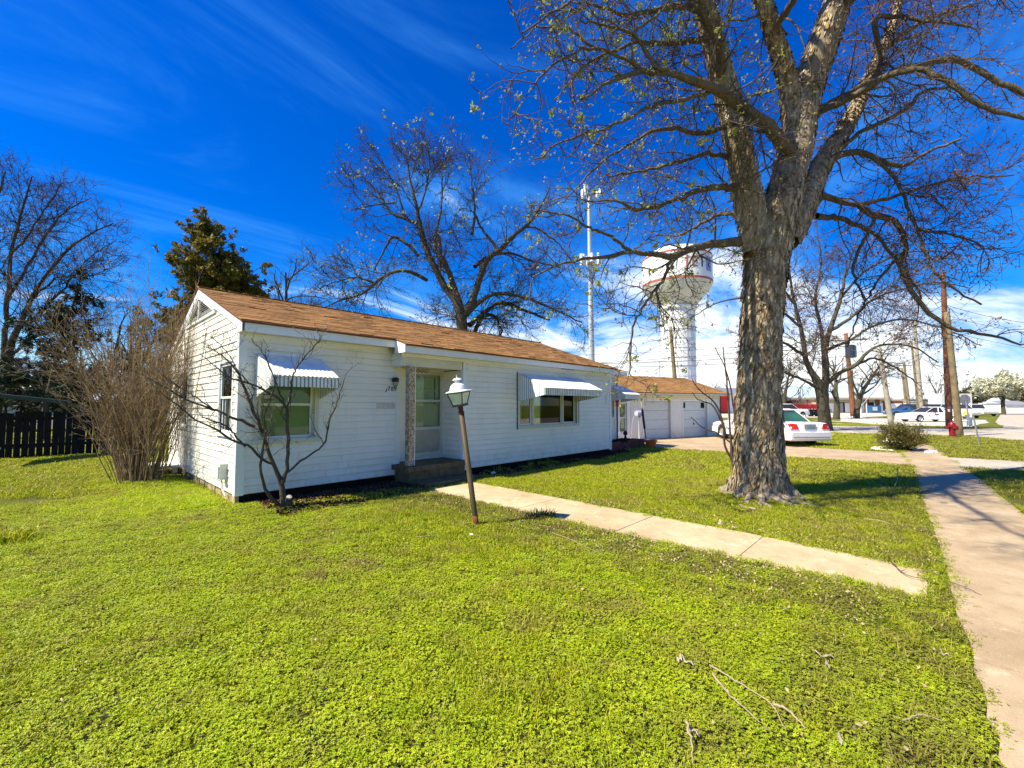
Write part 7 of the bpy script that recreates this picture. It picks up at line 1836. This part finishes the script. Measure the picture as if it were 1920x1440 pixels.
# ================================================================== GROUND COVER
def poly_mask(X, Y, poly):
    ins = np.zeros(len(X), bool); n = len(poly)
    for i in range(n):
        x1, y1 = poly[i][:2]; x2, y2 = poly[(i + 1) % n][:2]
        c = ((y1 > Y) != (y2 > Y)) & (X < (x2 - x1) * (Y - y1) / (y2 - y1 + 1e-12) + x1); ins ^= c
    return ins
def visible(X, Y, z=0.0):
    D = X * cos(YAW) + Y * sin(YAW); lat = X * sin(YAW) - Y * cos(YAW)
    return (D > .8) & (np.abs(lat) < D * 1.26 + .4), D
HOUSE_POLY = [(2.02, 8.04), (HXJ + .02, 8.04), (HXJ, 7.42), (6.42, 7.42), (6.44, Y2 - .02), (HX1, Y2 - .02), (HX1, 7.8), (15.9, 7.8), (15.9, 8.4), (20, 9.3), (24.7, 7.6), (28, 14), (14, 14), (2.02, 14)]
def hardmask(X, Y, grow_=0.0):
    m = np.zeros(len(X), bool)
    for pl in (WALK, SWALK, DRIVE, APRON, HOUSE_POLY, STREET): m |= poly_mask(X, Y, pl)
    for dx, dy in ((.055, 0), (-.055, 0), (0, .055), (0, -.055)):
        m |= poly_mask(X + dx, Y + dy, WALK) | poly_mask(X + dx, Y + dy, SWALK)
    m |= poly_mask(X, Y, [(4.95, 6.9), (6.4, 6.9), (6.4, 7.5), (4.95, 7.5)])
    return m
MULCH = [[(2.3, 8.1), (2.4, 7.78), (3.3, 7.4), (4.6, 7.2), (4.95, 6.95), (4.95, 8.1)], [(6.4, 7.7), (6.3, 7.0), (7.4, 6.8), (9.0, 6.8), (11.0, 6.9), (13.2, 7.15), (14.2, 7.6), (14.4, 8.4)]]
rg = np.random.RandomState(99)
def clump_geo(kind, rs):
    V, F = [], []
    def leaf(c, nrm, ang, s, k):
        n = Vector(nrm).normalized(); u = n.cross(Vector((cos(ang), sin(ang), .01))).normalized(); v = n.cross(u)
        for j in range(k):
            a = 2 * pi * j / k + rs.uniform(-.2, .2); d = u * cos(a) + v * sin(a); e = n.cross(d); b = len(V)
            V.extend([c, c + d * s * .55 - e * s * .42 + n * s * .16, c + d * s * 1.0 + n * s * .02, c + d * s * .55 + e * s * .42 + n * s * .16]); F.append((b, b + 1, b + 2, b + 3))
    if kind == 'clover':
        for i in range(22):
            r = .075 * math.sqrt(rs.rand()); a = rs.uniform(0, 2 * pi); h = rs.uniform(.012, .030)
            nrm = (rs.normal() * .30, rs.normal() * .30, 1); leaf(Vector((cos(a) * r, sin(a) * r, h)), nrm, rs.uniform(0, 6.28), rs.uniform(.0068, .0108), 3)
    elif kind == 'grass':
        for i in range(34):
            r = .07 * math.sqrt(rs.rand()); a = rs.uniform(0, 2 * pi); b = len(V); c = Vector((cos(a) * r, sin(a) * r, 0)); h = rs.uniform(.025, .06)
            d = Vector((rs.normal() * .5, rs.normal() * .5, 0)) * h; t = rs.uniform(0, 6.28); w = Vector((cos(t), sin(t), 0)) * .0032
            V.extend([c - w, c + w, c + w * .8 + d * .5 + Vector((0, 0, h * .7)), c - w * .8 + d * .5 + Vector((0, 0, h * .7))]); F.append((b, b + 1, b + 2, b + 3))
            b = len(V); V.extend([c - w * .8 + d * .5 + Vector((0, 0, h * .7)), c + w * .8 + d * .5 + Vector((0, 0, h * .7)), c + d * 1.2 + Vector((0, 0, h)), c + d * 1.2 + Vector((0, 0, h))]); F.append((b, b + 1, b + 2))
    return [tuple(v) for v in V], F
def scatter(name, label, cat, kinds, mat, pts, scale, seed, zmax=1.25):
    """one mesh holds a few leaf clumps and, as loose points, the places they grow; geometry nodes put them there"""
    rs = np.random.RandomState(seed); V, F, cl = [], [], []
    for k, kd in enumerate(kinds):
        v, f = clump_geo(kd, rs); b = len(V); V += v; F += [tuple(i + b for i in q) for q in f]; cl += [k] * len(v)
    nc = len(V); V = np.array(V); n = len(pts)
    V = np.concatenate([V, np.array(pts)]); me = bpy.data.meshes.new(name)
    me.from_pydata([tuple(v) for v in V], [], F)
    a = me.attributes.new('clump', 'INT', 'POINT'); a.data.foreach_set('value', np.array(cl + [0] * n, dtype=np.int32))
    a = me.attributes.new('place', 'FLOAT', 'POINT'); a.data.foreach_set('value', np.array([0.0] * nc + [1.0] * n, dtype=np.float32))
    a = me.attributes.new('size', 'FLOAT', 'POINT'); a.data.foreach_set('value', np.concatenate([np.zeros(nc), scale]).astype(np.float32))
    me.materials.append(mat)
    o = bpy.data.objects.new(name, me); COL.objects.link(o)
    ng = bpy.data.node_groups.new(name + '_nodes', 'GeometryNodeTree')
    ng.interface.new_socket('Geometry', in_out='INPUT', socket_type='NodeSocketGeometry'); ng.interface.new_socket('Geometry', in_out='OUTPUT', socket_type='NodeSocketGeometry')
    N, L = ng.nodes, ng.links; gi = N.new('NodeGroupInput'); go = N.new('NodeGroupOutput')
    def attr(nm, ty):
        x = N.new('GeometryNodeInputNamedAttribute'); x.data_type = ty; x.inputs['Name'].default_value = nm; return x.outputs[0]
    cmpn = N.new('FunctionNodeCompare'); cmpn.data_type = 'FLOAT'; cmpn.operation = 'GREATER_THAN'; cmpn.inputs[1].default_value = .5
    L.new(attr('place', 'FLOAT'), cmpn.inputs[0])
    sepg = N.new('GeometryNodeSeparateGeometry'); L.new(gi.outputs[0], sepg.inputs[0]); L.new(cmpn.outputs[0], sepg.inputs[1])
    m2p = N.new('GeometryNodeMeshToPoints'); L.new(sepg.outputs[0], m2p.inputs[0])
    sp_ = N.new('GeometryNodeSplitToInstances'); L.new(sepg.outputs[1], sp_.inputs[0]); L.new(attr('clump', 'INT'), sp_.inputs['Group ID'])
    iop = N.new('GeometryNodeInstanceOnPoints'); L.new(m2p.outputs[0], iop.inputs['Points']); L.new(sp_.outputs[0], iop.inputs['Instance'])
    iop.inputs['Pick Instance'].default_value = True
    ri = N.new('FunctionNodeRandomValue'); ri.data_type = 'INT'; ri.inputs['Min'].default_value = 0 if 'Min' in ri.inputs else 0
    for s_ in ri.inputs:
        if s_.type == 'INT' and s_.name == 'Max': s_.default_value = len(kinds) - 1
        if s_.type == 'INT' and s_.name == 'Min': s_.default_value = 0
    outi = [s_ for s_ in ri.outputs if s_.type == 'INT'][0]; L.new(outi, iop.inputs['Instance Index'])
    rv = N.new('FunctionNodeRandomValue'); rv.data_type = 'FLOAT_VECTOR'
    vin = [s_ for s_ in rv.inputs if s_.type == 'VECTOR']; vin[0].default_value = (-.12, -.12, 0); vin[1].default_value = (.12, .12, 6.283)
    outv = [s_ for s_ in rv.outputs if s_.type == 'VECTOR'][0]
    L.new(outv, iop.inputs['Rotation'])
    sv = N.new('ShaderNodeCombineXYZ'); szn = attr('size', 'FLOAT'); pw = N.new('ShaderNodeMath'); pw.operation = 'MINIMUM'; pw.inputs[1].default_value = zmax
    L.new(szn, pw.inputs[0]); L.new(szn, sv.inputs[0]); L.new(szn, sv.inputs[1]); L.new(pw.outputs[0], sv.inputs[2])
    L.new(sv.outputs[0], iop.inputs['Scale'])
    L.new(iop.outputs[0], go.inputs[0])
    md = o.modifiers.new('ground cover', 'NODES'); md.node_group = ng
    tag(o, label, cat, kind='stuff'); return o
def lawn_points(n, rmax, dens_fun, seed, keepfun=None):
    rs = np.random.RandomState(seed); X = rs.uniform(-rmax, rmax, n); Y = rs.uniform(-rmax, rmax, n)
    vis, D = visible(X, Y); k = vis & (rs.rand(n) < dens_fun(D)) & ~hardmask(X, Y)
    X, Y, D = X[k], Y[k], D[k]
    if keepfun is not None:
        k = keepfun(X, Y, rs); X, Y, D = X[k], Y[k], D[k]
    return X, Y, D
def nz(X, Y, s, sd=0.0): return np.array([mnoise.noise(Vector((x * s + sd, y * s, sd))) for x, y in zip(X, Y)])
def grass_share(X, Y):
    """0 clover .. 1 grass: the south lawn beyond the walk and the verge are grassier"""
    g = .02 + .75 * ((X > 6.0) & (Y > 0)) + .6 * (Y < -.5) + .35 * (np.hypot(X - 4, Y - 4.6) < 1.6)
    return np.clip(g + nz(X, Y, .6, 3.3) * .5, .04, .96)
# near field, dense
def dn(D): return np.where(D < 3.2, 1.0, (3.4 / np.maximum(D, 3.4)) ** 0.85)
A = 2 * 10.5; n_try = int(620 * A * A)
X, Y, D = lawn_points(n_try, 10.5, dn, 1)
bare = nz(X, Y, 1.1, 9.0) > .42; k = ~(bare & (np.hypot(X - 5.2, Y - 3.2) < 3.2)) | (rg.rand(len(X)) < .4)
mul = np.zeros(len(X), bool)
for pl in MULCH: mul |= poly_mask(X, Y, pl)
k &= ~mul | (rg.rand(len(X)) < .05)
X, Y, D = X[k], Y[k], D[k]
gs_ = grass_share(X, Y) > rg.rand(len(X))
sc_ = rg.uniform(.75, 1.15, len(X)) * np.clip(D / 6.0, 1, 1.7)
Z = np.zeros(len(X))
scatter('clover', 'bright green clover carpet covering the near lawn', 'clover', ['clover'] * 4, MATS['clover_leaf'], np.stack([X, Y, Z], 1)[~gs_], sc_[~gs_], 1)
scatter('grass', 'short grass tufts mixed through the near lawn and along the walks', 'grass', ['grass'] * 3, MATS['grass_blade'], np.stack([X, Y, Z], 1)[gs_], sc_[gs_] * 1.0, 2)
# farther field
X, Y, D = lawn_points(420000, 46, lambda D: np.clip(1.15 * (9.0 / np.maximum(D, 9)) ** 1.3, 0, 1) * (D > 7.5), 3)
k = np.ones(len(X), bool)
for pl in MULCH: k &= ~poly_mask(X, Y, pl)
k &= ~poly_mask(X, Y, [(46.5, -2.2), (58, -4.2), (70, -5.0), (72, 8.0), (54, 6.0), (45.0, 1.6)])
X, Y, D = X[k], Y[k], D[k]; sc_ = rg.uniform(.8, 1.3, len(X)) * np.clip(D / 5.0, 1, 4.2)
scatter('grass', 'coarser grass tufts over the far lawns and the verge', 'grass', ['grass'] * 3, MATS['grass_blade'], np.stack([X, Y, np.zeros(len(X))], 1), sc_, 4)
# lusher clover round the corner of the house and the shrub; ragged weeds along the walk edges
cx = []
for i in range(2600):
    t_ = rg.rand(); x = 1.9 - abs(rg.normal()) * .55; y = 8.2 + 4.6 * t_; cx.append((x, y, .0))
E_ = []
for pl, cnt in ((WALK, 520), (SWALK, 900)):
    for i in range(cnt):
        j = rg.randint(len(pl)); a, b = np.array(pl[j]), np.array(pl[(j + 1) % len(pl)]); p = a + (b - a) * rg.rand(); c0 = np.mean(pl, axis=0)
        nn = np.array([-(b - a)[1], (b - a)[0]]); nn = nn / (np.linalg.norm(nn) + 1e-9) * abs(rg.normal()) * .03
        E_.append((p[0] + nn[0] * rg.choice([-1, 1]), p[1] + nn[1] * rg.choice([-1, 1]), 0.0))
cx = np.array(cx + E_); scatter('clover', 'taller weeds at the gable foot and along the walk edges', 'weeds', ['clover', 'clover', 'grass'], MATS['clover_leaf'], cx, np.where(np.arange(len(cx)) < 2600, rg.uniform(1.1, 2.0, len(cx)), rg.uniform(.55, 1.15, len(cx))), 5)
tf = G(12, 1016); c_ = np.array([(tf.x + rg.normal() * .05, tf.y + rg.normal() * .05, 0) for _ in range(14)])
scatter('weed_tuft', 'dark green taller grass tuft at the left edge of the lawn', 'weed', ['grass'] * 2, MATS['grass_blade'], c_, rg.uniform(2.0, 3.0, len(c_)), 6, 3.0)
tf = G(1018, 972); c_ = np.array([(tf.x + rg.normal() * .06, tf.y + rg.normal() * .05, 0) for _ in range(16)])  # weeds with dark leaves painting in the shadow of the lamp head
scatter('weed_tuft', 'weeds darkened for the lamp head shadow at the near edge of the front walk', 'weed', ['clover', 'grass'], MATS['far_leaf'], c_, rg.uniform(1.5, 2.4, len(c_)), 7, 2.4)

# dead leaves and bark crumbs strewn on the grass, walk and bed
def litter(name, label, cat, mat, C, size, elong, seed):
    rs = np.random.RandomState(seed); V, F = leaf_quads(rs, C, size, up=1.5, elong=elong); o = link(name, quick_mesh(name, V, F, mat)); tag(o, label, cat, kind='stuff')
C = []
rl = np.random.RandomState(77)
for i in range(7000):
    r = rl.rand()
    if r < .30: d = abs(rl.normal()) * .5; x, y = 4.9 - d, rl.uniform(.3, 7.2)                      # near edge of the walk
    elif r < .50: d = abs(rl.normal()) * .3; x, y = 6.0 + d, rl.uniform(.3, 6.9)
    elif r < .70: a = rl.uniform(0, 6.28); d = .5 + abs(rl.normal()) * 1.3; x, y = TB.x + cos(a) * d, TB.y + sin(a) * d
    elif r < .78: x, y = rl.uniform(1.0, 15), -.05 + abs(rl.normal()) * .3
    else: x, y = rl.uniform(-1, 16), rl.uniform(0, 8)
    C.append((x, y, rl.uniform(.02, .045)))
C = np.array(C); k = ~poly_mask(C[:, 0], C[:, 1], HOUSE_POLY) & (~(poly_mask(C[:, 0], C[:, 1], WALK) | poly_mask(C[:, 0], C[:, 1], SWALK)) | (rl.rand(len(C)) < .05)); C = C[k]
litter('fallen_leaves', 'pale dead leaves and bark crumbs strewn through the grass', 'dead leaves', MATS['dead'], C, .014, 1.9, 1)
C = []
for pl, n_ in zip(MULCH, (2600, 2600)):
    xs = [p[0] for p in pl]; ys = [p[1] for p in pl]
    q = np.stack([rl.uniform(min(xs), max(xs), n_), rl.uniform(min(ys) - .25, max(ys), n_), rl.uniform(.012, .04, n_)], 1); C.append(q)
C = np.concatenate(C); C = C[~poly_mask(C[:, 0], C[:, 1], HOUSE_POLY) & ~poly_mask(C[:, 0], C[:, 1], WALK)]
litter('leaf_mulch', 'dark brown leaf litter lying in the beds along the house front', 'leaf litter', MATS['mulch'], C, .045, 1.4, 2)

# fallen sticks, each a thing
def stick(label, pts, r, mat='stick', forks=()):
    m = MB(); P3_ = [Vector((*G(x, y)[:2], z)) for x, y, z in pts]; q = resample([(*p, 1) for p in P3_], 14)
    pp_ = [Vector(v[:3]) + Vector((random.gauss(0, .003), random.gauss(0, .003), 0)) for v in q]; m.tube(pp_, [r * .72 * (1 - .6 * i / 13) for i in range(14)], 6)
    for (i, dx, dy, L_) in forks:
        a = pp_[i]; m.tube([a, a + Vector((dx, dy, .01)) * L_ * .5, a + Vector((dx * 1.1, dy * .8, .02)) * L_], [r * .5, r * .4, r * .2], 5)
    tag(wpart('fallen_stick', m, MATS[mat]), label, 'stick', 'fallen sticks on the lawn')
stick('longer bleached stick slanting down the lawn near the bottom centre', [(1332, 1258, .035), (1380, 1290, .04), (1440, 1328, .035), (1475, 1380, .03)], .007, forks=((5, .3, .2, .12),))
stick('thick pale stick left of the long one near the bottom', [(1335, 1272, .03), (1370, 1320, .045), (1425, 1365, .03)], .010)
stick('tan split stick just right of the long pair', [(1450, 1330, .03), (1480, 1350, .045), (1512, 1378, .03)], .011)
stick('pale forked stick standing in the grass at the bottom edge', [(1288, 1378, .06), (1296, 1405, .05), (1300, 1445, .03)], .009, forks=((4, -.1, .2, .1),))
stick('slim grey twig lying in the clover at the lower right', [(1695, 1366, .04), (1730, 1360, .05), (1770, 1368, .04)], .006, forks=((7, .1, .3, .06),))
stick('dark thin branch crossing the end of the front walk', [(1672, 1062, .04), (1700, 1085, .035), (1745, 1097, .05)], .008, 'twig', forks=((6, .3, -.2, .22),))
stick('dark twig lying on the sidewalk edge right of the walk end', [(1778, 1098, .04), (1810, 1110, .04), (1840, 1122, .03)], .006, 'twig', forks=((6, .2, -.2, .15),))
stick('long curved pale stick in the tree shade near the sidewalk', [(1684, 897, .25), (1682, 915, .12), (1665, 927, .03), (1640, 930, .02)], .011)
stick('dark stick lying across the left edge of the sidewalk', [(1728, 927, .04), (1745, 923, .07), (1752, 914, .10)], .010, 'twig')
stick('pale straight stick in the grass between maple and sidewalk', [(1620, 977, .03), (1650, 982, .04), (1678, 990, .03)], .012)
stick('long thin twig in the grass below the front walk', [(1035, 1005, .04), (1070, 1018, .04), (1110, 1036, .03), (1130, 1045, .03)], .006, forks=((4, .2, .1, .1),))
stick('short pale stick right of the lamp post foot', [(905, 975, .03), (930, 972, .04), (950, 971, .03)], .008)
stick('pale bark strip left of the lamp post in the grass', [(780, 1012, .03), (805, 1010, .035), (825, 1008, .03)], .012)
stick('pale twig lying at the shade edge before the picture window', [(1097, 867, .10), (1102, 872, .05), (1106, 876, .02)], .008)
# loose slabs of shed bark round the maple
for i, (x, y, L_, r_) in enumerate(((1400, 955, .34, .9), (1425, 950, .2, .3), (1350, 985, .14, .2), (1290, 1252, .09, 1.2), (1275, 1247, .07, .1), (1545, 1240, .10, 2.0), (1552, 1258, .06, .4), (1772, 1237, .05, 1.0), (1505, 940, .25, .4), (1480, 948, .18, .8), (1810, 910, .1, .2), (1750, 985, .12, .2), (1300, 1385, .08, 1), (1575, 1402, .07, .2))):
    g = G(x, y); m = MB(); n_ = 6; w = L_ * .28
    for k in range(n_):
        a, b = -L_ / 2 + L_ * k / n_, -L_ / 2 + L_ * (k + 1) / n_; wa = w * (.5 + .5 * sin(pi * (k + .3) / n_)); wb2 = w * (.5 + .5 * sin(pi * (k + 1.3) / n_)); za = .012 * sin(k * 1.3); zb2 = .012 * sin((k + 1) * 1.3)
        m.hexa([(a, -wa / 2, za), (b, -wb2 / 2, zb2), (b, wb2 / 2, zb2 + .008), (a, wa / 2, za + .008), (a, -wa / 2, za + .006), (b, -wb2 / 2, zb2 + .006), (b, wb2 / 2, zb2 + .016), (a, wa / 2, za + .016)])
    o = part('bark_slab', m, MATS['barkchip'], None, (g.x, g.y, .03), (random.uniform(-.2, .2), random.uniform(-.2, .2), r_)); tag(o, 'shed piece of pale maple bark lying in the grass', 'bark', 'pieces of shed bark')
